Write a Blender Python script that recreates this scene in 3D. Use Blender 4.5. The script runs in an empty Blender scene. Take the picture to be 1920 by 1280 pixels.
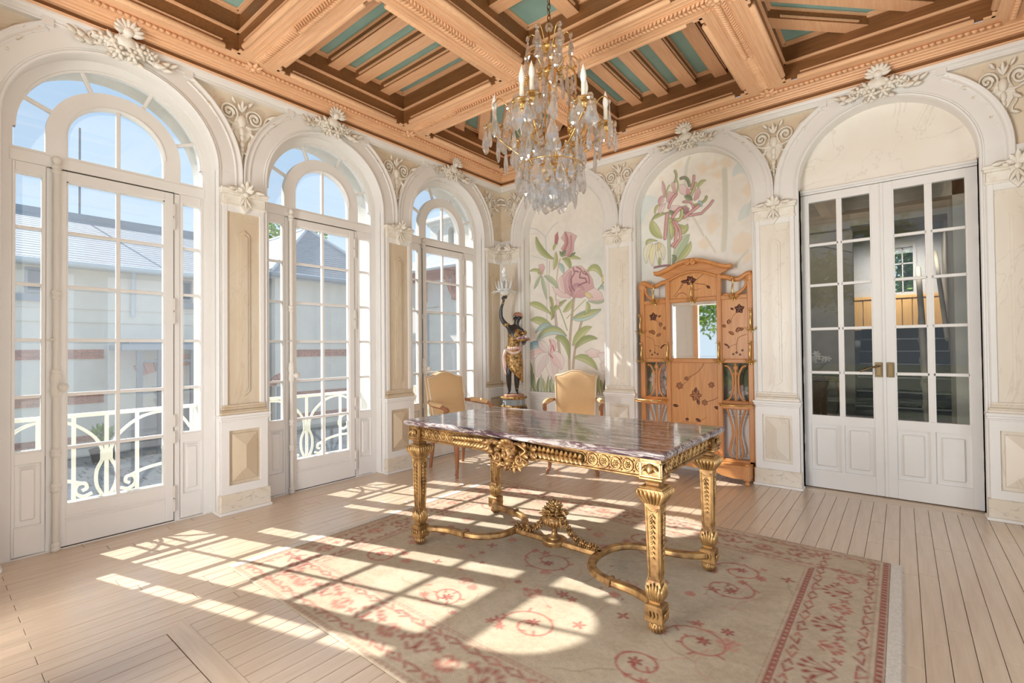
import bpy, math, random
import numpy as np
from mathutils import Matrix, Vector
PI = math.pi
scene = bpy.context.scene
col = scene.collection

# ---------------------------------------------------------------- camera
CAM = (4.2188, -4.9996, 1.25)
def _cam():
    yaw, pitch, roll = 0.6782, 0.0141, -0.0099
    f = Vector((-math.sin(yaw) * math.cos(pitch), math.cos(yaw) * math.cos(pitch), math.sin(pitch)))
    r = Vector((math.cos(yaw), math.sin(yaw), 0))
    u = r.cross(f)
    r2 = r * math.cos(roll) + u * math.sin(roll)
    u2 = -r * math.sin(roll) + u * math.cos(roll)
    cd = bpy.data.cameras.new('camera')
    cd.sensor_width = 36
    cd.sensor_fit = 'HORIZONTAL'
    cd.lens = 36 * 907.35 / 1920
    cd.clip_start = 0.02
    cd.clip_end = 400
    c = bpy.data.objects.new('camera', cd)
    m = Matrix((r2, u2, -f)).transposed().to_4x4()
    m.translation = CAM
    c.matrix_world = m
    col.objects.link(c)
    scene.camera = c
_cam()
scene.view_settings.view_transform = 'Standard'
scene.view_settings.look = 'None'
scene.view_settings.gamma = 1
scene.view_settings.use_curve_mapping = False
scene.view_settings.exposure = 0.05
scene.cycles.max_bounces = 10
scene.cycles.diffuse_bounces = 6
scene.cycles.transparent_max_bounces = 24
scene.cycles.use_denoising = True
scene.cycles.sample_clamp_indirect = 6

# ---------------------------------------------------------------- sky, sun
world = bpy.data.worlds.new('sky')
scene.world = world
world.use_nodes = True
wn = world.node_tree
wn.nodes.clear()
_o = wn.nodes.new('ShaderNodeOutputWorld')
_b = wn.nodes.new('ShaderNodeBackground')
_t = wn.nodes.new('ShaderNodeTexCoord')
_s = wn.nodes.new('ShaderNodeSeparateXYZ')
_r = wn.nodes.new('ShaderNodeValToRGB')
_r.color_ramp.elements[0].position = 0.0
_r.color_ramp.elements[0].color = (0.70, 0.84, 0.96, 1)
_r.color_ramp.elements[1].position = 0.55
_r.color_ramp.elements[1].color = (0.47, 0.68, 0.95, 1)
_b.inputs['Strength'].default_value = SKY_STRENGTH = 1.0
wn.links.new(_t.outputs['Generated'], _s.inputs[0])
wn.links.new(_s.outputs['Z'], _r.inputs[0])
wn.links.new(_r.outputs[0], _b.inputs['Color'])
wn.links.new(_b.outputs[0], _o.inputs[0])

SUN_DIR = Vector((1.095, 0.328, -1.0)).normalized()
def _sun():
    l = bpy.data.lights.new('sun', 'SUN')
    l.energy = 10.0
    l.angle = math.radians(0.53)
    l.color = (1.0, 0.975, 0.94)
    o = bpy.data.objects.new('sun', l)
    o.rotation_euler = SUN_DIR.to_track_quat('-Z', 'Y').to_euler()
    o.location = (-20, -6, 18)
    col.objects.link(o)
_sun()
def area(name, loc, aim, sx, sy, energy, color, spread=180):
    l = bpy.data.lights.new(name, 'AREA')
    l.shape = 'RECTANGLE'
    l.size, l.size_y = sx, sy
    l.energy = energy
    l.color = color
    l.spread = math.radians(spread)
    o = bpy.data.objects.new(name, l)
    o.location = loc
    o.rotation_euler = (Vector(aim) - Vector(loc)).to_track_quat('-Z', 'Y').to_euler()
    col.objects.link(o)
    return o
# unseen fill lamps added outside the room, out of view, to brighten it
area('fill_light_garden_side', (7.2, -2.5, 1.0), (2.4, -2.4, 2.6), 5.4, 3.6, 105, (1.0, 0.98, 0.96))
area('fill_light_terrace_side', (1.95, -6.7, 0.9), (3.0, -1.6, 2.8), 1.5, 2.4, 245, (1.0, 0.98, 0.96))

# ---------------------------------------------------------------- materials
MATS = {}
def mat(name, c, rough=0.5, metal=0.0, c2=None, scale=6.0, stretch=(1, 1, 1), contrast=(0.35, 0.65),
        bump=0.0, bscale=None, island=0.0, spec=0.5, detail=4.0, coat=0.0, dist=0.0):
    if name in MATS:
        return MATS[name]
    m = bpy.data.materials.new(name)
    m.use_nodes = True
    nt = m.node_tree
    b = nt.nodes['Principled BSDF']
    b.inputs['Roughness'].default_value = rough
    b.inputs['Metallic'].default_value = metal
    b.inputs['Specular IOR Level'].default_value = spec
    if coat:
        b.inputs['Coat Weight'].default_value = coat
        b.inputs['Coat Roughness'].default_value = 0.26
    b.inputs['Base Color'].default_value = (*c, 1)
    N = nt.nodes.new
    last = None
    if c2 is not None or bump:
        tc = N('ShaderNodeTexCoord')
        mp = N('ShaderNodeMapping')
        mp.inputs['Scale'].default_value = stretch
        nt.links.new(tc.outputs['Object'], mp.inputs[0])
        nz = N('ShaderNodeTexNoise')
        nz.inputs['Scale'].default_value = scale
        nz.inputs['Detail'].default_value = detail
        nz.inputs['Distortion'].default_value = dist
        nt.links.new(mp.outputs[0], nz.inputs['Vector'])
        if c2 is not None:
            rp = N('ShaderNodeValToRGB')
            rp.color_ramp.elements[0].position = contrast[0]
            rp.color_ramp.elements[1].position = contrast[1]
            rp.color_ramp.elements[0].color = (*c, 1)
            rp.color_ramp.elements[1].color = (*c2, 1)
            nt.links.new(nz.outputs['Fac'], rp.inputs[0])
            last = rp.outputs[0]
        if bump:
            bp = N('ShaderNodeBump')
            bp.inputs['Strength'].default_value = bump
            bp.inputs['Distance'].default_value = 0.01
            if bscale:
                n2 = N('ShaderNodeTexNoise')
                n2.inputs['Scale'].default_value = bscale
                nt.links.new(mp.outputs[0], n2.inputs['Vector'])
                nt.links.new(n2.outputs['Fac'], bp.inputs['Height'])
            else:
                nt.links.new(nz.outputs['Fac'], bp.inputs['Height'])
            nt.links.new(bp.outputs[0], b.inputs['Normal'])
    if island:
        ge = N('ShaderNodeNewGeometry')
        hs = N('ShaderNodeHueSaturation')
        ma = N('ShaderNodeMapRange')
        ma.inputs[3].default_value = 1 - island
        ma.inputs[4].default_value = 1 + island
        nt.links.new(ge.outputs['Random Per Island'], ma.inputs[0])
        nt.links.new(ma.outputs[0], hs.inputs['Value'])
        if last is not None:
            nt.links.new(last, hs.inputs['Color'])
        else:
            hs.inputs['Color'].default_value = (*c, 1)
        last = hs.outputs[0]
    if last is not None:
        nt.links.new(last, b.inputs['Base Color'])
    MATS[name] = m
    return m

def vein_marble(name, base, base2, vein, rough=0.4, scale=2.0, vscale=1.6, width=0.02, stretch=(1, 1, 1), dist=1.2, amount=0.7):
    """cloudy stone with thin wandering veins, in object space"""
    m = bpy.data.materials.new(name)
    m.use_nodes = True
    nt = m.node_tree
    b = nt.nodes['Principled BSDF']
    b.inputs['Roughness'].default_value = rough
    N, L = nt.nodes.new, nt.links.new
    tc = N('ShaderNodeTexCoord')
    mp = N('ShaderNodeMapping')
    mp.inputs['Scale'].default_value = stretch
    L(tc.outputs['Object'], mp.inputs[0])
    nz = N('ShaderNodeTexNoise')
    nz.inputs['Scale'].default_value = scale
    nz.inputs['Detail'].default_value = 8
    nz.inputs['Distortion'].default_value = 0.8
    L(mp.outputs[0], nz.inputs['Vector'])
    r1 = N('ShaderNodeValToRGB')
    r1.color_ramp.elements[0].position, r1.color_ramp.elements[1].position = 0.35, 0.68
    r1.color_ramp.elements[0].color = (*base, 1)
    r1.color_ramp.elements[1].color = (*base2, 1)
    L(nz.outputs['Fac'], r1.inputs[0])
    n2 = N('ShaderNodeTexNoise')
    n2.inputs['Scale'].default_value = vscale
    n2.inputs['Detail'].default_value = 6
    n2.inputs['Distortion'].default_value = dist
    L(mp.outputs[0], n2.inputs['Vector'])
    r2 = N('ShaderNodeValToRGB')
    e = r2.color_ramp.elements
    e[0].position, e[0].color = 0.5 - width, (0, 0, 0, 1)
    e[1].position, e[1].color = 0.5 + width, (0, 0, 0, 1)
    k = e.new(0.5)
    k.color = (amount, amount, amount, 1)
    L(n2.outputs['Fac'], r2.inputs[0])
    mx = N('ShaderNodeMix')
    mx.data_type = 'RGBA'
    L(r2.outputs[0], mx.inputs[0])
    L(r1.outputs[0], mx.inputs[6])
    mx.inputs[7].default_value = (*vein, 1)
    L(mx.outputs[2], b.inputs['Base Color'])
    MATS[name] = m
    return m

def wood(name, c, c2, rough=0.45, axis=0, scale=5.0, island=0.06, bump=0.05, coat=0.0):
    st = [14, 14, 14]
    st[axis] = 1.0
    return mat(name, c, rough=rough, c2=c2, scale=scale, stretch=tuple(st), contrast=(0.3, 0.7), island=island, bump=bump, dist=0.6, coat=coat)

def glass_mat(name, tint=(0.97, 0.99, 1.0), ior=1.45, rough=0.0, veil=0.0):
    m = bpy.data.materials.new(name)
    m.use_nodes = True
    nt = m.node_tree
    nt.nodes.clear()
    N, L = nt.nodes.new, nt.links.new
    o = N('ShaderNodeOutputMaterial')
    t = N('ShaderNodeBsdfTransparent')
    t.inputs[0].default_value = (*tint, 1)
    g = N('ShaderNodeBsdfGlossy')
    g.inputs['Roughness'].default_value = rough
    lw = N('ShaderNodeLayerWeight')
    lw.inputs[0].default_value = 0.5
    pw = N('ShaderNodeMath')
    pw.operation = 'POWER'
    pw.inputs[1].default_value = 4.0
    L(lw.outputs['Facing'], pw.inputs[0])
    f = N('ShaderNodeMapRange')
    r0 = ((ior - 1) / (ior + 1)) ** 2
    f.inputs[3].default_value, f.inputs[4].default_value = r0, 0.75
    L(pw.outputs[0], f.inputs[0])
    x = N('ShaderNodeMixShader')
    L(f.outputs[0], x.inputs[0])
    L(t.outputs[0], x.inputs[1])
    L(g.outputs[0], x.inputs[2])
    last = x.outputs[0]
    if veil:                      # translucent veil put in for the bright haze over the window view
        tr = N('ShaderNodeBsdfTranslucent')
        tr.inputs[0].default_value = (.95, .95, .95, 1)
        y = N('ShaderNodeMixShader')
        y.inputs[0].default_value = veil
        L(last, y.inputs[1])
        L(tr.outputs[0], y.inputs[2])
        last = y.outputs[0]
    L(last, o.inputs[0])
    MATS[name] = m
    return m

def attr_mat(name, rough=0.7, attr='paint', bump=0.0, bscale=80.0, mottle=0.0):
    m = bpy.data.materials.new(name)
    m.use_nodes = True
    nt = m.node_tree
    b = nt.nodes['Principled BSDF']
    b.inputs['Roughness'].default_value = rough
    N, L = nt.nodes.new, nt.links.new
    a = N('ShaderNodeAttribute')
    a.attribute_name = attr
    outc = a.outputs['Color']
    tc = N('ShaderNodeTexCoord')
    if mottle:
        nz = N('ShaderNodeTexNoise')
        nz.inputs['Scale'].default_value = bscale
        L(tc.outputs['Object'], nz.inputs['Vector'])
        mr = N('ShaderNodeMapRange')
        mr.inputs[3].default_value, mr.inputs[4].default_value = 1 - mottle, 1 + mottle
        L(nz.outputs['Fac'], mr.inputs[0])
        hs = N('ShaderNodeHueSaturation')
        L(mr.outputs[0], hs.inputs['Value'])
        L(outc, hs.inputs['Color'])
        outc = hs.outputs[0]
    L(outc, b.inputs['Base Color'])
    if bump:
        n2 = N('ShaderNodeTexNoise')
        n2.inputs['Scale'].default_value = bscale * 2
        L(tc.outputs['Object'], n2.inputs['Vector'])
        bp = N('ShaderNodeBump')
        bp.inputs['Strength'].default_value = bump
        bp.inputs['Distance'].default_value = 0.004
        L(n2.outputs['Fac'], bp.inputs['Height'])
        L(bp.outputs[0], b.inputs['Normal'])
    MATS[name] = m
    return m

# ---------------------------------------------------------------- mesh builder
class MB:
    def __init__(s):
        s.v, s.f, s.sm, s.mi = [], [], [], []
        s.M = None
        s.k = 0
    def add(s, vs, fs, smooth=False):
        o = len(s.v)
        if s.M is not None:
            M = s.M
            s.v.extend((M @ Vector(p))[:] for p in vs)
        else:
            s.v.extend(tuple(p) for p in vs)
        for f in fs:
            s.f.append([i + o for i in f])
        n = len(fs)
        s.sm.extend([smooth] * n)
        s.mi.extend([s.k] * n)
        return s
    def box(s, x0, x1, y0, y1, z0, z1, c=0.0):
        if x1 < x0: x0, x1 = x1, x0
        if y1 < y0: y0, y1 = y1, y0
        if z1 < z0: z0, z1 = z1, z0
        if not c:
            vs = [(x0, y0, z0), (x1, y0, z0), (x1, y1, z0), (x0, y1, z0), (x0, y0, z1), (x1, y0, z1), (x1, y1, z1), (x0, y1, z1)]
            return s.add(vs, [(0, 3, 2, 1), (4, 5, 6, 7), (0, 1, 5, 4), (1, 2, 6, 5), (2, 3, 7, 6), (3, 0, 4, 7)])
        c = min(c, (x1 - x0) * .45, (y1 - y0) * .45, (z1 - z0) * .45)
        X, Y, Z = (x0, x1), (y0, y1), (z0, z1)
        vs, idx = [], {}
        for i in (0, 1):
            for j in (0, 1):
                for k in (0, 1):
                    sx, sy, sz = (1 if i == 0 else -1), (1 if j == 0 else -1), (1 if k == 0 else -1)
                    for a in range(3):
                        p = [X[i] + sx * c, Y[j] + sy * c, Z[k] + sz * c]
                        p[a] = (X[i], Y[j], Z[k])[a]
                        idx[(i, j, k, a)] = len(vs)
                        vs.append(tuple(p))
        fs = []
        for a in range(3):
            b, d = (a + 1) % 3, (a + 2) % 3
            for e in (0, 1):
                q = []
                for (p, r) in ((0, 0), (1, 0), (1, 1), (0, 1)):
                    t = [0, 0, 0]
                    t[a], t[b], t[d] = e, p, r
                    q.append(idx[(*t, a)])
                fs.append(q if e else q[::-1])
            # edges parallel to axis a
            for p in (0, 1):
                for r in (0, 1):
                    t0, t1 = [0, 0, 0], [0, 0, 0]
                    t0[a], t1[a] = 0, 1
                    t0[b] = t1[b] = p
                    t0[d] = t1[d] = r
                    q = [idx[(*t0, b)], idx[(*t1, b)], idx[(*t1, d)], idx[(*t0, d)]]
                    fs.append(q if (p == r) == False else q[::-1])
        for i in (0, 1):
            for j in (0, 1):
                for k in (0, 1):
                    q = [idx[(i, j, k, a)] for a in range(3)]
                    fs.append(q if (i + j + k) % 2 == 1 else q[::-1])
        return s.add(vs, fs)
    def prism(s, poly, a0, a1, axis='y', smooth=False):
        """poly in the two other axes (x,z for 'y'; y,z for 'x'; x,y for 'z'), extruded a0..a1"""
        n = len(poly)
        def P(p, a):
            return {'y': (p[0], a, p[1]), 'x': (a, p[0], p[1]), 'z': (p[0], p[1], a)}[axis]
        vs = [P(p, a0) for p in poly] + [P(p, a1) for p in poly]
        s.add(vs, [list(range(n))[::-1], list(range(n, 2 * n))])
        s.add(vs, [(i, (i + 1) % n, n + (i + 1) % n, n + i) for i in range(n)], smooth)
        return s
    def lathe(s, prof, n=16, c=(0, 0, 0), smooth=True, a0=0.0, a1=2 * PI, sq=None):
        full = abs(a1 - a0 - 2 * PI) < 1e-6
        m = n if full else n + 1
        vs = []
        for (r, z) in prof:
            for i in range(m):
                a = a0 + (a1 - a0) * i / n
                vs.append((c[0] + r * math.cos(a), c[1] + r * math.sin(a), c[2] + z))
        fs = []
        for j in range(len(prof) - 1):
            for i in range(n):
                i2 = (i + 1) % m
                fs.append((j * m + i, j * m + i2, (j + 1) * m + i2, (j + 1) * m + i))
        s.add(vs, fs, smooth)
        if full:
            s.add(vs[:m], [list(range(m))[::-1]])
            s.add(vs[-m:], [list(range(m))])
        return s
    def rectlathe(s, prof, cx=0, cy=0, z=0, ay=1.0, smooth=False):
        """square-plan moulding: prof of (half width, z)"""
        vs = []
        for (r, h) in prof:
            for (a, b) in ((-1, -1), (1, -1), (1, 1), (-1, 1)):
                vs.append((cx + a * r, cy + b * r * ay, z + h))
        fs = [[3, 2, 1, 0]]
        for j in range(len(prof) - 1):
            for i in range(4):
                fs.append((j * 4 + i, j * 4 + (i + 1) % 4, j * 4 + 4 + (i + 1) % 4, j * 4 + 4 + i))
        k = (len(prof) - 1) * 4
        fs.append([k, k + 1, k + 2, k + 3])
        return s.add(vs, fs, smooth)
    def ball(s, c, r, n=10, m=6, smooth=True):
        if not hasattr(r, '__len__'):
            r = (r, r, r)
        vs = [(c[0], c[1], c[2] - r[2])]
        for j in range(1, m):
            t = -PI / 2 + PI * j / m
            for i in range(n):
                a = 2 * PI * i / n
                vs.append((c[0] + r[0] * math.cos(t) * math.cos(a), c[1] + r[1] * math.cos(t) * math.sin(a), c[2] + r[2] * math.sin(t)))
        vs.append((c[0], c[1], c[2] + r[2]))
        fs = [(0, 1 + (i + 1) % n, 1 + i) for i in range(n)]
        for j in range(m - 2):
            for i in range(n):
                a, b = 1 + j * n + i, 1 + j * n + (i + 1) % n
                fs.append((a, b, b + n, a + n))
        t = len(vs) - 1
        k = 1 + (m - 2) * n
        fs += [(k + i, k + (i + 1) % n, t) for i in range(n)]
        return s.add(vs, fs, smooth)
    def tube(s, pts, r, n=8, smooth=True, closed=False, flat=1.0, up=None):
        P = [Vector(p) for p in pts]
        m = len(P)
        if not hasattr(r, '__len__'):
            r = [r] * m
        T = []
        for i in range(m):
            if closed:
                t = P[(i + 1) % m] - P[i - 1]
            else:
                t = P[min(i + 1, m - 1)] - P[max(i - 1, 0)]
            T.append(t.normalized() if t.length > 1e-9 else Vector((0, 0, 1)))
        u = Vector(up) if up else (Vector((0, 0, 1)) if abs(T[0].z) < 0.9 else Vector((1, 0, 0)))
        u = (u - T[0] * u.dot(T[0])).normalized()
        vs = []
        for i in range(m):
            if up:
                u = Vector(up)
            u = u - T[i] * u.dot(T[i])
            u = u.normalized() if u.length > 1e-6 else T[i].orthogonal().normalized()
            w = T[i].cross(u)
            for k in range(n):
                a = 2 * PI * k / n
                vs.append((P[i] + (u * math.cos(a) * flat + w * math.sin(a)) * r[i])[:])
        fs = []
        for i in range(m if closed else m - 1):
            j = (i + 1) % m
            for k in range(n):
                k2 = (k + 1) % n
                fs.append((i * n + k, i * n + k2, j * n + k2, j * n + k))
        s.add(vs, fs, smooth)
        if not closed:
            s.add(vs[:n], [list(range(n))[::-1]])
            s.add(vs[-n:], [list(range(n))])
        return s
    def sweep(s, prof, path, frames, closed_prof=False, closed_path=False, smooth=False, caps=False):
        """prof: (a,b) pairs; frames: (A,B) vectors for every path point"""
        n, m = len(prof), len(path)
        vs = []
        for p, (A, B) in zip(path, frames):
            p, A, B = Vector(p), Vector(A), Vector(B)
            for a, b in prof:
                vs.append((p + A * a + B * b)[:])
        fs = []
        for i in range(m if closed_path else m - 1):
            j = (i + 1) % m
            for k in range(n if closed_prof else n - 1):
                k2 = (k + 1) % n
                fs.append((i * n + k, j * n + k, j * n + k2, i * n + k2))
        s.add(vs, fs, smooth)
        if caps:
            s.add(vs[:n], [list(range(n))])
            s.add(vs[-n:], [list(range(n))[::-1]])
        return s
    def leaf(s, base, d, up, L, W, T=0.2, curl=0.0, n=5, smooth=True, serr=0.0):
        """thick little leaf: lens cross-section along a curled spine"""
        d, up = Vector(d).normalized(), Vector(up)
        up = (up - d * up.dot(d)).normalized()
        sd = d.cross(up)
        base = Vector(base)
        vs = []
        for i in range(n + 1):
            t = i / n
            w = W * .5 * math.sin(PI * min(1, t * 0.92 + 0.08)) ** 0.8 + 0.0005
            if serr and i % 2:
                w *= 1 - serr
            ang = curl * t
            p = base + d * (L * t * (1 - abs(curl) * .12 * t)) + up * (L * math.sin(ang) * t * .6)
            th = T * W * math.sin(PI * min(1, t * .9 + .1)) + 0.0004
            vs += [(p - sd * w)[:], (p + up * th)[:], (p + sd * w)[:], (p - up * th * .35)[:]]
        fs = []
        for i in range(n):
            for k in range(4):
                k2 = (k + 1) % 4
                fs.append((i * 4 + k, i * 4 + k2, i * 4 + 4 + k2, i * 4 + 4 + k))
        return s.add(vs, fs, smooth)
    def scroll(s, c, U, V, r0, r1, turns, tr0, tr1, a0=0.0, n=28, sides=6, flat=1.0):
        """spiral volute of tapering tube in the plane U,V"""
        U, V, c = Vector(U), Vector(V), Vector(c)
        pts, rr = [], []
        for i in range(n + 1):
            t = i / n
            a = a0 + turns * 2 * PI * t
            r = r0 + (r1 - r0) * t
            pts.append((c + U * math.cos(a) * r + V * math.sin(a) * r)[:])
            rr.append(tr0 + (tr1 - tr0) * t)
        s.tube(pts, rr, sides, up=U.cross(V)[:], flat=flat)
        e = Vector(pts[-1])
        s.ball(e[:], tr1 * 1.6, 8, 5)
        return s
    def rosette(s, c, N, U, R, petals=6, T=0.35, core=0.3):
        N, U, c = Vector(N).normalized(), Vector(U).normalized(), Vector(c)
        W = N.cross(U)
        for i in range(petals):
            a = 2 * PI * i / petals
            d = U * math.cos(a) + W * math.sin(a)
            s.leaf((c + d * R * .15)[:], (d + N * .25)[:], N[:], R * .9, R * 1.9 / petals * 1.8, T * .8, curl=-0.6, n=3)
        s.ball((c + N * R * .12)[:], R * core, 8, 5)
        return s
    def mesh(s, name, mats):
        me = bpy.data.meshes.new(name)
        v = np.array(s.v, dtype=np.float32)
        nv = len(v)
        ll = np.array([len(f) for f in s.f], dtype=np.int32)
        li = np.fromiter((i for f in s.f for i in f), dtype=np.int32, count=int(ll.sum()))
        me.vertices.add(nv)
        me.vertices.foreach_set('co', v.ravel())
        me.loops.add(len(li))
        me.loops.foreach_set('vertex_index', li)
        me.polygons.add(len(ll))
        me.polygons.foreach_set('loop_start', np.concatenate(([0], np.cumsum(ll)[:-1])).astype(np.int32))
        me.polygons.foreach_set('use_smooth', np.array(s.sm, dtype=bool))
        for q in (mats if isinstance(mats, (list, tuple)) else [mats]):
            me.materials.append(q)
        if any(s.mi):
            me.polygons.foreach_set('material_index', np.array(s.mi, dtype=np.int32))
        me.update(calc_edges=True)
        me.validate()
        return me
    def build(s, name, mats, parent=None, loc=None, M=None, **kw):
        o = bpy.data.objects.new(name, s.mesh(name, mats))
        return put(o, parent, loc, M, **kw)

def put(o, parent=None, loc=None, M=None, label=None, category=None, group=None, kind=None):
    col.objects.link(o)
    if parent is not None:
        o.parent = parent
    if M is not None:
        o.matrix_local = M
    if loc is not None:
        o.location = loc
    tag(o, label, category, group, kind)
    return o
def tag(o, label=None, category=None, group=None, kind=None):
    for k, v in (('label', label), ('category', category), ('group', group), ('kind', kind)):
        if v:
            o[k] = v
    return o
def inst(name, mesh, parent=None, loc=None, M=None, **kw):
    return put(bpy.data.objects.new(name, mesh), parent, loc, M, **kw)
def empty(name, parent=None, loc=None, M=None, **kw):
    o = bpy.data.objects.new(name, None)
    o.empty_display_size = 0.05
    return put(o, parent, loc, M, **kw)
def kids(o):
    return [c for c in bpy.data.objects if c.parent is o]
def copy_tree(o, parent=None):
    c = o.copy()
    col.objects.link(c)
    if parent is not None:
        c.parent = parent
    for ch in kids(o):
        copy_tree(ch, c)
    return c
def T(x, y, z):
    return Matrix.Translation((x, y, z))
def RZ(a):
    return Matrix.Rotation(a, 4, 'Z')
def lerp(a, b, t):
    return a + (b - a) * t
def arc(cx, cz, r, a0, a1, n):
    return [(cx + r * math.cos(a0 + (a1 - a0) * i / n), cz + r * math.sin(a0 + (a1 - a0) * i / n)) for i in range(n + 1)]
def smooth_path(pts, k=6):
    """Catmull-Rom through pts"""
    P = [Vector(p) for p in pts]
    out = []
    for i in range(len(P) - 1):
        a = P[max(i - 1, 0)]; b = P[i]; c = P[i + 1]; d = P[min(i + 2, len(P) - 1)]
        for j in range(k):
            t = j / k
            out.append((0.5 * ((2 * b) + (c - a) * t + (2 * a - 5 * b + 4 * c - d) * t * t + (3 * b - a - 3 * c + d) * t ** 3))[:])
    out.append(P[-1][:])
    return out

# ================================================================= room data
HALF = 2.585            # half the room; a square of three bays a side
BAY = 1.52
R_IN, R_OUT, ZS = 0.572, 0.752, 2.645
WALLS = {'left': T(0, -HALF, 0) @ RZ(-PI / 2), 'back': T(HALF, 0, 0) @ RZ(PI), 'front': T(HALF, -2 * HALF, 0), 'right': T(2 * HALF, -HALF, 0) @ RZ(PI / 2)}

white = mat('white_paint', (0.80, 0.78, 0.75), rough=0.42, c2=(0.77, 0.745, 0.71), scale=3.0, contrast=(0.45, 0.75))
plaster = mat('pale_plaster', (0.78, 0.74, 0.68), rough=0.6, c2=(0.72, 0.67, 0.60), scale=2.5)
gilt_white = mat('cream_carving', (0.82, 0.78, 0.70), rough=0.55, c2=(0.70, 0.62, 0.50), scale=18.0, contrast=(0.45, 0.8))
stone_out = mat('outside_stone', (0.62, 0.59, 0.54), rough=0.8, c2=(0.56, 0.53, 0.47), scale=7.0)
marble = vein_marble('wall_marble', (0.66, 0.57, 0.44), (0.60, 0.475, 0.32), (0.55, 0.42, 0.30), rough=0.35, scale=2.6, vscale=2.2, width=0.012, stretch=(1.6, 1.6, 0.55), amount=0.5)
marble_pale = vein_marble('spandrel_stone', (0.76, 0.67, 0.54), (0.70, 0.58, 0.42), (0.55, 0.44, 0.32), rough=0.5, scale=3.0, vscale=2.0, width=0.01, amount=0.4)
marble_back = vein_marble('back_wall_marble', (0.79, 0.735, 0.645), (0.75, 0.67, 0.56), (0.55, 0.46, 0.37), rough=0.35, scale=2.6, vscale=2.2, width=0.010, stretch=(1.6, 1.6, 0.55), amount=0.4)  # wall marble in a paler tone for the back-wall pilasters
marble_white = vein_marble('lunette_marble', (0.85, 0.80, 0.72), (0.80, 0.73, 0.63), (0.55, 0.47, 0.40), rough=0.5, scale=2.0, vscale=1.6, width=0.008, amount=0.4)
marble_grey = vein_marble('plinth_marble', (0.78, 0.73, 0.64), (0.70, 0.62, 0.50), (0.36, 0.33, 0.29), rough=0.35, scale=4.0, vscale=5.0, width=0.012, dist=2.0)
wood_hi = wood('oak_light', (0.86, 0.53, 0.315), (0.77, 0.43, 0.225), axis=0, rough=0.42)
wood_hi_y = wood('oak_light_y', (0.86, 0.53, 0.315), (0.77, 0.43, 0.225), axis=1, rough=0.42)
wood_lo = wood('oak_dark', (0.27, 0.115, 0.038), (0.19, 0.075, 0.022), axis=0, rough=0.45)
wood_lo_y = wood('oak_dark_y', (0.27, 0.115, 0.038), (0.19, 0.075, 0.022), axis=1, rough=0.45)
teal = mat('teal_panel', (0.30, 0.52, 0.48), rough=0.6, c2=(0.35, 0.57, 0.52), scale=6)
dark_gap = mat('dark_gap', (0.05, 0.04, 0.03), rough=0.9)
oak_floor = wood('limed_oak', (0.67, 0.515, 0.37), (0.57, 0.42, 0.285), axis=1, rough=0.34, scale=3.0, island=0.10, bump=0.03, coat=0.9)
pane_mat = glass_mat('window_glass', veil=0.028)
inner_pane = glass_mat('clean_glass')

# ================================================================= floor
floor_b = MB()
floor_b.box(-0.02, 5.4, -5.5, 0.02, -0.10, -0.012)
floor = floor_b.build('floor', dark_gap, kind='structure')
def build_floor():
    rnd = random.Random(7)
    W = 0.0815
    rug = (1.28, 4.12, -3.78, -1.55)
    boards = []          # x0,x1,y0,y1
    x = 4.187 - W * 52
    k = 0
    while x < 5.35:
        y = -5.45 + rnd.random() * 0.5
        cuts = []
        if x < 1.6:
            while y < -4.675 - 0.3:
                cuts.append(y)
                y += 0.5 + rnd.random() * 0.5
            cuts.append(-4.675 if k % 2 == 0 else -4.675 + 0.35 + rnd.random() * 0.4)
            y = cuts[-1] + 0.55 + rnd.random() * 0.7
        elif 1.57 < x + W * .5 < 3.7:
            cuts += [-4.90 + rnd.random() * .3, -4.284, -4.195]
            y = -4.195 + 0.5 + rnd.random() * 0.7
        while y < -0.5:
            cuts.append(y)
            y += 0.45 + rnd.random() * 0.75
        cuts = [-5.5] + cuts + [-0.185]
        for a, b in zip(cuts[:-1], cuts[1:]):
            if abs(a + 4.284) < 1e-4:
                continue
            if b - a > 0.02:
                boards.append((x, x + W, a, b))
        x += W
        k += 1
    x = -0.0
    while x < 5.3:                       # border course along the back wall
        L = 0.7 + rnd.random() * 0.6
        boards.append((x, x + L, -0.185, 0.0))
        x += L
    g = 0.0011
    cx, cy = CAM[0], CAM[1]
    def score(b):
        mx, my = (b[0] + b[1]) / 2, (b[2] + b[3]) / 2
        if b[0] > rug[0] and b[1] < rug[1] and b[2] > rug[2] and b[3] < rug[3]:
            return -1
        dx, dy = mx - cx, my - cy
        ang = math.atan2(-dx, dy) - 0.6782
        if abs(ang) > 0.86 or my < -4.95 or dx * dx + dy * dy < 0.4:
            return -1
        return (b[1] - b[0]) * (b[3] - b[2]) / (dx * dx + dy * dy + 1) ** 1.5
    order = sorted(boards, key=score, reverse=True)
    single = [b for b in order if score(b) > 0][:298]
    rest = [b for b in boards if b not in set(single)]
    for (a, b, c, d) in single:
        m = MB()
        dz = rnd.uniform(-0.0006, 0.0006)
        cxx, cyy = (a + b) / 2, (c + d) / 2
        m.box(a - cxx + g, b - cxx - g, c - cyy + g, d - cyy - g, -0.012, dz, 0.0012)
        m.build('floorboard', oak_floor_for(b - a > d - c), floor, loc=(cxx, cyy, 0))
    m = MB()
    for (a, b, c, d) in rest:
        m.box(a + g, b - g, c + g, d - g, -0.012, 0)
    m.build('hidden_floorboards', oak_floor, floor, kind='stuff')
    m = MB()                             # the cross board let into the floor, with a mitred end
    m.prism([(-1.03, 0.043), (-0.945, -0.044), (1.0, -0.044), (1.0, 0.043)], -0.012, 0.0006, 'z')
    m.build('floorboard', oak_floor_for(True), floor, loc=(2.605, -4.238, 0))
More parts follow.
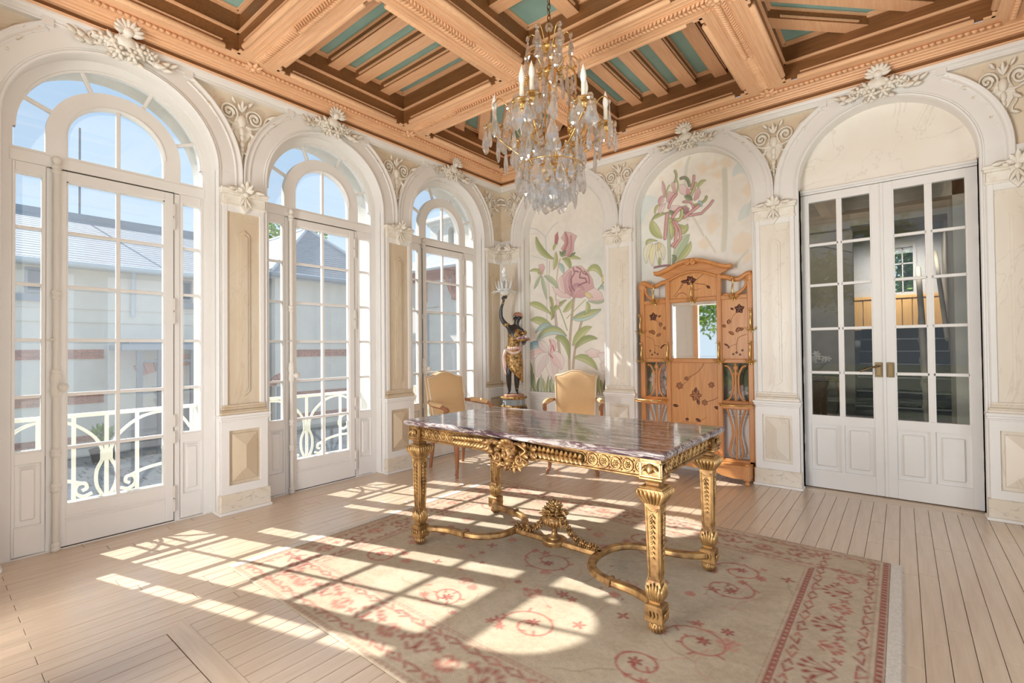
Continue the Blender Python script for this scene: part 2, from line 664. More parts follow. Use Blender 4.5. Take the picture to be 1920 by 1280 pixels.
oak_floor_x = wood('limed_oak_x', (0.67, 0.515, 0.37), (0.57, 0.42, 0.285), axis=0, rough=0.34, scale=3.0, island=0.10, bump=0.03, coat=0.9)
def oak_floor_for(along_x):
    return oak_floor_x if along_x else oak_floor
build_floor()

# ================================================================= walls
def arch_outline(n=40):
    """outer edge of the arch band: two quarter rings, stepped up into a flat panel under the cornice"""
    top, ear = 3.315 - ZS, 0.40
    a_e = math.acos(ear / R_OUT)
    a_t = math.atan2(top, ear)
    out = []
    ang = [PI * i / n for i in range(n + 1)] + [a_e, a_t, PI - a_e, PI - a_t]
    for a in sorted(ang):
        c, s = math.cos(a), math.sin(a)
        if a <= a_e + 1e-9 or a >= PI - a_e - 1e-9:
            q = (R_OUT * c, R_OUT * s)
        elif a < a_t or a > PI - a_t:
            u = ear if c > 0 else -ear
            q = (u, u * s / c)
        else:
            q = (top * c / s, top)
        out.append((a, q[0], q[1]))
    return out

def wall_bay(m, cu, opening):
    n = 40
    top = 3.46 - ZS
    a_c = math.atan2(top, BAY / 2)
    angs = sorted([PI * i / n for i in range(n + 1)] + [a_c, PI - a_c])
    def rect(a):
        c, s = math.cos(a), math.sin(a)
        k = min(BAY / 2 / max(abs(c), 1e-9), top / max(s, 1e-9))
        return (k * c, k * s)
    for w, k in ((0.11, 0), (-0.35, 2)):
        if k == 2 and not opening:
            continue
        m.k = k
        vs, fs = [], []
        for a in angs:
            q = rect(a)
            vs += [(cu + R_IN * math.cos(a), w, ZS + R_IN * math.sin(a)), (cu + q[0], w, ZS + q[1])]
        for i in range(len(angs) - 1):
            fs.append((2 * i, 2 * i + 1, 2 * i + 3, 2 * i + 2))
        m.add(vs, fs)
        for sg in (-1, 1):
            a, b = cu + sg * R_IN, cu + sg * BAY / 2
            m.add([(a, w, -.15), (b, w, -.15), (b, w, ZS), (a, w, ZS)], [(0, 1, 2, 3)])
    segs = [(0.11, -0.045, 1)] + ([(-0.045, -0.35, 2)] if opening else [])
    path = [(R_IN, -.15 - ZS)] + [(R_IN * math.cos(PI * i / n), R_IN * math.sin(PI * i / n)) for i in range(n + 1)] + [(-R_IN, -.15 - ZS)]
    for w0, w1, k in segs:
        m.k = k
        vs, fs = [], []
        for (u, z) in path:
            vs += [(cu + u, w0, ZS + z), (cu + u, w1, ZS + z)]
        for i in range(len(path) - 1):
            fs.append((2 * i, 2 * i + 1, 2 * i + 3, 2 * i + 2))
        m.add(vs, fs, True)
    m.k = 0

def archivolt():
    m = MB()
    A = arch_outline()
    # flat face of the band
    vs, fs = [], []
    for a, u, z in A:
        r = 0.598
        vs += [(r * math.cos(a), 0.142, ZS + r * math.sin(a)), (u, 0.142, ZS + z)]
    for i in range(len(A) - 1):
        fs.append((2 * i, 2 * i + 1, 2 * i + 3, 2 * i + 2))
    m.add(vs, fs)
    # inner bead, running down the jambs
    n = 48
    prof = [(0.0, 0.105), (0.0, 0.146), (0.004, 0.153), (0.011, 0.155), (0.017, 0.151), (0.019, 0.143), (0.0235, 0.150), (0.0285, 0.149), (0.031, 0.142)]
    path = [(R_IN, 0, 0.0)] + [(R_IN * math.cos(PI * i / n), 0, ZS + R_IN * math.sin(PI * i / n)) for i in range(n + 1)] + [(-R_IN, 0, 0.0)]
    fr = [((1, 0, 0), (0, 1, 0))] + [((math.cos(PI * i / n), 0, math.sin(PI * i / n)), (0, 1, 0)) for i in range(n + 1)] + [((-1, 0, 0), (0, 1, 0))]
    m.sweep(prof, path, fr, smooth=True)
    # outer moulding with the square ears
    prof2 = [(-0.052, 0.141), (-0.048, 0.150), (-0.040, 0.152), (-0.034, 0.146), (-0.012, 0.150), (-0.006, 0.160), (0.003, 0.161), (0.006, 0.152), (0.006, 0.10)]
    for sg in (1, -1):
        ae = math.acos(0.40 / R_OUT)
        pts = [(R_OUT * math.cos(ae * i / 22), R_OUT * math.sin(ae * i / 22), ae * i / 22) for i in range(23)]
        path = [(sg * R_OUT, 0, ZS - .1)] + [(sg * u, 0, ZS + z) for u, z, a in pts]
        fr = [((sg, 0, 0), (0, 1, 0))] + [((sg * math.cos(a), 0, math.sin(a)), (0, 1, 0)) for u, z, a in pts]
        m.sweep(prof2, path, fr, smooth=True)
        e = pts[-1]
        zz = ZS + e[1]
        m.box(sg * (0.40 - 0.05), sg * 0.406, 0.10, 0.160, zz - 0.012, 3.32)
    return m.mesh('archivolt', white)

def pilaster_parts(slab):
    P = {}
    m = MB()
    m.box(-.1865, .1865, .09, .145, 0, 2.645)
    m.box(-.155, -.12, .145, .163, .83, 2.40, .003)
    m.box(.12, .155, .145, .163, .83, 2.40, .003)
    m.box(-.12, .12, .145, .163, 2.34, 2.40)
    # pedestal die with a sunk frame round the panel
    for a, b, c, d in ((-.172, -.118, .15, .71), (.118, .172, .15, .71), (-.118, .118, .15, .215), (-.118, .118, .635, .71)):
        m.box(a, b, .14, .182, c, d)
    prof = [(0, .182), (.004, .188), (.012, .190), (.016, .197), (.03, .203), (.045, .203), (.05, .19)]
    for (w0, z0) in prof[:-1]:
        pass
    zz = .705
    for (hw, fw, h) in ((.178, .188, .014), (.185, .197, .018), (.19, .204, .022)):
        m.box(-hw, hw, .1, fw, zz, zz + h, .003)
        zz += h
    m.box(-.196, .196, .09, .212, 0, .022, .004)
    P['pilaster'] = m.mesh('pilaster', white)
    m = MB()
    m.box(-.12, .12, .14, .150, .83, 2.345)
    # slim raised fillet with pointed ends
    m.prism([(-.043, .93), (0, .895), (.043, .93), (.043, 2.17), (0, 2.205), (-.043, 2.17)], .148, .160, 'y')
    m.prism([(-.026, .95), (0, .928), (.026, .95), (.026, 2.15), (0, 2.172), (-.026, 2.15)], .158, .166, 'y')
    P['shaft_panel'] = m.mesh('shaft_panel', slab)
    m = MB()
    z = .759
    for hw, fw, h, c in ((.178, .192, .022, .004), (.172, .186, .010, .003), (.165, .180, .028, .012), (.160, .172, .014, .003)):
        m.box(-hw, hw, .1, fw, z, z + h, c)
        z += h
    P['base_moulding'] = m.mesh('base_moulding', slab)
    m = MB()
    m.add([(-.118, .162, .215), (.118, .162, .215), (.118, .162, .635), (-.118, .162, .635)], [(0, 1, 2, 3)])
    a, b, c, d = -.095, .095, .24, .61
    f = [(a, .162, c), (b, .162, c), (b, .162, d), (a, .162, d)]
    g = [(a + .004, .172, c + .004), (b - .004, .172, c + .004), (b - .004, .172, d - .004), (a + .004, .172, d - .004)]
    r = [(0, .198, c + .10), (0, .198, d - .10)]
    m.add(f + g, [(0, 1, 5, 4), (1, 2, 6, 5), (2, 3, 7, 6), (3, 0, 4, 7)])
    m.add(g + r, [(0, 1, 4), (1, 2, 5, 4), (2, 3, 5), (3, 0, 4, 5)])
    P['pedestal_panel'] = m.mesh('pedestal_panel', slab)
    m = MB()
    m.box(-.187, .187, .09, .203, .022, .152, .004)
    P['plinth'] = m.mesh('plinth', marble_grey)
    m = MB()
    m.box(-.165, .165, .1, .176, 2.385, 2.402, .003)
    m.box(-.158, .158, .1, .178, 2.402, 2.47, .003)
    m.box(-.172, .172, .1, .195, 2.47, 2.488, .003)
    m.box(-.180, .180, .1, .203, 2.488, 2.515, .006)
    # leaf in the middle: fan above, pendant below
    for i, a in enumerate((-62, -32, 0, 32, 62)):
        r = math.radians(a)
        L = (.060, .078, .092, .078, .060)[i]
        m.leaf((math.sin(r) * .012, .2, 2.495 + .01 * math.cos(r)), (math.sin(r), .12, math.cos(r)), (0, 1, 0), L, .050, .35, curl=.7, n=4)
    for sg in (-1, 1):
        m.scroll((sg * .055, .2, 2.502), (sg, 0, 0), (0, 0, 1), .004, .022, 1.3, .004, .007, n=14, sides=5)
        m.leaf((sg * .06, .2, 2.52), (sg, .1, -.15), (0, 1, 0), .085, .042, .35, curl=.4, n=4)
    m.ball((0, .205, 2.48), (.022, .014, .02), 8, 5)
    m.prism([(-.036, 2.47), (-.036, 2.385), (0, 2.335), (.036, 2.385), (.036, 2.47)], .15, .19, 'y')
    for a in (-28, 0, 28):
        r = math.radians(a)
        m.leaf((0, .192, 2.465), (math.sin(r), 0, -math.cos(r)), (0, 1, 0), .10, .03, .25, curl=.2, n=4)
    P['capital'] = m.mesh('capital', gilt_white)
    return P

def spandrel_relief():
    """pair of volutes with a mask-like cartouche, a husk drop and trailing leaves"""
    m = MB()
    w = 0.118
    X, Z = (1, 0, 0), (0, 0, 1)
    for sg in (-1, 1):
        m.scroll((sg * .105, w, 3.135), (-sg, 0, 0), Z, .075, .012, 1.75, .010, .007, a0=-.6, n=30, flat=1.4)
        m.scroll((sg * .105, w + .004, 3.135), (-sg, 0, 0), Z, .045, .010, 1.0, .008, .006, a0=-.2, n=16, flat=1.4)
        m.tube(smooth_path([(sg * .03, w, 3.06), (sg * .09, w, 3.055), (sg * .17, w, 3.10), (sg * .205, w, 3.17), (sg * .27, w, 3.215), (sg * .33, w, 3.225)], 4),
               [.011] * 8 + [.009] * 8 + [.006] * 5, 6)
        for (u, z, du, dz, L, W) in ((.19, 3.12, .9, .2, .10, .045), (.21, 3.18, .9, .4, .10, .04), (.26, 3.215, 1, -.3, .09, .035), (.30, 3.225, 1, .3, .09, .03),
                                     (.06, 3.02, .6, -.6, .08, .04), (.15, 3.075, .8, -.5, .08, .035), (.05, 3.22, .5, .6, .06, .035)):
            m.leaf((sg * u, w, z), (sg * du, .1, dz), (0, 1, 0), L, W, .3, curl=.4, n=4)
        m.tube(smooth_path([(sg * .07, w, 3.03), (sg * .085, w, 2.97), (sg * .055, w, 2.92), (sg * .06, w, 2.885)], 4), [.009] * 13, 6)
        m.leaf((sg * .045, w, 2.90), (sg * .8, .1, -.5), (0, 1, 0), .07, .035, .3, curl=.5, n=4)
        m.leaf((sg * .01, w, 2.85), (sg * .7, .1, -.6), (0, 1, 0), .055, .03, .3, curl=.5, n=4)
        m.leaf((0, w, 3.165), (sg * .5, .1, .8), (0, 1, 0), .075, .035, .3, curl=.3, n=4)
    m.ball((0, w + .006, 3.09), (.034, .024, .05), 10, 7)
    m.ball((0, w + .004, 3.005), (.022, .018, .04), 8, 6)
    for i, (z, s) in enumerate(((2.955, .020), (2.905, .022), (2.862, .017), (2.828, .013))):
        m.ball((0, w + .004, z), (s, s * .8, s * 1.4), 8, 6)
    m.leaf((0, w, 3.17), (0, .12, 1), (0, 1, 0), .09, .04, .3, curl=.4, n=4)
    m.leaf((0, w, 2.83), (0, .02, -1), (0, 1, 0), .06, .022, .3, n=4)
    # shield plate behind
    m.prism([(-.05, 3.10), (-.085, 3.02), (-.03, 2.93), (0, 2.90), (.03, 2.93), (.085, 3.02), (.05, 3.10)], .10, .119, 'y')
    return m.mesh('spandrel_relief', gilt_white)

def crest_mesh():
    """scallop shell over a flower cluster with side sprays, at the head of each arch"""
    m = MB()
    c = Vector((0, .24, 3.385))
    for i in range(9):
        a = math.radians(-100 + 200 * i / 8)
        m.leaf((c.x + math.sin(a) * .008, c.y, c.z - .008), (math.sin(a), .22, math.cos(a)), (0, 1, 0), .088, .046, .35, curl=.35, n=4)
    m.ball((0, .25, 3.375), (.034, .026, .030), 8, 5)
    m.ball((0, .19, 3.325), (.07, .05, .05), 10, 6)
    for sg in (-1, 1):
        m.ball((sg * .06, .175, 3.29), (.06, .04, .045), 10, 6)
    m.tube([(0, .15, 3.33), (0, .2, 3.35), (0, .24, 3.38)], [.03, .03, .022], 8)
    rnd = random.Random(3)
    for (u, z, R, p) in ((0, 3.32, .066, 7), (-.07, 3.30, .064, 6), (.07, 3.305, .064, 6), (-.032, 3.25, .056, 6), (.045, 3.245, .056, 6), (-.125, 3.305, .046, 5), (.125, 3.30, .046, 5)):
        m.rosette((u, .195 + rnd.random() * .02, z), (u * 1.5, 1, -.25), (1, 0, 0), R, p, T=.6, core=.32)
        m.ball((u, .165, z), (R * .8, .03, R * .8), 8, 5)
    for sg in (-1, 1):
        m.tube(smooth_path([(sg * .09, .17, 3.29), (sg * .15, .175, 3.262), (sg * .20, .17, 3.262), (sg * .245, .165, 3.285)], 4), [.012, .012, .011, .011, .01, .01, .009, .009, .008, .007, .006, .005, .004], 6)
        m.scroll((sg * .165, .175, 3.30), (sg, 0, 0), (0, 0, 1), .03, .008, 1.2, .009, .006, a0=-2, n=14, sides=5)
        for (u, z, du, dz, L, W) in ((.12, 3.29, .8, .4, .08, .06), (.15, 3.27, .9, -.3, .09, .06), (.19, 3.265, .9, .4, .08, .055), (.20, 3.26, 1, -.35, .08, .05), (.235, 3.28, 1, .3, .08, .042), (.06, 3.24, .5, -.7, .075, .05)):
            m.leaf((sg * u, .165, z), (sg * du, .2, dz), (0, 1, 0), L, W, .3, curl=.6, n=4)
    return m.mesh('crest', gilt_white)

ME_ARCH = archivolt()
ME_PILS = {False: pilaster_parts(marble), True: pilaster_parts(marble_back)}
ME_SPAN = spandrel_relief()
ME_CREST = crest_mesh()
WALL_OBJ = {}
def build_wall(side, opens, bays=(-BAY, 0, BAY), ends=(-1, 1)):
    m = MB()
    for i, cu in enumerate(bays):
        wall_bay(m, cu, opens[i])
    for sg in ends:
        for w, k in ((.11, 0), (-.35, 2)):
            m.k = k
            m.add([(sg * 2.28, w, -.15), (sg * (HALF + (.1 if w > 0 else .35)), w, -.15), (sg * (HALF + (.1 if w > 0 else .35)), w, 3.46), (sg * 2.28, w, 3.46)], [(0, 1, 2, 3)])
    m.k = 0
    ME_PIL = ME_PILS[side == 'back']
    o = m.build('wall_' + side, [marble_pale, white, stone_out], M=WALLS[side], kind='structure')
    WALL_OBJ[side] = o
    for cu in bays:
        inst('archivolt', ME_ARCH, o, loc=(cu, 0, 0))
        inst('crest', ME_CREST, o, loc=(cu, 0, 0))
    for cu in [a for a in (-2.28, -.76, .76, 2.28) if any(abs(a - b) < .8 for b in bays)]:
        p = inst('pilaster', ME_PIL['pilaster'], o, loc=(cu, 0, 0))
        for k in ('shaft_panel', 'base_moulding', 'pedestal_panel', 'plinth', 'capital'):
            inst(k, ME_PIL[k], p)
        inst('spandrel_relief', ME_SPAN, o, loc=(cu, 0, 0) if abs(cu) < 2 else (math.copysign(2.225, cu), 0, 0), M=None).scale = (.94, 1.05, 1) if abs(cu) < 2 else (.78, 1.05, 1)
    # white cornice under the timber
    prof = [(.10, 3.29), (.150, 3.292), (.153, 3.302), (.146, 3.308), (.158, 3.322), (.172, 3.330), (.176, 3.342), (.176, 3.36), (.10, 3.36)]
    c = MB()
    c.sweep(prof, [(-HALF if -1 in ends else bays[0] - BAY / 2, 0, 0), (HALF if 1 in ends else bays[-1] + BAY / 2, 0, 0)], [((0, 1, 0), (0, 0, 1))] * 2)
    c.build('cornice', white, o)
    return o
build_wall('left', (1, 1, 1))
build_wall('back', (1, 0, 0))
# the pavilion stands open to the terrace at the corner where one looks in
build_wall('front', (1,), (-BAY,), (-1,))
build_wall('right', (1, 1), (0, BAY), (1,))

# ================================================================= ceiling
def clip_poly(poly, x0, x1, y0, y1):
    for ax, lim, sg in ((0, x0, 1), (0, x1, -1), (1, y0, 1), (1, y1, -1)):
        out = []
        for i in range(len(poly)):
            a, b = poly[i], poly[(i + 1) % len(poly)]
            da, db = sg * (a[ax] - lim), sg * (b[ax] - lim)
            if da >= 0:
                out.append(a)
            if (da >= 0) != (db >= 0):
                t = da / (da - db)
                out.append((a[0] + (b[0] - a[0]) * t, a[1] + (b[1] - a[1]) * t))
        poly = out
        if not poly:
            return []
    return poly
ZB, ZJ, ZT = 3.45, 3.69, 3.78
EDGE, BH = 0.425, 0.135
AX = (1.825, 3.345)
def build_ceiling():
    m = MB()
    m.box(-.3, 5.47, -5.47, .3, ZT + .05, ZT + .15)
    ceil = m.build('ceiling', wood_lo, kind='structure')
    def P(mb, name, mats, **k):
        return mb.build(name, mats, ceil, **k)
    # timber cornice and wall beam, one run per wall
    prof = [(.163, 3.355), (.196, 3.355), (.198, 3.362), (.170, 3.366), (.170, 3.400), (.200, 3.402), (.203, 3.412), (.215, 3.414), (.218, 3.424), (.236, 3.427),
            (.240, 3.436), (.262, 3.438), (.266, 3.446), (.285, 3.446), (.285, 3.450), (EDGE, 3.450)]
    for side, M in WALLS.items():
        b = MB()
        L = [(-HALF + 0, 0, 0), (HALF, 0, 0)]
        # mitred ends
        vs, fs = [], []
        for (w, z) in prof:
            vs += [(-HALF + w, w, z), (HALF - w, w, z)]
        for i in range(len(prof) - 1):
            fs.append((2 * i, 2 * i + 1, 2 * i + 3, 2 * i + 2))
        for q, f in enumerate(fs):
            b.k = 1 if q in (3, 2) else 0
            b.add([vs[i] for i in f], [(0, 1, 2, 3)])
        b.k = 0
        o = P(b, 'wall_beam', [wood_hi, wood_lo], M=M)
        g = MB()
        n = 118
        for i in range(n):
            u = -2.2 + 4.4 * i / (n - 1)
            g.leaf((u, .315, 3.449), (.8, .7, -.25), (0, 0, -1), .055, .032, .7, n=3)
        g.build('carved_band', wood_hi, o, kind='stuff')
    # main beams with a carved guilloche under each
    for axis in (0, 1):
        for c in AX:
            b = MB()
            L = 2 * HALF
            b.box(EDGE - .05, L - EDGE + .05, -BH + .004, BH - .004, ZB + .002, ZT - .01)
            b.box(EDGE, L - EDGE, -BH, BH, ZB - (.0004 if axis else .0010), ZB + .003)
            for sg in (-1, 1):
                b.box(EDGE + .10, L - EDGE - .10, sg * .062, sg * .068, ZB - .005, ZB + .002)
                b.box(EDGE + .10, L - EDGE - .10, sg * .098, sg * .103, ZB - .005, ZB + .002)
            b.box(EDGE, L - EDGE, -.045, .045, ZB - .004, ZB + .002)
            M = T(0, -(c if axis == 0 else 0), 0) if axis == 0 else T(c, 0, 0) @ RZ(-PI / 2)
            o = P(b, 'beam', wood_hi, M=M)
            g = MB()
            n = 150
            for i in range(n):
                u = EDGE + .03 + (L - 2 * EDGE - .06) * i / (n - 1)
                if i % 50 < 20:
                    g.ball((u, 0, ZB - .004), (.010, .036, .014), 6, 4)
                    g.ball((u, 0, ZB - .012), (.006, .008, .006), 5, 4)
                else:
                    for sg in (-1, 1):
                        g.leaf((u - .012, sg * .002, ZB - .003), (.7, sg * .8, -.12), (0, 0, -1), .052, .026, .7, n=3)
            g.build('carved_band', wood_hi, o, kind='stuff')
    # rosettes at the crossings and where beams meet the wall
    r = MB()
    for k in range(8):
        a = 2 * PI * k / 8
        r.leaf((math.cos(a) * .012, math.sin(a) * .012, 0), (math.cos(a), math.sin(a), -.35), (0, 0, -1), .075, .045, .4, curl=-.7, n=4)
    r.ball((0, 0, -.012), (.022, .022, .02), 8, 5)
    ME_ROS = r.mesh('rosette', wood_hi)
    for i in AX:
        for j in AX:
            inst('rosette', ME_ROS, ceil, loc=(i, -j, ZB - .004))
    for c in AX:
        for p in ((.33, -c), (2 * HALF - .33, -c), (c, -.33), (c, -2 * HALF + .33)):
            inst('rosette', ME_ROS, ceil, loc=(*p, ZB - .004))
    # coffers
    spans = ((EDGE, AX[0] - BH), (AX[0] + BH, AX[1] - BH), (AX[1] + BH, 2 * HALF - EDGE))
    for i in range(3):
        for j in range(3):
            x0, x1 = spans[i]
            y1, y0 = -spans[j][0], -spans[j][1]
            cx, cy, hx, hy = (x0 + x1) / 2, (y0 + y1) / 2, (x1 - x0) / 2, (y1 - y0) / 2
            c = empty('coffer', ceil, loc=(cx, cy, 0))
            f = MB()
            for k, (h, l) in enumerate(((hy, hx), (hx, hy), (hy, hx), (hx, hy))):
                f.M = RZ(PI / 2 * k)
                f.k = 0
                f.box(-l, l, -h - .002, -h + .010, ZB + .004, 3.60)         # lower fascia
                f.box(-l, l, -h - .02, -h + .0015, 3.60, ZT + .03)
                f.k = 1
                f.box(-l, l, -h, -h + .026, 3.590, 3.602)         # ledge fillets
                f.box(-l, l, -h, -h + .018, 3.602, 3.612)
                f.box(-l + .012, l - .012, -h, -h + .014, ZT - .035, ZT - .018)
                f.box(-l + .012, l - .012, -h, -h + .026, ZT - .018, ZT - .004)
            f.M = None
            f.build('fascia', [wood_lo, wood_hi], c)
            rl = MB()
            for k, (h, l) in enumerate(((hy, hx), (hx, hy), (hy, hx), (hx, hy))):
                rl.M = RZ(PI / 2 * k)
                e = l - .105
                rl.tube([(-e, -h + .014, ZB + .008), (-e + .006, -h + .014, ZB + .008), (e - .006, -h + .014, ZB + .008), (e, -h + .014, ZB + .008)], [.013, .020, .020, .013], 10)
                rl.box(-e + .02, e - .02, -h + .01, -h + .024, ZB + .040, ZB + .048)
                for sg in (-1, 1):   # stepped stops in the corners
                    rl.box(sg * l, sg * (l - .06), -h, -h + .02, ZB - .001, ZB + .01)
            rl.M = None
            rl.build('roll_moulding', wood_hi, c)
            # joists
            mid = (i == 1 and j == 1)
            diag = (i != 1 and j != 1)
            pitch, hw = .268, .052
            def strip(p, d, half):
                n = (-d[1], d[0])
                L = 2.0
                return [(p[0] - d[0] * L - n[0] * half, p[1] - d[1] * L - n[1] * half), (p[0] + d[0] * L - n[0] * half, p[1] + d[1] * L - n[1] * half),
                        (p[0] + d[0] * L + n[0] * half, p[1] + d[1] * L + n[1] * half), (p[0] - d[0] * L + n[0] * half, p[1] - d[1] * L + n[1] * half)]
            lines = []
            if mid:
                for q in (-.21, .21):
                    lines += [((q, 0), (0, 1)), ((0, q), (1, 0))]
            else:
                if diag:
                    s = 1 / math.sqrt(2)
                    d = (s, -s) if (i == 0) == (j == 0) else (s, s)
                    off = [(-2.0 + q) * pitch for q in range(5)]
                elif j == 1:
                    d = (1, 0)
                    off = [(-1.5 + q) * pitch for q in range(4)]
                else:
                    d = (0, 1)
                    off = [(-1.5 + q) * pitch for q in range(4)]
                n = (-d[1], d[0])
                lines = [((n[0] * q, n[1] * q), d) for q in off]
            for p, d in lines:
                poly = clip_poly(strip(p, d, hw), -hx, hx, -hy, hy)
                if len(poly) < 3:
                    continue
                wm = wood_hi if abs(d[0]) > .9 else wood_hi_y
                b = MB()
                b.prism(poly, ZJ - (.001 if d[0] else 0), ZT + .02, 'z')
                b.build('joist', wm, c)
                e = MB()
                for sg in (-1, 1):
                    nn = (-d[1] * sg, d[0] * sg)
                    sp = strip((p[0] + nn[0] * (hw + .004), p[1] + nn[1] * (hw + .004)), d, .008)
                    pl = clip_poly(sp, -hx + .07, hx - .07, -hy + .07, hy - .07)
                    if len(pl) > 2:
                        e.prism(pl, ZJ + .012, ZJ + .026, 'z')
                    sp = strip((p[0] + nn[0] * (hw + .006), p[1] + nn[1] * (hw + .006)), d, .010)
                    pl = clip_poly(sp, -hx, hx, -hy, hy)
                    if len(pl) > 2:
                        e.prism(pl, ZT - .022, ZT - .006, 'z')
                if e.v:
                    e.build('joist_bead', wood_lo if False else wood_hi, c)
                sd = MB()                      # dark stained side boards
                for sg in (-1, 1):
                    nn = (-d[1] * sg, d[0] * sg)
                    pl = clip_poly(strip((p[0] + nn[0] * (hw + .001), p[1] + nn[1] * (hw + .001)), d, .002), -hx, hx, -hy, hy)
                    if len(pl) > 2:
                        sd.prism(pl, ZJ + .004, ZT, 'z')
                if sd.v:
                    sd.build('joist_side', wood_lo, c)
            # teal boards above
            t = MB()
            t.box(-hx, hx, -hy, hy, ZT, ZT + .02)
            t.build('coffer_panel', teal, c)
            if mid:
                bm = MB()
                for a in (-.21, .21):
                    for q in (-.21, .21):
                        bm.ball((a, q, ZJ - .004), (.022, .022, .016), 8, 5)
                bm.build('boss', wood_hi, c)
    return ceil
ceiling = build_ceiling()

# ================================================================= arched french windows
ROWS = (.277, .635, .979, 1.331, 1.677, 2.028, 2.357)
ZC = 2.645
metal_white = mat('painted_iron', (0.72, 0.68, 0.62), rough=0.4)
brass = mat('brass', (0.62, 0.42, 0.16), rough=0.28, metal=1.0)
bronze = mat('dark_bronze', (0.20, 0.14, 0.07), rough=0.35, metal=0.9)
def ring(m, r0, r1, w0, w1, a0=0, a1=PI, n=36, cz=ZC, bead=0.0):
    prof = [(r0, w0), (r0, w1), (r1, w1), (r1, w0)]
    path, fr = [], []
    for i in range(n + 1):
        a = a0 + (a1 - a0) * i / n
        path.append((0, 0, cz))
        fr.append(((math.cos(a), 0, math.sin(a)), (0, 1, 0)))
    m.sweep(prof, path, fr, closed_prof=True, smooth=False)
    if bead:
        m.sweep([(r0 + bead, w1), (r0 + bead * .6, w1 + .006), (r0, w1 - .002), (r0 - bead * .5, w1 - .012), (r0 - bead * .5, w0)], path, fr, smooth=True)

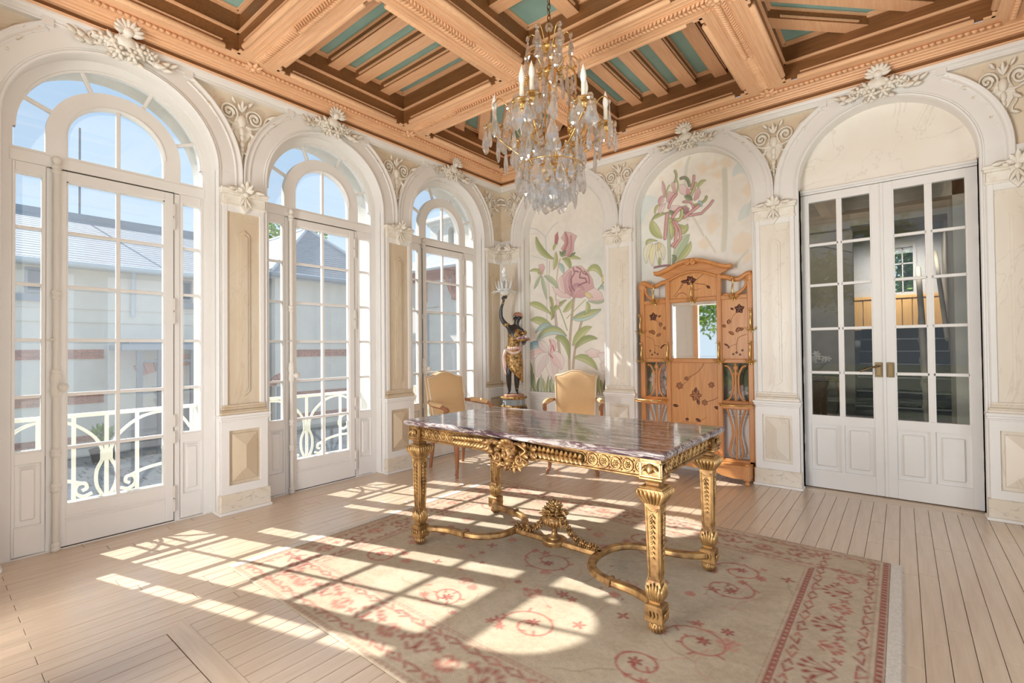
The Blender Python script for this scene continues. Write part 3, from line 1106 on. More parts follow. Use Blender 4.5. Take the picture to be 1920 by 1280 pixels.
def window_meshes(rail=True):
    W = {}
    m = MB()      # fixed frame, transom, arch
    m.box(.515, R_IN + .002, -.05, .022, 0, ZC)
    m.box(-R_IN - .002, -.515, -.05, .022, 0, ZC)
    ring(m, .515, R_IN + .002, -.05, .022)
    ring(m, .500, .517, -.03, .012)
    m.box(-.53, .53, -.045, .026, 2.432, 2.505, .004)
    m.box(-.53, .53, -.03, .016, 2.425, 2.52)
    for sg in (-1, 1):
        m.box(sg * .327, sg * .362, -.045, .016, 0, 2.43)
        m.box(sg * .378, sg * .360, -.035, .010, .6, 2.43)
    m.box(-.57, .57, -.05, .03, -.01, .006)
    W['frame'] = m.mesh('frame', white)
    m = MB()      # inner arch and its spokes
    ring(m, .268, .368, -.035, .020, cz=2.65, bead=.012)
    for sg in (-1, 1):
        m.box(sg * .268, sg * .368, -.035, .020, 2.50, 2.65)
        m.box(sg * .262, sg * .270, -.03, .012, 2.50, 2.65)
    for a in (22.5, 67.5, 112.5, 157.5):
        m.M = T(0, 0, 2.65) @ Matrix.Rotation(-math.radians(a), 4, 'Y')
        m.box(.36, .522, -.022, .010, -.011, .011, .003)
        m.M = None
    m.box(-.011, .011, -.022, .012, 2.50, 2.93, .003)
    m.box(-.27, .27, -.03, .012, 2.50, 2.522)
    for sg in (-1, 1):
        m.box(sg * .365, sg * .51, -.03, .012, 2.50, 2.522)
    W['fanlight'] = m.mesh('fanlight', white)
    m = MB()      # centre leaf
    for sg in (-1, 1):
        m.box(sg * .268, sg * .322, -.028, .026, .012, 2.424, .003)
        m.box(sg * .260, sg * .270, -.02, .016, .27, 2.36)
    m.box(-.27, .27, -.028, .026, 2.362, 2.424, .003)
    m.box(-.27, .27, -.02, .016, 2.352, 2.366)
    m.box(-.27, .27, -.028, .020, .012, .262)
    m.box(-.27, .27, -.028, .026, .012, .165, .003)
    m.box(-.27, .27, -.02, .030, .178, .188, .003)
    m.box(-.27, .27, -.028, .024, .20, .268, .003)
    m.box(-.27, .27, -.02, .018, .266, .281)
    for z in ROWS[1:-1]:
        m.box(-.262, .262, -.02, .012, z - .011, z + .011, .003)
    m.box(-.011, .011, -.021, .013, .275, 2.358, .003)
    W['french_door'] = m.mesh('french_door', white)
    m = MB()      # shadow gaps round the leaf
    m.box(.3225, .3268, -.02, .0235, 0, 2.43)
    m.box(-.3262, -.3225, -.02, .0200, 0, 2.43)
    m.box(-.325, .325, -.02, .0235, 2.4242, 2.4315)
    m.box(-.325, .325, -.02, .024, .0062, .0118)
    W['rebate'] = m.mesh('rebate', dark_gap)
    m = MB()      # side light
    for a, b in ((.366, .384), (.500, .518)):
        m.box(a, b, -.028, .022, .012, 2.43, .002)
    m.box(.38, .505, -.028, .022, 2.366, 2.43, .002)
    m.box(.38, .505, -.02, .016, 2.356, 2.37)
    m.box(.38, .505, -.028, .022, .568, .636, .002)
    m.box(.38, .505, -.02, .016, .632, .648)
    m.box(.38, .505, -.028, .022, .012, .185, .002)
    m.box(.38, .505, -.028, .010, .18, .57)
    m.box(.408, .477, -.02, .020, .222, .538, .008)
    m.box(.38, .505, .01, .026, .184, .192, .002)
    m.box(.405, .480, .01, .024, .545, .551, .002)
    for z in ROWS[2:-1]:
        m.box(.38, .505, -.02, .010, z - .010, z + .010, .003)
    W['side_light'] = m.mesh('side_light', white)
    m2 = MB()
    m2.v = [(-x, y, z) for x, y, z in m.v]
    m2.f = [f[::-1] for f in m.f]
    m2.sm, m2.mi = m.sm, m.mi
    W['side_light_m'] = m2.mesh('side_light', white)
    m = MB()      # espagnolette on the opening stile, +u side
    u = .318
    m.tube([(u, .040, .03), (u, .040, 2.46)], .017, 12)
    for z in (.03, .40, .62, 1.02, 1.12, 1.62, 2.42):
        m.lathe([(.018, -.03), (.024, -.024), (.024, -.01), (.020, -.006), (.026, .006), (.026, .016), (.019, .026)], 12, (u, .040, z))
    m.ball((u, .046, 2.475), (.026, .022, .028), 8, 6)
    m.lathe([(.018, -.10), (.030, -.07), (.022, -.02), (.030, .02), (.018, .08)], 12, (u, .042, 1.07))
    m.tube([(u, .05, 1.335), (u + .05, .062, 1.33)], .007, 8)
    m.ball((u - .03, .075, 1.03), (.028, .026, .028), 10, 7)
    m.tube([(u, .05, 1.04), (u - .03, .075, 1.03)], .012, 8)
    W['espagnolette'] = m.mesh('espagnolette', metal_white)
    m = MB()
    for z in (.12, .22, .62, .74, 1.50, 1.60, 2.20, 2.30):
        m.tube([(-.326, .030, z - .035), (-.326, .030, z + .035)], .008, 8)
        m.ball((-.326, .030, z + .04), .008, 6, 4)
        m.ball((-.326, .030, z - .04), .008, 6, 4)
    W['hinge'] = m.mesh('hinge', metal_white)
    m = MB()      # panes, one set per leaf
    def pane(a, b, c, d):
        m.box(a, b, -.007, -.004, c, d)
    panes = {}
    for key in ('door', 'side', 'fan'):
        panes[key] = []
    for i in range(6):
        for a, b in ((-.262, -.009), (.009, .262)):
            panes['door'].append((a, b, ROWS[i], ROWS[i + 1]))
    for i in range(1, 6):
        panes['side'].append((.382, .502, ROWS[i], ROWS[i + 1]))
    W['panes'] = panes
    return W

def pane_mesh(a, b, c, d):
    m = MB()
    m.box(a, b, -.0065, -.0035, c, d)
    return m.mesh('pane', pane_mat)
def fan_panes():
    out = []
    for sg in (-1, 1):                 # halves of the inner arch
        m = MB()
        poly = [(0, 2.515), (.266, 2.515)] + [(.266 * math.cos(a), 2.65 + .266 * math.sin(a)) for a in [PI / 2 * i / 10 for i in range(11)]]
        poly = [(sg * x, z) for x, z in poly]
        m.prism(poly, -.0065, -.0035, 'y')
        out.append(m.mesh('pane', pane_mat))
    cuts = [0, 22.5, 67.5, 112.5, 157.5, 180]
    for k in range(5):
        m = MB()
        a0, a1 = math.radians(cuts[k]), math.radians(cuts[k + 1])
        o = arc(0, 2.65, .506, a0, a1, 10)
        i = arc(0, 2.65, .362, a1, a0, 10)
        poly = o + i
        if k == 0:
            poly = [(.362, 2.515), (.506, 2.515)] + poly
        if k == 4:
            poly = o + [(-.506, 2.515), (-.362, 2.515)] + i
        m.prism(poly, -.0065, -.0035, 'y')
        out.append(m.mesh('pane', pane_mat))
    return out
WM = window_meshes()
PANE = {k: [pane_mesh(*p) for p in v] for k, v in WM['panes'].items() if v}
PANE['fan'] = fan_panes()
def flip(me):
    m = me.copy()
    m.name = 'pane'
    v = np.zeros(len(m.vertices) * 3, dtype=np.float32)
    m.vertices.foreach_get('co', v)
    v[0::3] *= -1
    m.vertices.foreach_set('co', v)
    m.flip_normals()
    return m
PANE['side_m'] = [flip(p) for p in PANE['side']]
def french_window(n, M):
    w = empty('window_%d' % n, M=M, kind='structure')
    inst('frame', WM['frame'], w)
    f = inst('fanlight', WM['fanlight'], w)
    for p in PANE['fan']:
        inst('pane', p, f)
    d = inst('french_door', WM['french_door'], w)
    for p in PANE['door']:
        inst('pane', p, d)
    inst('espagnolette', WM['espagnolette'], d)
    inst('hinge', WM['hinge'], d)
    inst('rebate', WM['rebate'], d)
    for k, q in (('side_light', 'side'), ('side_light_m', 'side_m')):
        s = inst('side_light', WM[k], w)
        for p in PANE[q]:
            inst('pane', p, s)
    return w
for i, cu in enumerate((BAY, 0, -BAY)):
    french_window(i + 1, WALLS['left'] @ T(cu, 0, 0))

# ----------------------------------------------------------------- double doors in the back wall
def double_door():
    d = empty('door_1', M=WALLS['back'] @ T(-BAY, 0, 0), kind='structure')
    m = MB()
    # casing in the reveal and the stone lunette over it
    for sg in (-1, 1):
        m.box(sg * .572, sg * .596, .0, .10, 0, 2.62)
        m.box(sg * .572, sg * .585, -.02, .03, 0, 2.66, .004)
    m.box(-.585, .585, -.03, .022, 2.583, 2.600, .003)
    m.box(-.585, .585, -.03, .034, 2.600, 2.622, .004)
    m.build('frame', white, d)
    m = MB()
    m.prism([(-.58, 2.62), (.58, 2.62)] + arc(0, ZS, .58, 0, PI, 32), -.03, .002, 'y')
    m.build('lunette', marble_white, d)
    xs = ((-.508, -.296), (-.270, -.064))          # pane columns of the right-hand leaf, seen from the room
    rows = (.640, 1.013, 1.393, 1.776, 2.132, 2.510)
    meshes = []
    for sg in (1, -1):
        # u runs right to left in the picture on this wall
        c = MB()
        U = lambda a, b: (sg * a, sg * b)
        lf = (.011, .575)
        cols = ((.070, .278), (.301, .520)) if sg > 0 else ((.072, .276), (.306, .510))
        a, b = lf
        w0, w1 = -.026, .014
        def bx(a, b, c0, c1, z0, z1, ch=0):
            c.box(sg * a, sg * b, c0, c1, z0, z1, ch)
        bx(a - .008, cols[0][0], w0, w1, .012, 2.578, .002)
        bx(cols[1][1], b, w0, w1, .012, 2.578, .002)
        bx(cols[0][0], cols[1][1], w0, w1, 2.510, 2.578)
        bx(cols[0][0], cols[1][1], w0, w1, .565, .640)
        bx(cols[0][0], cols[1][1], w0, w1, .012, .165)
        bx(cols[0][1], cols[1][0], w0, w1, .165, .565)
        bx(cols[0][1], cols[1][0], w0 + .008, w1 - .002, .64, 2.51, .003)
        for z in rows[1:-1]:
            bx(cols[0][0], cols[1][1], w0 + .008, w1 - .003, z - .012, z + .012, .003)
        for q in cols:
            bx(q[0], q[1], w0, -.004, .165, .565)
            bx(q[0] + .035, q[1] - .035, w0, .012, .20, .53, .008)
            # glazing bead
            bx(q[0] - .002, q[0] + .008, w0, w1 - .003, .64, 2.51)
            bx(q[1] - .008, q[1] + .002, w0, w1 - .003, .64, 2.51)
        if sg > 0:
            bx(-.012, .012, .010, .022, .012, 2.578, .004)
        leaf = c.build('door_leaf', white, d)
        for q in cols:
            for i in range(5):
                p = MB()
                x0, x1 = sorted((sg * q[0], sg * q[1]))
                p.box(x0, x1, -.010, -.007, rows[i], rows[i + 1])
                p.build('pane', inner_pane, leaf)
        h = MB()
        for z in (.27, .42, .95, 1.10, 1.95, 2.10, 2.40):
            h.tube([(sg * .578, .018, z - .04), (sg * .578, .018, z + .04)], .008, 8)
        h.build('hinge', metal_white, leaf)
        k = MB()
        k.box(sg * .014, sg * .062, .012, .026, .985, 1.105, .003)
        k.box(sg * .022, sg * .054, .024, .030, .998, 1.092, .002)
        k.tube([(sg * .03, .031, 1.025), (sg * .03, .034, 1.025)], .006, 8)
        k.build('lock_plate', bronze, leaf)
        if sg > 0:
            k = MB()
            k.tube([(.038, .03, 1.075), (.038, .07, 1.075), (.06, .075, 1.072), (.10, .075, 1.058), (.16, .072, 1.030)], [.007, .007, .008, .006, .008], 8)
            k.build('handle', bronze, leaf)
    t = MB()
    t.box(-.58, .58, -.10, .10, -.012, .004)
    t.build('threshold', oak_floor_for(True), d)
double_door()

def terrace_window():
    """the garden window opposite the murals, one leaf folded back; seen in the hall stand mirror"""
    w = empty('window_5', M=WALLS['front'] @ T(-BAY, 0, 0), kind='structure')
    m = MB()
    m.box(-.575, .575, -.06, .03, 2.08, 2.20, .004)
    m.box(-.575, .575, -.06, .02, 2.40, 2.52, .004)
    ring(m, .515, .574, -.06, .02)
    for sg in (-1, 1):
        m.box(sg * .574, sg * .535, -.06, .02, 0, 2.65)
    m.build('frame', white, w)
    m = MB()
    m.box(-.50, -.14, -.05, -.015, .02, 2.08, .003)
    m.box(-.46, -.30, -.02, -.008, .25, 1.95, .006)
    m.box(-.27, -.17, -.02, -.008, .25, 1.95, .006)
    m.build('shutter_leaf', white, w)
    m = MB()
    m.box(-.135, -.04, -.07, .01, .02, 2.08, .005)
    m.box(-.125, -.10, .008, .016, .02, 2.08, .003)
    m.build('wooden_post', wood_hi, w)
terrace_window()

# ================================================================= outside the left windows
render_w = mat('rendered_wall', (0.78, 0.73, 0.66), rough=0.9, c2=(0.74, 0.69, 0.62), scale=2.0)
render_n = mat('north_render', (0.74, 0.69, 0.61), rough=0.9, c2=(0.70, 0.65, 0.58), scale=2.0)
slate = mat('slate', (0.34, 0.34, 0.355), rough=0.65, c2=(0.29, 0.29, 0.305), scale=9.0, stretch=(1, 1, 3), island=.045)
lead = mat('lead_ridge', (0.30, 0.33, 0.38), rough=0.5)
lead_pale = mat('zinc', (0.62, 0.64, 0.66), rough=0.5)
brick = mat('red_brick', (0.50, 0.21, 0.15), rough=0.85, c2=(0.42, 0.17, 0.12), scale=12, island=.15)
grey_timber = mat('grey_timber', (0.20, 0.21, 0.23), rough=0.6)
red_timber = mat('red_timber', (0.45, 0.16, 0.10), rough=0.6)
dark_glass = mat('dark_window', (0.10, 0.12, 0.15), rough=0.15)
rail_paint = mat('cream_railing_paint', (0.86, 0.84, 0.70), rough=0.45)
leaf_mat = mat('leaf_green', (0.17, 0.31, 0.05), rough=0.55, c2=(0.32, 0.46, 0.11), scale=2.0, island=.35)
bark = mat('bark', (0.12, 0.09, 0.06), rough=0.9, c2=(0.2, 0.15, 0.1), scale=8)
cobble_mat = mat('courtyard_stone', (0.44, 0.41, 0.38), rough=0.85, c2=(0.35, 0.33, 0.31), scale=5, island=.12)
pot_mat = mat('dark_pot', (0.05, 0.05, 0.05), rough=0.5)
GZ = -1.4
g = MB()
g.box(-40, -.36, -30, 40, GZ - .3, GZ - .03)
ground = g.build('ground', dark_gap, kind='structure')
def paving():
    m = MB()
    rnd = random.Random(5)
    x = -11.9
    while x < -5.5:
        d = rnd.uniform(.26, .42)
        y = -6.5 + rnd.random() * .4
        while y < 6.5:
            w = rnd.uniform(.4, .75)
            m.box(x + .012, x + d - .012, y + .012, y + w - .012, GZ - .05, GZ + rnd.uniform(-.008, .008), .01)
            y += w
        x += d
    m.build('paving_stones', cobble_mat, ground, kind='stuff')
    m = MB()
    m.box(-40, -12, -30, 40, GZ - .06, GZ - .02)
    m.box(-5.5, -.36, -30, 40, GZ - .06, GZ - .02)
    m.box(-12, -5.5, 6.5, 40, GZ - .06, GZ - .02)
    m.box(-12, -5.5, -30, -6.5, GZ - .06, GZ - .02)
    m.build('plain_paving', cobble_mat, ground)
paving()
# garden ground and lawn on the other two sides of the pavilion
lawn = mat('garden_ground', (0.42, 0.40, 0.32), rough=0.95, c2=(0.28, 0.32, 0.18), scale=1.5)
g = MB()
g.box(-3, 40, -40, -5.56, -.45, -.25)
g.box(5.45, 40, -5.56, 0, -.45, -.25)
g.build('garden_ground', lawn, kind='structure')

def slate_roof(m, a, b, c, d, n):
    """courses of slates on the quad eave a-b to ridge d-c; each course a thin overlapping board of joined slates"""
    a, b, c, d = map(Vector, (a, b, c, d))
    nrm = (b - a).cross(d - a).normalized()
    if nrm.z < 0:
        nrm = -nrm
    rnd = random.Random(2)
    for i in range(n):
        t0, t1 = i / n, min(1, (i + 1.25) / n)
        L0, R0, L1, R1 = a.lerp(d, t0), b.lerp(c, t0), a.lerp(d, t1), b.lerp(c, t1)
        k = max(3, int((R0 - L0).length / .32))
        for j in range(k + 1):
            sh = -.5 if i % 2 else 0
            s0, s1 = max(0, (j + sh) / k), min(1, (j + 1 + sh) / k)
            if s1 <= s0:
                continue
            lift = nrm * .011
            p = [L0.lerp(R0, s0), L0.lerp(R0, s1), L1.lerp(R1, s1), L1.lerp(R1, s0)]
            q = [(p[0] + lift)[:], (p[1] + lift)[:], (p[2] + nrm * .004)[:], (p[3] + nrm * .004)[:], p[0][:], p[1][:]]
            m.add(q, [(0, 1, 2, 3), (4, 5, 1, 0)])

def brick_run(m, x, y0, y1, z0, z1, courses):
    h = (z1 - z0) / courses
    for c in range(courses):
        y = y0 - (.11 if c % 2 else 0)
        while y < y1:
            a, b = max(y, y0), min(y + .215, y1)
            if b - a > .03:
                m.box(x - .02, x + .02, a + .005, b - .005, z0 + c * h + .005, z0 + (c + 1) * h - .005)
            y += .22

def courtyard_house():
    o = empty('courtyard_house', loc=(-12, -8, GZ), label='long low pale rendered house with grey slate roof and red brick bands across the courtyard', category='house')
    o_inv = T(12, 8, -GZ)
    def B(m, name, mats, parent=o, **k):
        m2 = m
        M = o_inv if parent is o else None
        return m2.build(name, mats, parent, M=M, **k)
    m = MB()
    m.box(-19, -12, -24, 2.0, GZ, 3.42)
    m.box(-12, -11.96, -24, 2.0, 2.02, 2.06)
    m.box(-12.02, -11.96, -24, 2.25, 2.36, 2.39)
    m.box(-12, -11.95, -24, 2.0, GZ, GZ + .35)
    wall = B(m, 'wall', render_w)
    m = MB()
    slate_roof(m, (-11.65, -24, 3.52), (-11.65, 2.0, 3.52), (-15.5, 2.0, 5.40), (-15.5, -24, 5.40), 22)
    m.add([(-11.6, -24, 3.45), (-11.6, 2.0, 3.45), (-15.5, 2.0, 5.36), (-15.5, -24, 5.36), (-19.4, -24, 3.45), (-19.4, 2.0, 3.45)], [(0, 1, 2, 3), (3, 2, 5, 4), (1, 5, 2), (0, 3, 4)])
    B(m, 'roof', slate)
    m = MB()
    m.box(-15.7, -15.32, -24, 2.0, 5.30, 5.50)
    B(m, 'ridge_cap', lead)
    m = MB()
    m.tube([(-11.56, -24, 3.42), (-11.56, 2.0, 3.42)], .085, 8)
    m.tube([(-11.6, -1.3, 3.4), (-11.75, -1.28, 3.2), (-11.93, -1.25, 3.0), (-11.93, -1.25, 2.2)], .05, 8)
    B(m, 'gutter', lead_pale)
    m = MB()
    m.box(-12, -11.6, -24, 2.0, 3.36, 3.42)
    B(m, 'eave_board', render_w)
    for z0, z1, e in ((1.085, 1.33, -1.85), (-.05, .18, -1.85), (-1.02, -.86, -2.0)):
        m = MB()
        brick_run(m, -11.985, -9, e, z0, z1, 3)
        B(m, 'brick_band', brick, kind='stuff')
    for yc, w in ((-3.13, .19), (-.04, .19), (-7.2, .19)):
        m = MB()
        m.box(-12.05, -11.94, yc - w, yc + w, 2.70, 3.30)
        m.box(-12, -11.90, yc - w - .18, yc + w + .18, 2.50, 2.66)
        f = B(m, 'window', lead)
        m = MB()
        m.box(-11.945, -11.93, yc - w + .05, yc + w - .05, 2.76, 3.24)
        m.build('pane', dark_glass, f)
    m = MB()
    m.tube([(-15.5, -1.76, 5.4), (-15.5, -1.76, 8.2)], .03, 6)
    B(m, 'aerial', grey_timber)
courtyard_house()

def porch():
    o = empty('timber_porch', loc=(-10.8, -.9, GZ), label='dark grey timber porch with flat roof against the courtyard house', category='porch')
    M = T(10.8, .9, -GZ)
    m = MB()
    m.box(-12.0, -10.7, -1.75, 1.6, 1.30, 1.44)
    m.box(-12.0, -10.8, -1.6, 1.5, 1.44, 1.52)
    m.build('roof', lead, o, M=M)
    for y in (-1.38, -.94, -.2, .8):
        m = MB()
        m.box(-10.86, -10.74, y - .06, y + .06, GZ, 1.3)
        m.build('post', grey_timber, o, M=M)
    m = MB()
    for z, h in ((.98, .06), (.30, .05), (.18, .03), (-.85, .06)):
        m.box(-10.85, -10.77, -1.45, 1.4, z, z + h)
    m.build('cross_rail', grey_timber, o, M=M)
    m = MB()
    n = 16
    for i in range(n):
        a0, a1 = PI * (.38 + .24 * i / n), PI * (.38 + .24 * (i + .92) / n)
        q = [(.15 + r * math.cos(a), -3.25 + r * math.sin(a)) for r, a in ((4.15, a0), (4.15, a1), (4.45, a1), (4.45, a0))]
        m.prism(q, -11.0, -10.9, 'x')
    m.build('brick_arch', brick, o, M=M, kind='stuff')
    m = MB()
    m.box(-11.9, -11.84, -1.3, 1.2, GZ, -.3)
    m.build('panelling', grey_timber, o, M=M)
porch()

def hipped_house():
    o = empty('hipped_house', loc=(-11.5, 4.4, GZ), label='pale house with hipped grey slate roof and brick bands beyond the middle window', category='house')
    M = T(11.5, -4.4, -GZ)
    m = MB()
    m.box(-20, -11.5, 2.35, 6.6, GZ, 3.62)
    m.build('wall', render_w, o, M=M)
    e0, e1, ez = 2.05, 6.9, 3.72
    ap = (-13.9, 4.72, 6.0)
    bk = (-20, 4.72, 6.0)
    m = MB()
    slate_roof(m, (-11.1, e0, ez), (-11.1, e1, ez), ap, ap, 24)
    slate_roof(m, (-20, e0, ez), (-11.1, e0, ez), ap, bk, 24)
    m.add([(-11.1, e0, ez), (-11.1, e1, ez), ap, (-20, e1, ez), (-20, e0, ez), bk], [(0, 1, 2), (1, 3, 5, 2), (0, 2, 5, 4)])
    m.build('roof', slate, o, M=M)
    m = MB()
    m.tube([ap, bk], .09, 6)
    m.tube([ap, (-11.1, e0, ez + .05)], .07, 6)
    m.tube([ap, (-11.1, e1, ez + .05)], .07, 6)
    m.build('ridge_cap', lead_pale, o, M=M)
    m = MB()
    m.tube([(-20, e0, ez - .06), (-11.05, e0, ez - .06), (-11.05, e1, ez - .06)], .09, 8)
    m.build('gutter', lead, o, M=M)
    m = MB()
    m.box(-11.6, -11.1, e0, e1, 3.58, 3.64)
    m.build('eave_board', lead_pale, o, M=M)
    for z0, z1 in ((1.04, 1.28), (-.25, -.12), (-1.0, -.86)):
        m = MB()
        brick_run(m, -11.49, 2.9, 6.5, z0, z1, 3)
        m.build('brick_band', brick, o, M=M, kind='stuff')
    m = MB()
    m.box(-11.52, -11.46, 2.40, 2.72, GZ + .2, .10)
    w = m.build('arched_window', lead, o, M=M)
    m = MB()
    for i in range(9):
        a0, a1 = PI * i / 9, PI * (i + .85) / 9
        q = [(2.56 + r * math.cos(a), .10 + r * math.sin(a)) for r, a in ((.20, a0), (.20, a1), (.42, a1), (.42, a0))]
        m.prism(q, -11.52, -11.45, 'x')
    m.build('brick_arch', brick, o, M=M, kind='stuff')
hipped_house()

def north_house():
    o = empty('chalet_house', loc=(-9, 7.5, GZ), label='house with red timber eave brackets and slate roof seen through the third window', category='house')
    M = T(9, -7.5, -GZ)
    m = MB()
    m.box(-11.9, -1.2, 7.5, 11, GZ, 4.15)
    m.box(-10.6, -9.3, 7.42, 7.5, 2.62, 2.80)
    m.box(-10.5, -9.4, 7.44, 7.5, 2.86, 2.92)
    m.build('wall', render_n, o, M=M)
    m = MB()
    slate_roof(m, (-12.3, 6.85, 4.22), (-1, 6.85, 4.22), (-1, 10, 5.6), (-12.3, 10, 5.6), 14)
    m.add([(-12.3, 6.8, 4.16), (-1, 6.8, 4.16), (-1, 10, 5.56), (-12.3, 10, 5.56)], [(0, 1, 2, 3)])
    m.build('roof', slate, o, M=M)
    m = MB()
    m.tube([(-12.3, 6.78, 4.18), (-1, 6.78, 4.18)], .08, 8)
    m.build('gutter', lead_pale, o, M=M)
    m = MB()
    m.box(-12.2, -1, 7.40, 7.5, 3.86, 4.14)
    m.box(-12.2, -1, 6.9, 7.5, 4.10, 4.14)
    m.build('eave_board', red_timber, o, M=M)
    for x in (-10.1, -8.5, -6.9):
        m = MB()
        m.box(x - .07, x + .07, 6.95, 7.5, 3.94, 4.08)
        m.box(x - .07, x + .07, 7.36, 7.5, 3.05, 4.0)
        m.tube([(x, 7.42, 3.15), (x, 7.22, 3.42), (x, 7.02, 3.95)], .07, 6)
        m.build('bracket', red_timber, o, M=M)
    m = MB()
    m.box(-10.26, -9.93, 7.40, 7.5, -.2, 2.55)
    m.build('shutter', lead, o, M=M)
north_house()

def tower():
    o = empty('stone_belvedere', loc=(-13, 13, GZ), label='square stone belvedere tower with arched openings above the chalet roof', category='tower')
    M = T(13, -13, -GZ)
    m = MB()
    x0, x1, y0, y1 = -14.9, -11.2, 12, 15
    m.box(x0, x1, y0, y1, GZ, 6.05)
    # corner piers and mullions leave arched openings
    xs = (x0, -14.35, -13.95, -13.55, -13.15, -12.7, -12.2, -11.75, x1)
    for i in range(0, 8, 2):
        m.box(xs[i], xs[i + 1], y0, y0 + .4, 6.05, 7.6)
    for i in range(1, 7, 2):
        a, b = xs[i], xs[i + 1]
        c, r = (a + b) / 2, (b - a) / 2
        m.prism([(a, 7.6), (a, 7.3)] + [(c - r * math.cos(PI * k / 8), 7.2 + r * math.sin(PI * k / 8)) for k in range(9)] + [(b, 7.3), (b, 7.6)], y0, y0 + .4, 'y')
    m.box(x0, x0 + .4, y0 + .4, y1, 6.05, 7.6)
    m.box(x1 - .4, x1, y0 + .4, y1, 6.05, 7.6)
    m.box(x0 + .5, x1 - .5, y1 - .4, y1, 6.05, 7.6)
    m.build('wall', stone_out, o, M=M)
    m = MB()
    m.box(x0 - .25, x1 + .25, y0 - .25, y1 + .2, 7.75, 7.98, .05)
    m.box(x0 - .12, x1 + .12, y0 - .12, y1 + .1, 7.6, 7.78, .03)
    m.box(x0 - .15, x1 + .15, y0 - .15, y1, 5.8, 6.0, .03)
    m.build('cornice', stone_out, o, M=M)
tower()

def tree(name, loc, h, R, seed, label, n=2600, leaf=.16):
    o = empty(name, loc=loc, label=label, category='tree')
    rnd = random.Random(seed)
    t = MB()
    t.tube([(0, 0, 0), (.05, .03, h * .45), (0, .1, h * .8)], [.16, .12, .05], 8)
    for k in range(5):
        a = rnd.random() * 6.3
        t.tube([(0.02, .03, h * (.35 + .07 * k)), (math.cos(a) * R * .5, math.sin(a) * R * .5, h * (.5 + .07 * k)), (math.cos(a) * R * .8, math.sin(a) * R * .8, h * (.6 + .07 * k))], [.06, .04, .015], 6)
    t.build('trunk', bark, o)
    f = MB()
    cl = [(rnd.gauss(0, R * .45), rnd.gauss(0, R * .45), h * rnd.uniform(.5, .98), R * rnd.uniform(.25, .5)) for _ in range(16)]
    for i in range(n):
        c = cl[i % 16]
        p = Vector((rnd.gauss(0, 1), rnd.gauss(0, 1), rnd.gauss(0, .8))).normalized() * c[3] * rnd.uniform(.5, 1.0) + Vector(c[:3])
        d = Vector((rnd.gauss(0, 1), rnd.gauss(0, 1), rnd.gauss(-.3, .6))).normalized()
        s = d.orthogonal().normalized()
        L, W = leaf * rnd.uniform(.7, 1.3), leaf * .5
        f.add([p[:], (p + d * L * .5 + s * W * .5)[:], (p + d * L)[:], (p + d * L * .5 - s * W * .5)[:]], [(0, 1, 2, 3)])
    f.build('foliage', leaf_mat, o, kind='stuff')
tree('tree', (-25, 9.2, GZ), 9.7, 2.6, 3, 'green tree showing above the hipped slate roof', n=3000, leaf=.3)
tree('tree', (-24, 6.2, GZ), 9.2, 1.5, 9, 'slim tree left of the hipped roof, half hidden behind the first pilaster', n=1500, leaf=.3)
# garden seen in the hall-stand mirror and through the open sides
for i, (x, y, h, R) in enumerate(((-.9, -8.6, 4.2, 1.6), (1.3, -10.6, 5.0, 1.7), (-3.4, -11.4, 6, 2.2), (-.8, -14.5, 7, 2.6))):
    tree('tree', (x, y, -.25), h, R, 20 + i, ('leafy garden tree nearest the terrace, reflected in the hall stand mirror', 'tall garden tree behind the terrace, opposite the murals',
         'broad garden tree past the corner of the pavilion', 'garden tree farthest from the terrace')[i], n=5000, leaf=.16)

def balcony_railing(n, cu, label):
    """cream ironwork in the thickness of the wall: paired whiplash curves round a stem, a scroll each side"""
    o = empty('balcony_railing', M=WALLS['left'] @ T(cu, 0, 0), label=label, category='railing', group=None)
    w = -.30
    m = MB()
    m.box(-.575, .575, w - .022, w + .022, .795, .822, .004)
    m.box(-.575, .575, w - .014, w + .014, .200, .222, .003)
    m.build('rail', rail_paint, o)
    for u in (-.54, -.36, -.18, 0.0, .18, .36, .54):
        m = MB()
        z0 = .21
        m.box(u - .011, u + .011, w - .009, w + .009, z0, .80)
        m.build('baluster', rail_paint, o)
    c = MB()
    def tb(pts, r=.012, k=7):
        c.tube(smooth_path([(p[0], w, p[1]) for p in pts], k), r, 6, up=(0, 1, 0), flat=.8)
    for s in (-1, 1):
        tb([(s * .02, .215), (s * .055, .30), (s * .055, .40), (s * .022, .49), (s * .035, .58), (s * .09, .67), (s * .20, .755), (s * .34, .785), (s * .46, .74), (s * .53, .64)])
        tb([(s * .08, .25), (s * .13, .235), (s * .17, .27), (s * .16, .32), (s * .12, .325), (s * .11, .29), (s * .135, .275)])
        tb([(s * .14, .33), (s * .22, .36), (s * .34, .38), (s * .46, .385), (s * .52, .43), (s * .53, .52), (s * .47, .585), (s * .38, .57), (s * .345, .50), (s * .385, .44), (s * .44, .46), (s * .44, .51)])
    c.box(-.035, .035, w - .012, w + .012, .47, .54, .006)
    c.build('scrollwork', rail_paint, o)
balcony_railing(1, BAY, 'cream art nouveau iron railing outside the window nearest the camera')
balcony_railing(2, 0, 'cream art nouveau iron railing outside the middle window')
balcony_railing(3, -BAY, 'cream art nouveau iron railing outside the third window, behind the tan chair')
m = MB()
m.box(-.95, -.30, -5.5, .4, -.25, -.10)
m.box(-.40, .0, -5.4, .1, -.12, -.012)
m.build('ground', stone_out, kind='structure')

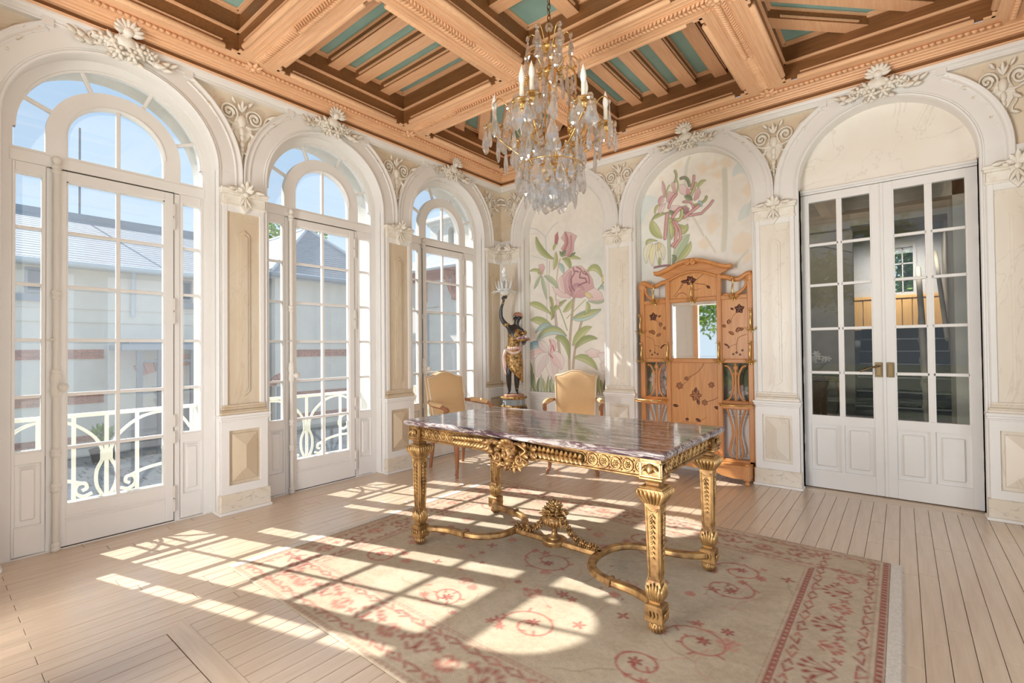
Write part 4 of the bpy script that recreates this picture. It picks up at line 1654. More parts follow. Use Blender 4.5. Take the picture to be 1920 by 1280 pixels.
def potted_plant():
    o = empty('potted_plant', loc=(-10.7, -2.1, GZ), label='small bush in a dark pot on the courtyard paving', category='plant')
    m = MB()
    m.lathe([(.16, 0), (.2, .02), (.27, .32), (.29, .34), (.27, .36), (.24, .34)], 14)
    m.build('pot', pot_mat, o)
    m = MB()
    rnd = random.Random(4)
    for i in range(160):
        a = rnd.random() * 6.28
        d = Vector((math.cos(a) * rnd.random() * .6, math.sin(a) * rnd.random() * .6, 1)).normalized()
        m.leaf((d * rnd.uniform(.1, .5) + Vector((0, 0, .34)))[:], d[:], (math.cos(a), math.sin(a), .2), .16, .06, .1, n=2)
    m.build('foliage', leaf_mat, o, kind='stuff')
potted_plant()

# ================================================================= painting on a grid of coloured points
class Canvas:
    def __init__(s, x0, x1, z0, z1, step, base):
        s.nx, s.nz = int(round((x1 - x0) / step)) + 1, int(round((z1 - z0) / step)) + 1
        s.x0, s.z0 = x0, z0
        s.dx, s.dz = (x1 - x0) / (s.nx - 1), (z1 - z0) / (s.nz - 1)
        s.X, s.Z = np.meshgrid(np.linspace(x0, x1, s.nx), np.linspace(z0, z1, s.nz))
        s.C = np.empty((s.nz, s.nx, 3))
        s.C[:] = base
        s.rng = np.random.default_rng(11)
    def win(s, pts, pad):
        xs, zs = [p[0] for p in pts], [p[1] for p in pts]
        i0 = max(0, int((min(xs) - pad - s.x0) / s.dx))
        i1 = min(s.nx, int((max(xs) + pad - s.x0) / s.dx) + 2)
        j0 = max(0, int((min(zs) - pad - s.z0) / s.dz))
        j1 = min(s.nz, int((max(zs) + pad - s.z0) / s.dz) + 2)
        return slice(j0, j1), slice(i0, i1)
    def blend(s, w, a, c):
        a = np.clip(a, 0, 1)[..., None]
        s.C[w] = s.C[w] * (1 - a) + np.asarray(c) * a
    def dist(s, w, pts):
        """distance to a polyline and position along it"""
        X, Z = s.X[w], s.Z[w]
        best = np.full(X.shape, 9.0)
        T = np.zeros(X.shape)
        S = np.zeros(X.shape)
        n = len(pts) - 1
        for i in range(n):
            ax, az = pts[i]
            bx, bz = pts[i + 1]
            dx, dz = bx - ax, bz - az
            q = dx * dx + dz * dz + 1e-12
            t = np.clip(((X - ax) * dx + (Z - az) * dz) / q, 0, 1)
            d = np.hypot(X - ax - t * dx, Z - az - t * dz)
            m = d < best
            best = np.where(m, d, best)
            T = np.where(m, (i + t) / n, T)
            S = np.where(m, np.sign((X - ax) * dz - (Z - az) * dx), S)
        return best, T, S
    def stroke(s, pts, wd, c, alpha=1.0):
        w = s.win(pts, wd + .01)
        d, t, sd = s.dist(w, pts)
        s.blend(w, alpha * (wd * .5 - d) / s.dx + .5 if wd > s.dx else alpha * np.clip(1 - d / s.dx, 0, 1) * wd / s.dx, c)
    def leaf(s, pts, wd, c, c2, line=None, alpha=1.0):
        w = s.win(pts, wd)
        d, t, sd = s.dist(w, pts)
        hw = wd * .5 * np.sin(PI * np.clip(t * .94 + .05, 0, 1)) ** .75
        a = (hw - d) / s.dx + .5
        k = np.clip(.5 + sd * d / (wd * .5 + 1e-9) * .9, 0, 1)[..., None]
        a_ = (np.clip(a, 0, 1) * alpha)[..., None]
        s.C[w] = s.C[w] * (1 - a_) + (np.asarray(c) * (1 - k) + np.asarray(c2) * k) * a_
        if line is not None:
            s.blend(w, alpha * .55 * np.clip(1 - np.abs(hw - d) / (s.dx * .9), 0, 1) * (a > -.5), line)
            s.blend(w, alpha * .35 * np.clip(1 - d / (s.dx * .8), 0, 1), line)
    def poly(s, pts, c, c2, line=None, alpha=1.0, soft=0.0):
        w = s.win(pts, .02)
        X, Z = s.X[w], s.Z[w]
        ins = np.zeros(X.shape, bool)
        n = len(pts)
        for i in range(n):
            ax, az = pts[i]
            bx, bz = pts[(i + 1) % n]
            if az == bz:
                continue
            ins ^= ((az > Z) != (bz > Z)) & (X < (bx - ax) * (Z - az) / (bz - az) + ax)
        d, t, sd = s.dist(w, list(pts) + [pts[0]])
        sg = np.where(ins, d, -d)
        a = np.clip(sg / (soft or s.dx) + .5, 0, 1) * alpha
        zs = [p[1] for p in pts]
        k = np.clip((Z - min(zs)) / (max(zs) - min(zs) + 1e-9), 0, 1)[..., None]
        s.C[w] = s.C[w] * (1 - a[..., None]) + (np.asarray(c) * (1 - k) + np.asarray(c2) * k) * a[..., None]
        if line is not None:
            s.blend(w, .5 * np.clip(1 - d / (s.dx * .9), 0, 1), line)
    def noise(s, cells, amp):
        g = s.rng.random((cells[1] + 2, cells[0] + 2))
        u = np.linspace(0, cells[0], s.nx)
        v = np.linspace(0, cells[1], s.nz)
        iu, iv = u.astype(int), v.astype(int)
        fu, fv = u - iu, v - iv
        fu, fv = fu * fu * (3 - 2 * fu), fv * fv * (3 - 2 * fv)
        a = g[iv][:, iu] * (1 - fu) + g[iv][:, iu + 1] * fu
        b = g[iv + 1][:, iu] * (1 - fu) + g[iv + 1][:, iu + 1] * fu
        return (a * (1 - fv)[:, None] + b * fv[:, None] - .5) * 2 * amp
    def mesh(s, name, material, keep=None, to3=lambda x, z: np.stack([x, np.zeros_like(x), z], -1), flip=False):
        n = s.nx * s.nz
        me = bpy.data.meshes.new(name)
        idx = np.arange(n).reshape(s.nz, s.nx)
        q = np.stack([idx[:-1, :-1], idx[:-1, 1:], idx[1:, 1:], idx[1:, :-1]], -1)
        if flip:
            q = q[..., ::-1]
        if keep is not None:
            m = keep(s.X, s.Z)
            q = q[m[:-1, :-1] & m[:-1, 1:] & m[1:, 1:] & m[1:, :-1]]
        q = q.reshape(-1, 4)
        used = np.unique(q)
        remap = np.zeros(n, dtype=np.int64)
        remap[used] = np.arange(len(used))
        co = to3(s.X.ravel()[used], s.Z.ravel()[used]).astype(np.float32)
        me.vertices.add(len(used))
        me.vertices.foreach_set('co', co.ravel())
        li = remap[q].astype(np.int32).ravel()
        me.loops.add(len(li))
        me.loops.foreach_set('vertex_index', li)
        me.polygons.add(len(q))
        me.polygons.foreach_set('loop_start', np.arange(0, len(li), 4, dtype=np.int32))
        me.polygons.foreach_set('use_smooth', np.ones(len(q), dtype=bool))
        me.materials.append(material)
        a = me.color_attributes.new('paint', 'FLOAT_COLOR', 'POINT')
        c = np.ones((len(used), 4), dtype=np.float32)
        c[:, :3] = np.clip(s.C.reshape(-1, 3)[used], 0, 1)
        a.data.foreach_set('color', c.ravel())
        me.update(calc_edges=True)
        return me
def lin(r, g, b):
    return tuple(((v / 255) / 12.92) if v <= 10 else (((v / 255) + .055) / 1.055) ** 2.4 for v in (r, g, b))
PAINT = {'br': ((168, 184, 190), (168, 184, 190)), 'st': ((205, 175, 148), (190, 160, 140)), 'st2': ((188, 160, 120), (188, 160, 120)), 'rd': ((150, 62, 70), (190, 95, 95)), 'rd2': ((160, 78, 80), (200, 130, 125)),
         'pk': ((196, 132, 136), (222, 178, 174)), 'pk2': ((176, 112, 122), (214, 162, 164)), 'pk3': ((226, 186, 182), (238, 212, 206)), 'g1': ((120, 138, 62), (165, 176, 98)), 'g2': ((146, 160, 76), (190, 196, 120)),
         'g3': ((176, 192, 150), (150, 176, 130)), 'g4': ((70, 92, 62), (112, 132, 74)), 'bl': ((136, 176, 172), (176, 204, 190)), 'bl2': ((96, 146, 170), (150, 184, 190)), 'mr': ((120, 58, 72), (120, 58, 72)), 'mr2': ((110, 62, 72), (176, 120, 124)),
         'yl': ((222, 200, 110), (234, 214, 150)), 'li': ((240, 228, 220), (232, 206, 200)), 'li2': ((236, 196, 188), (244, 224, 216)), 'rs': ((190, 60, 72), (190, 60, 72)), 'rp': ((196, 112, 112), (222, 152, 146)),
         'or': ((246, 212, 166), (242, 216, 182)), 'gh': ((214, 210, 190), (214, 210, 190)), 'sk': ((196, 220, 222), (206, 224, 222)), 'wh': ((236, 230, 196), (224, 224, 190)), 'wh2': ((238, 226, 150), (236, 228, 190))}
def _soft(c):
    return tuple(int(v + (228 - v) * .34) for v in c)
PAINT = {k: (lin(*_soft(a)), lin(*_soft(b))) for k, (a, b) in PAINT.items()}
INK = lin(112, 88, 78)
MURAL_A = [
    ('s', [(-0.309, 1.547), (-0.294, 2.388), (-0.317, 2.648), (-0.451, 2.766), (-0.567, 2.799)], [0.009], 'br'),
    ('s', [(-0.311, 2.638), (-0.216, 2.751), (-0.118, 2.798)], [0.0076], 'br'),
    ('s', [(-0.441, 2.704), (-0.533, 2.719), (-0.58, 2.707)], [0.0054], 'br'),
    ('s', [(-0.299, 2.352), (-0.537, 2.437)], [0.0057], 'br'),
    ('s', [(-0.174, 1.848), (-0.141, 2.188), (-0.097, 2.345)], [0.0198], 'st'),
    ('s', [(-0.252, 1.745), (-0.27, 2.019), (-0.255, 2.328)], [0.0144], 'st'),
    ('s', [(-0.1, 1.003), (-0.148, 1.379), (-0.183, 1.686)], [0.0288], 'st'),
    ('s', [(0.015, 0.996), (0.031, 1.375), (0.093, 1.856)], [0.0255], 'st2'),
    ('s', [(0.067, 1.006), (0.111, 1.286), (0.198, 1.571)], [0.0234], 'st2'),
    ('s', [(-0.01, 1.464), (-0.081, 1.645), (-0.132, 1.756)], [0.0136], 'g1'),
    ('s', [(-0.316, 1.913), (-0.391, 2.159)], [0.0108], 'g2'),
    ('s', [(-0.018, 1.607), (0.249, 1.818)], [0.0108], 'g2'),
    ('s', [(0.424, 1.924), (0.52, 2.034)], [0.017], 'g1'),
    ('p', [(-0.131, 2.683), (-0.119, 2.6), (-0.141, 2.522), (-0.18, 2.536), (-0.172, 2.644)], [0.0036], 'rd'),
    ('p', [(-0.085, 2.598), (-0.025, 2.664), (0.058, 2.644), (0.143, 2.586), (0.102, 2.514), (0.096, 2.418), (0.034, 2.354), (-0.039, 2.37), (-0.086, 2.469), (-0.026, 2.532)], [0.0036], 'pk'),
    ('l', [(-0.025, 2.66), (-0.006, 2.529), (-0.059, 2.43)], [0.051], 'rd2'),
    ('l', [(0.058, 2.608), (0.046, 2.469), (0.013, 2.367)], [0.0408], 'pk2'),
    ('l', [(-0.102, 2.432), (-0.06, 2.394), (-0.017, 2.442)], [0.0612], 'g4'),
    ('l', [(-0.46, 2.66), (-0.375, 2.481), (-0.195, 2.354)], [0.0828], 'g1'),
    ('l', [(-0.16, 2.429), (-0.168, 2.318), (-0.197, 2.221)], [0.0648], 'g2'),
    ('l', [(-0.061, 2.337), (0.012, 2.296), (0.048, 2.189)], [0.072], 'g1'),
    ('l', [(-0.008, 2.343), (0.085, 2.34), (0.188, 2.306)], [0.0432], 'g2'),
    ('l', [(-0.119, 2.285), (-0.077, 2.235), (-0.048, 2.157)], [0.0612], 'bl'),
    ('l', [(-0.194, 2.466), (-0.18, 2.509), (-0.143, 2.54)], [0.0432], 'g2'),
    ('l', [(0.034, 2.355), (0.085, 2.375), (0.12, 2.392)], [0.034], 'g4'),
    ('p', [(-0.423, 2.307), (-0.355, 2.312), (-0.329, 2.263), (-0.368, 2.176), (-0.424, 2.2)], [0.0036], 'pk'),
    ('l', [(-0.391, 2.178), (-0.42, 2.218), (-0.435, 2.257)], [0.0494], 'g2'),
    ('l', [(-0.591, 2.24), (-0.582, 2.16), (-0.574, 2.065)], [0.0494], 'g1'),
    ('l', [(-0.562, 2.243), (-0.47, 2.246), (-0.397, 2.201)], [0.038], 'g2'),
    ('l', [(-0.496, 2.011), (-0.449, 2.091), (-0.398, 2.169)], [0.0468], 'g3'),
    ('l', [(-0.335, 2.154), (-0.225, 2.088), (-0.119, 1.97)], [0.0646], 'g3'),
    ('l', [(-0.38, 2.158), (-0.348, 2.026), (-0.305, 1.858)], [0.054], 'g3'),
    ('p', [(-0.078, 2.128), (-0.01, 2.183), (0.083, 2.231), (0.195, 2.225), (0.292, 2.142), (0.349, 2.042), (0.367, 1.946), (0.298, 1.866), (0.189, 1.84), (0.089, 1.856), (-0.014, 1.89), (-0.076, 1.984)], [0.0054], 'pk'),
    ('p', [(-0.226, 2.016), (-0.097, 1.968), (0.027, 1.887), (0.047, 1.847), (-0.099, 1.87), (-0.184, 1.93)], [0.0038], 'pk3'),
    ('p', [(0.23, 1.898), (0.367, 1.946), (0.461, 1.888), (0.49, 1.801), (0.384, 1.788), (0.288, 1.816)], [0.0036], 'pk3'),
    ('l', [(0.24, 1.897), (0.289, 1.867), (0.346, 1.837)], [0.054], 'yl'),
    ('l', [(-0.074, 2.127), (-0.092, 2.022), (-0.035, 1.91)], [0.09], 'pk3'),
    ('l', [(0.052, 2.168), (0.019, 2.047), (0.058, 1.885)], [0.09], 'pk2'),
    ('l', [(0.089, 1.856), (0.121, 1.968), (0.231, 1.941)], [0.102], 'pk2'),
    ('s', [(0.083, 2.213), (0.103, 2.145), (0.051, 2.079), (0.06, 1.99), (0.1, 1.934)], [0.0153], 'mr'),
    ('s', [(0.134, 2.215), (0.184, 2.188), (0.223, 2.132), (0.272, 2.109)], [0.0144], 'mr'),
    ('s', [(0.184, 2.153), (0.173, 2.085), (0.252, 2.068), (0.271, 2.023), (0.212, 2.012), (0.151, 1.991)], [0.017], 'mr'),
    ('s', [(0.025, 1.993), (0.049, 1.93)], [0.0119], 'mr'),
    ('s', [(0.233, 2.157), (0.292, 2.09), (0.3, 2.004)], [0.0144], 'mr'),
    ('s', [(0.113, 2.17), (0.154, 2.157)], [0.018], 'mr'),
    ('l', [(0.283, 2.151), (0.39, 2.179), (0.473, 2.055)], [0.0748], 'g2'),
    ('p', [(0.473, 2.072), (0.53, 2.108), (0.542, 2.048), (0.5, 1.994), (0.467, 2.013)], [0.0034], 'yl'),
    ('l', [(0.424, 1.933), (0.518, 1.916), (0.538, 1.748)], [0.051], 'bl'),
    ('l', [(0.288, 1.798), (0.422, 1.772), (0.516, 1.799)], [0.0306], 'g3'),
    ('l', [(-0.58, 1.817), (-0.43, 1.789), (-0.242, 1.671)], [0.0798], 'g2'),
    ('l', [(-0.253, 1.668), (-0.154, 1.757), (-0.015, 1.834)], [0.0612], 'g1'),
    ('p', [(-0.168, 1.848), (-0.121, 1.836), (-0.117, 1.773), (-0.164, 1.767)], [0.0036], 'pk3'),
    ('l', [(-0.059, 1.694), (0.015, 1.747), (0.068, 1.831)], [0.072], 'g2'),
    ('l', [(0.075, 1.599), (0.246, 1.629), (0.449, 1.683)], [0.1188], 'bl'),
    ('l', [(0.089, 1.616), (0.266, 1.645), (0.449, 1.694)], [0.0612], 'g2'),
    ('l', [(0.268, 1.786), (0.283, 1.713), (0.236, 1.647)], [0.0612], 'g2'),
    ('l', [(-0.547, 1.612), (-0.387, 1.587), (-0.207, 1.485)], [0.1008], 'g2'),
    ('l', [(-0.48, 1.451), (-0.343, 1.53), (-0.211, 1.489)], [0.072], 'bl'),
    ('l', [(-0.458, 1.345), (-0.255, 1.472), (-0.017, 1.39)], [0.1178], 'bl'),
    ('l', [(-0.435, 1.385), (-0.233, 1.49), (-0.021, 1.397)], [0.054], 'g2'),
    ('l', [(0.071, 1.283), (0.184, 1.424), (0.326, 1.492)], [0.1008], 'g2'),
    ('l', [(0.111, 1.248), (0.242, 1.35), (0.401, 1.353)], [0.0792], 'g1'),
    ('l', [(-0.174, 1.376), (-0.043, 1.323), (0.013, 1.125)], [0.0936], 'g1'),
    ('l', [(0.095, 1.129), (0.259, 1.112), (0.396, 0.991)], [0.0936], 'g2'),
    ('l', [(-0.251, 1.763), (-0.22, 1.67), (-0.243, 1.599)], [0.054], 'g1'),
    ('l', [(-0.209, 1.625), (-0.229, 1.834), (-0.272, 1.874)], [0.0418], 'g1'),
    ('l', [(-0.599, 1.21), (-0.505, 1.294), (-0.347, 1.255)], [0.095], 'bl2'),
    ('l', [(-0.6, 1.135), (-0.438, 1.182), (-0.27, 1.172)], [0.1216], 'li2'),
    ('l', [(-0.464, 0.904), (-0.416, 1.071), (-0.281, 1.182)], [0.1824], 'li'),
    ('l', [(-0.209, 0.857), (-0.239, 1.037), (-0.281, 1.182)], [0.18], 'li'),
    ('l', [(-0.106, 1.003), (-0.152, 1.11), (-0.281, 1.2)], [0.162], 'li2'),
    ('l', [(-0.257, 1.349), (-0.225, 1.272), (-0.281, 1.182)], [0.1064], 'li2'),
    ('l', [(-0.436, 1.33), (-0.369, 1.274), (-0.285, 1.191)], [0.114], 'li'),
    ('s', [(-0.274, 1.349), (-0.247, 1.29), (-0.259, 1.2)], [0.0126], 'rs'),
    ('s', [(-0.225, 1.281), (-0.204, 1.218)], [0.018], 'rs'),
    ('s', [(-0.27, 1.172), (-0.227, 1.127)], [0.0162], 'rs'),
    ('s', [(-0.281, 1.182), (-0.305, 1.054)], [0.0095], 'br'),
    ('p', [(0.24, 1.198), (0.319, 1.241), (0.433, 1.206), (0.413, 1.139), (0.298, 1.13)], [0.0034], 'li2'),
    ('p', [(0.395, 1.181), (0.489, 1.198), (0.535, 1.139), (0.45, 1.08)], [0.0034], 'li'),
    ('p', [(0.431, 1.063), (0.525, 1.097), (0.542, 0.981), (0.458, 0.971)], [0.0034], 'li'),
    ('l', [(-0.601, 1.088), (-0.591, 0.957), (-0.559, 0.714)], [0.114], 'g1'),
    ('l', [(-0.524, 0.716), (-0.557, 0.883), (-0.602, 0.956)], [0.076], 'g4'),
    ('l', [(-0.49, 0.671), (-0.507, 0.772), (-0.521, 0.93)], [0.0418], 'g1'),
    ('l', [(-0.447, 0.673), (-0.457, 0.774), (-0.428, 0.879)], [0.0396], 'g4'),
    ('l', [(-0.404, 0.675), (-0.407, 0.776), (-0.405, 0.918)], [0.0396], 'g3'),
    ('l', [(-0.361, 0.678), (-0.357, 0.778), (-0.383, 0.866)], [0.0418], 'g2'),
    ('l', [(-0.319, 0.68), (-0.308, 0.78), (-0.291, 0.907)], [0.0396], 'g1'),
    ('l', [(-0.277, 0.682), (-0.26, 0.782), (-0.27, 0.855)], [0.0396], 'g4'),
    ('l', [(-0.235, 0.684), (-0.249, 0.783), (-0.248, 0.893)], [0.0396], 'g3'),
    ('l', [(-0.194, 0.686), (-0.201, 0.785), (-0.158, 0.934)], [0.0396], 'g2'),
    ('l', [(-0.153, 0.688), (-0.154, 0.787), (-0.138, 0.882)], [0.0396], 'g1'),
    ('l', [(-0.112, 0.69), (-0.107, 0.789), (-0.116, 0.92)], [0.0396], 'g4'),
    ('l', [(-0.072, 0.692), (-0.06, 0.79), (-0.095, 0.869)], [0.0374], 'g3'),
    ('l', [(-0.032, 0.694), (-0.014, 0.792), (-0.009, 0.909)], [0.0374], 'g2'),
    ('l', [(0.007, 0.696), (-0.004, 0.793), (0.011, 0.859)], [0.0374], 'g1'),
    ('l', [(0.046, 0.698), (0.041, 0.795), (0.033, 0.896)], [0.0374], 'g4'),
    ('l', [(0.085, 0.7), (0.086, 0.796), (0.117, 0.935)], [0.0374], 'g3'),
    ('l', [(0.124, 0.702), (0.131, 0.798), (0.136, 0.885)], [0.0374], 'g2'),
    ('l', [(0.162, 0.704), (0.175, 0.8), (0.157, 0.922)], [0.0374], 'g1'),
    ('l', [(0.2, 0.706), (0.185, 0.8), (0.176, 0.873)], [0.0374], 'g4'),
    ('l', [(0.237, 0.708), (0.229, 0.802), (0.258, 0.911)], [0.0374], 'g3'),
    ('l', [(0.275, 0.71), (0.272, 0.804), (0.278, 0.948)], [0.0374], 'g2'),
    ('l', [(0.312, 0.712), (0.315, 0.806), (0.297, 0.899)], [0.0374], 'g1'),
    ('l', [(0.348, 0.714), (0.357, 0.807), (0.376, 0.937)], [0.0374], 'g4'),
    ('l', [(0.385, 0.716), (0.399, 0.809), (0.395, 0.888)], [0.0374], 'g3'),
    ('l', [(0.421, 0.717), (0.409, 0.809), (0.414, 0.924)], [0.0352], 'g2'),
    ('l', [(0.456, 0.719), (0.45, 0.811), (0.432, 0.876)], [0.0374], 'g1'),
    ('l', [(0.492, 0.721), (0.491, 0.813), (0.51, 0.914)], [0.0374], 'g4'),
]

MURAL_B = [
    ('p', [(0.027, 3.081), (0.107, 3.112), (0.164, 3.028), (0.085, 2.976)], [0.0], 'or'),
    ('p', [(0.154, 3.04), (0.223, 3.113), (0.259, 3.044), (0.202, 3.008)], [0.0], 'or'),
    ('p', [(0.26, 3.084), (0.353, 3.09), (0.37, 2.997), (0.278, 3.01)], [0.0], 'or'),
    ('p', [(0.163, 2.968), (0.259, 2.995), (0.332, 2.898), (0.239, 2.91)], [0.0], 'or'),
    ('p', [(0.457, 2.735), (0.529, 2.834), (0.562, 2.75), (0.517, 2.655)], [0.0], 'or'),
    ('p', [(0.137, 2.561), (0.252, 2.56), (0.213, 2.507), (0.269, 2.458), (0.173, 2.364), (0.126, 2.422)], [0.0], 'or'),
    ('p', [(0.28, 2.545), (0.336, 2.545), (0.307, 2.481), (0.251, 2.51)], [0.0], 'or'),
    ('p', [(0.278, 2.437), (0.311, 2.431), (0.281, 2.308), (0.263, 2.321)], [0.0], 'or'),
    ('p', [(0.045, 2.293), (0.095, 2.356), (0.181, 2.283), (0.113, 2.223), (0.054, 2.251)], [0.0], 'or'),
    ('p', [(0.378, 2.284), (0.442, 2.342), (0.521, 2.329), (0.563, 2.228), (0.51, 2.168), (0.412, 2.134), (0.367, 2.159)], [0.0], 'or'),
    ('p', [(-0.199, 3.136), (-0.114, 3.189), (-0.105, 3.134), (-0.168, 3.108)], [0.0], 'or'),
    ('p', [(-0.362, 3.058), (-0.307, 3.056), (-0.314, 3.004), (-0.352, 3.024)], [0.0], 'or'),
    ('p', [(0.448, 2.177), (0.519, 2.167), (0.552, 2.087), (0.473, 2.039)], [0.0], 'or'),
    ('s', [(0.284, 2.199), (0.308, 2.55), (0.305, 2.983)], [0.05], 'gh'),
    ('s', [(-0.062, 2.555), (-0.076, 2.972), (-0.032, 3.188)], [0.03], 'gh'),
    ('s', [(0.095, 2.366), (-0.001, 2.565), (-0.041, 2.613)], [0.02], 'gh'),
    ('s', [(0.209, 2.18), (0.115, 2.353)], [0.016], 'gh'),
    ('s', [(0.506, 2.513), (0.552, 2.638)], [0.027], 'gh'),
    ('s', [(0.392, 2.039), (0.501, 2.16)], [0.024], 'gh'),
    ('l', [(-0.56, 2.621), (-0.523, 2.789), (-0.355, 2.799)], [0.198], 'sk'),
    ('l', [(0.387, 2.905), (0.46, 2.966), (0.512, 2.876)], [0.108], 'sk'),
    ('l', [(0.435, 2.468), (0.524, 2.548), (0.585, 2.499)], [0.126], 'sk'),
    ('s', [(-0.257, 2.104), (-0.258, 2.379), (-0.265, 2.654)], [0.04], 'g3'),
    ('l', [(-0.407, 2.68), (-0.389, 2.742), (-0.356, 2.762)], [0.034], 'g2'),
    ('l', [(-0.435, 2.621), (-0.368, 2.657), (-0.281, 2.657)], [0.0484], 'g1'),
    ('l', [(-0.339, 2.412), (-0.415, 2.51), (-0.441, 2.622)], [0.0968], 'g2'),
    ('l', [(-0.249, 2.599), (-0.219, 2.499), (-0.231, 2.375)], [0.066], 'g2'),
    ('l', [(-0.239, 2.555), (-0.125, 2.473), (-0.063, 2.504)], [0.0726], 'g2'),
    ('l', [(-0.063, 2.504), (-0.084, 2.446), (-0.126, 2.411)], [0.044], 'g2'),
    ('l', [(-0.203, 2.15), (-0.127, 2.307), (-0.044, 2.398)], [0.11], 'g3'),
    ('l', [(-0.172, 2.136), (-0.077, 2.228), (-0.033, 2.324)], [0.07], 'g2'),
    ('l', [(-0.223, 2.205), (-0.203, 2.171), (-0.225, 2.111)], [0.05], 'g4'),
    ('s', [(-0.191, 2.966), (-0.169, 3.024), (-0.184, 3.085)], [0.03], 'g1'),
    ('s', [(-0.122, 2.993), (-0.066, 2.98), (-0.036, 2.901)], [0.0396], 'g4'),
    ('s', [(-0.028, 2.786), (0.014, 2.869), (0.024, 2.908)], [0.04], 'g2'),
    ('l', [(0.049, 2.862), (0.079, 2.906), (0.128, 2.917)], [0.04], 'g2'),
    ('s', [(0.011, 2.686), (0.101, 2.709), (0.129, 2.749)], [0.034], 'g1'),
    ('s', [(0.061, 2.717), (0.08, 2.672)], [0.04], 'bl'),
    ('s', [(-0.278, 2.827), (-0.272, 2.9), (-0.244, 2.947)], [0.0264], 'g2'),
    ('s', [(-0.166, 2.856), (-0.155, 2.927), (-0.164, 2.981)], [0.026], 'g2'),
    ('l', [(-0.319, 3.006), (-0.304, 2.917), (-0.3, 2.831)], [0.0374], 'pk'),
    ('l', [(-0.35, 2.756), (-0.333, 2.816), (-0.3, 2.842)], [0.066], 'pk'),
    ('l', [(-0.346, 2.669), (-0.334, 2.721), (-0.285, 2.764)], [0.06], 'pk3'),
    ('p', [(-0.273, 2.847), (-0.256, 2.886), (-0.182, 2.859), (-0.172, 2.815), (-0.247, 2.757), (-0.279, 2.784)], [0.0033], 'pk'),
    ('s', [(-0.253, 2.716), (-0.225, 2.784), (-0.177, 2.837)], [0.0418], 'rp'),
    ('p', [(-0.217, 2.972), (-0.186, 2.965), (-0.179, 2.911), (-0.166, 2.835), (-0.203, 2.864), (-0.225, 2.942)], [0.002], 'pk'),
    ('p', [(-0.149, 2.926), (-0.097, 2.93), (-0.047, 2.872), (-0.032, 2.818), (-0.079, 2.807), (-0.13, 2.838), (-0.145, 2.883)], [0.0033], 'pk3'),
    ('p', [(-0.067, 2.877), (-0.037, 2.86), (-0.027, 2.817), (-0.069, 2.794)], [0.0022], 'rp'),
    ('s', [(-0.017, 2.861), (0.005, 2.933), (0.01, 2.988)], [0.033], 'rp'),
    ('p', [(0.028, 2.846), (0.063, 2.854), (0.077, 2.805), (0.052, 2.749), (0.012, 2.732), (0.002, 2.749)], [0.003], 'pk'),
    ('p', [(-0.237, 2.692), (-0.216, 2.73), (-0.142, 2.715), (-0.117, 2.679), (-0.153, 2.66), (-0.227, 2.674)], [0.0033], 'pk3'),
    ('p', [(-0.121, 2.701), (-0.08, 2.703), (-0.04, 2.665), (-0.051, 2.626), (-0.092, 2.612), (-0.112, 2.647)], [0.003], 'mr2'),
    ('s', [(-0.1, 2.744), (-0.029, 2.724), (0.001, 2.667)], [0.0286], 'rp'),
    ('s', [(-0.097, 2.582), (-0.02, 2.63), (0.051, 2.673)], [0.044], 'rp'),
    ('s', [(-0.041, 2.593), (0.079, 2.592), (0.158, 2.657), (0.19, 2.696)], [0.034], 'rp'),
    ('l', [(-0.084, 2.797), (-0.048, 2.78), (-0.008, 2.741)], [0.05], 'g4'),
    ('l', [(-0.248, 2.683), (-0.206, 2.644), (-0.174, 2.669)], [0.05], 'g4'),
    ('s', [(-0.217, 2.604), (-0.153, 2.676), (-0.122, 2.67)], [0.0484], 'rp'),
    ('s', [(-0.197, 2.574), (-0.134, 2.578), (-0.117, 2.659)], [0.0484], 'g2'),
    ('s', [(-0.275, 2.656), (-0.288, 2.531), (-0.301, 2.396)], [0.044], 'rp'),
    ('s', [(-0.207, 2.56), (-0.177, 2.471), (-0.19, 2.337), (-0.222, 2.31)], [0.044], 'rp'),
    ('s', [(-0.186, 2.556), (-0.141, 2.465), (-0.137, 2.371), (-0.201, 2.291)], [0.036], 'rp'),
    ('l', [(-0.496, 2.338), (-0.484, 2.396), (-0.383, 2.381)], [0.0374], 'g2'),
    ('l', [(-0.51, 2.166), (-0.496, 2.305), (-0.439, 2.362)], [0.077], 'wh'),
    ('l', [(-0.442, 2.126), (-0.44, 2.266), (-0.406, 2.358)], [0.066], 'wh2'),
    ('l', [(-0.365, 2.127), (-0.374, 2.257), (-0.395, 2.356)], [0.06], 'wh'),
    ('l', [(-0.32, 2.175), (-0.33, 2.293), (-0.383, 2.365)], [0.05], 'wh'),
    ('l', [(-0.385, 2.28), (-0.362, 2.33), (-0.384, 2.354)], [0.0374], 'yl'),
    ('l', [(-0.365, 2.106), (-0.359, 2.159), (-0.369, 2.203)], [0.033], 'g1'),
    ('s', [(-0.42, 2.102), (-0.332, 2.108), (-0.257, 2.104)], [0.033], 'mr2'),
]


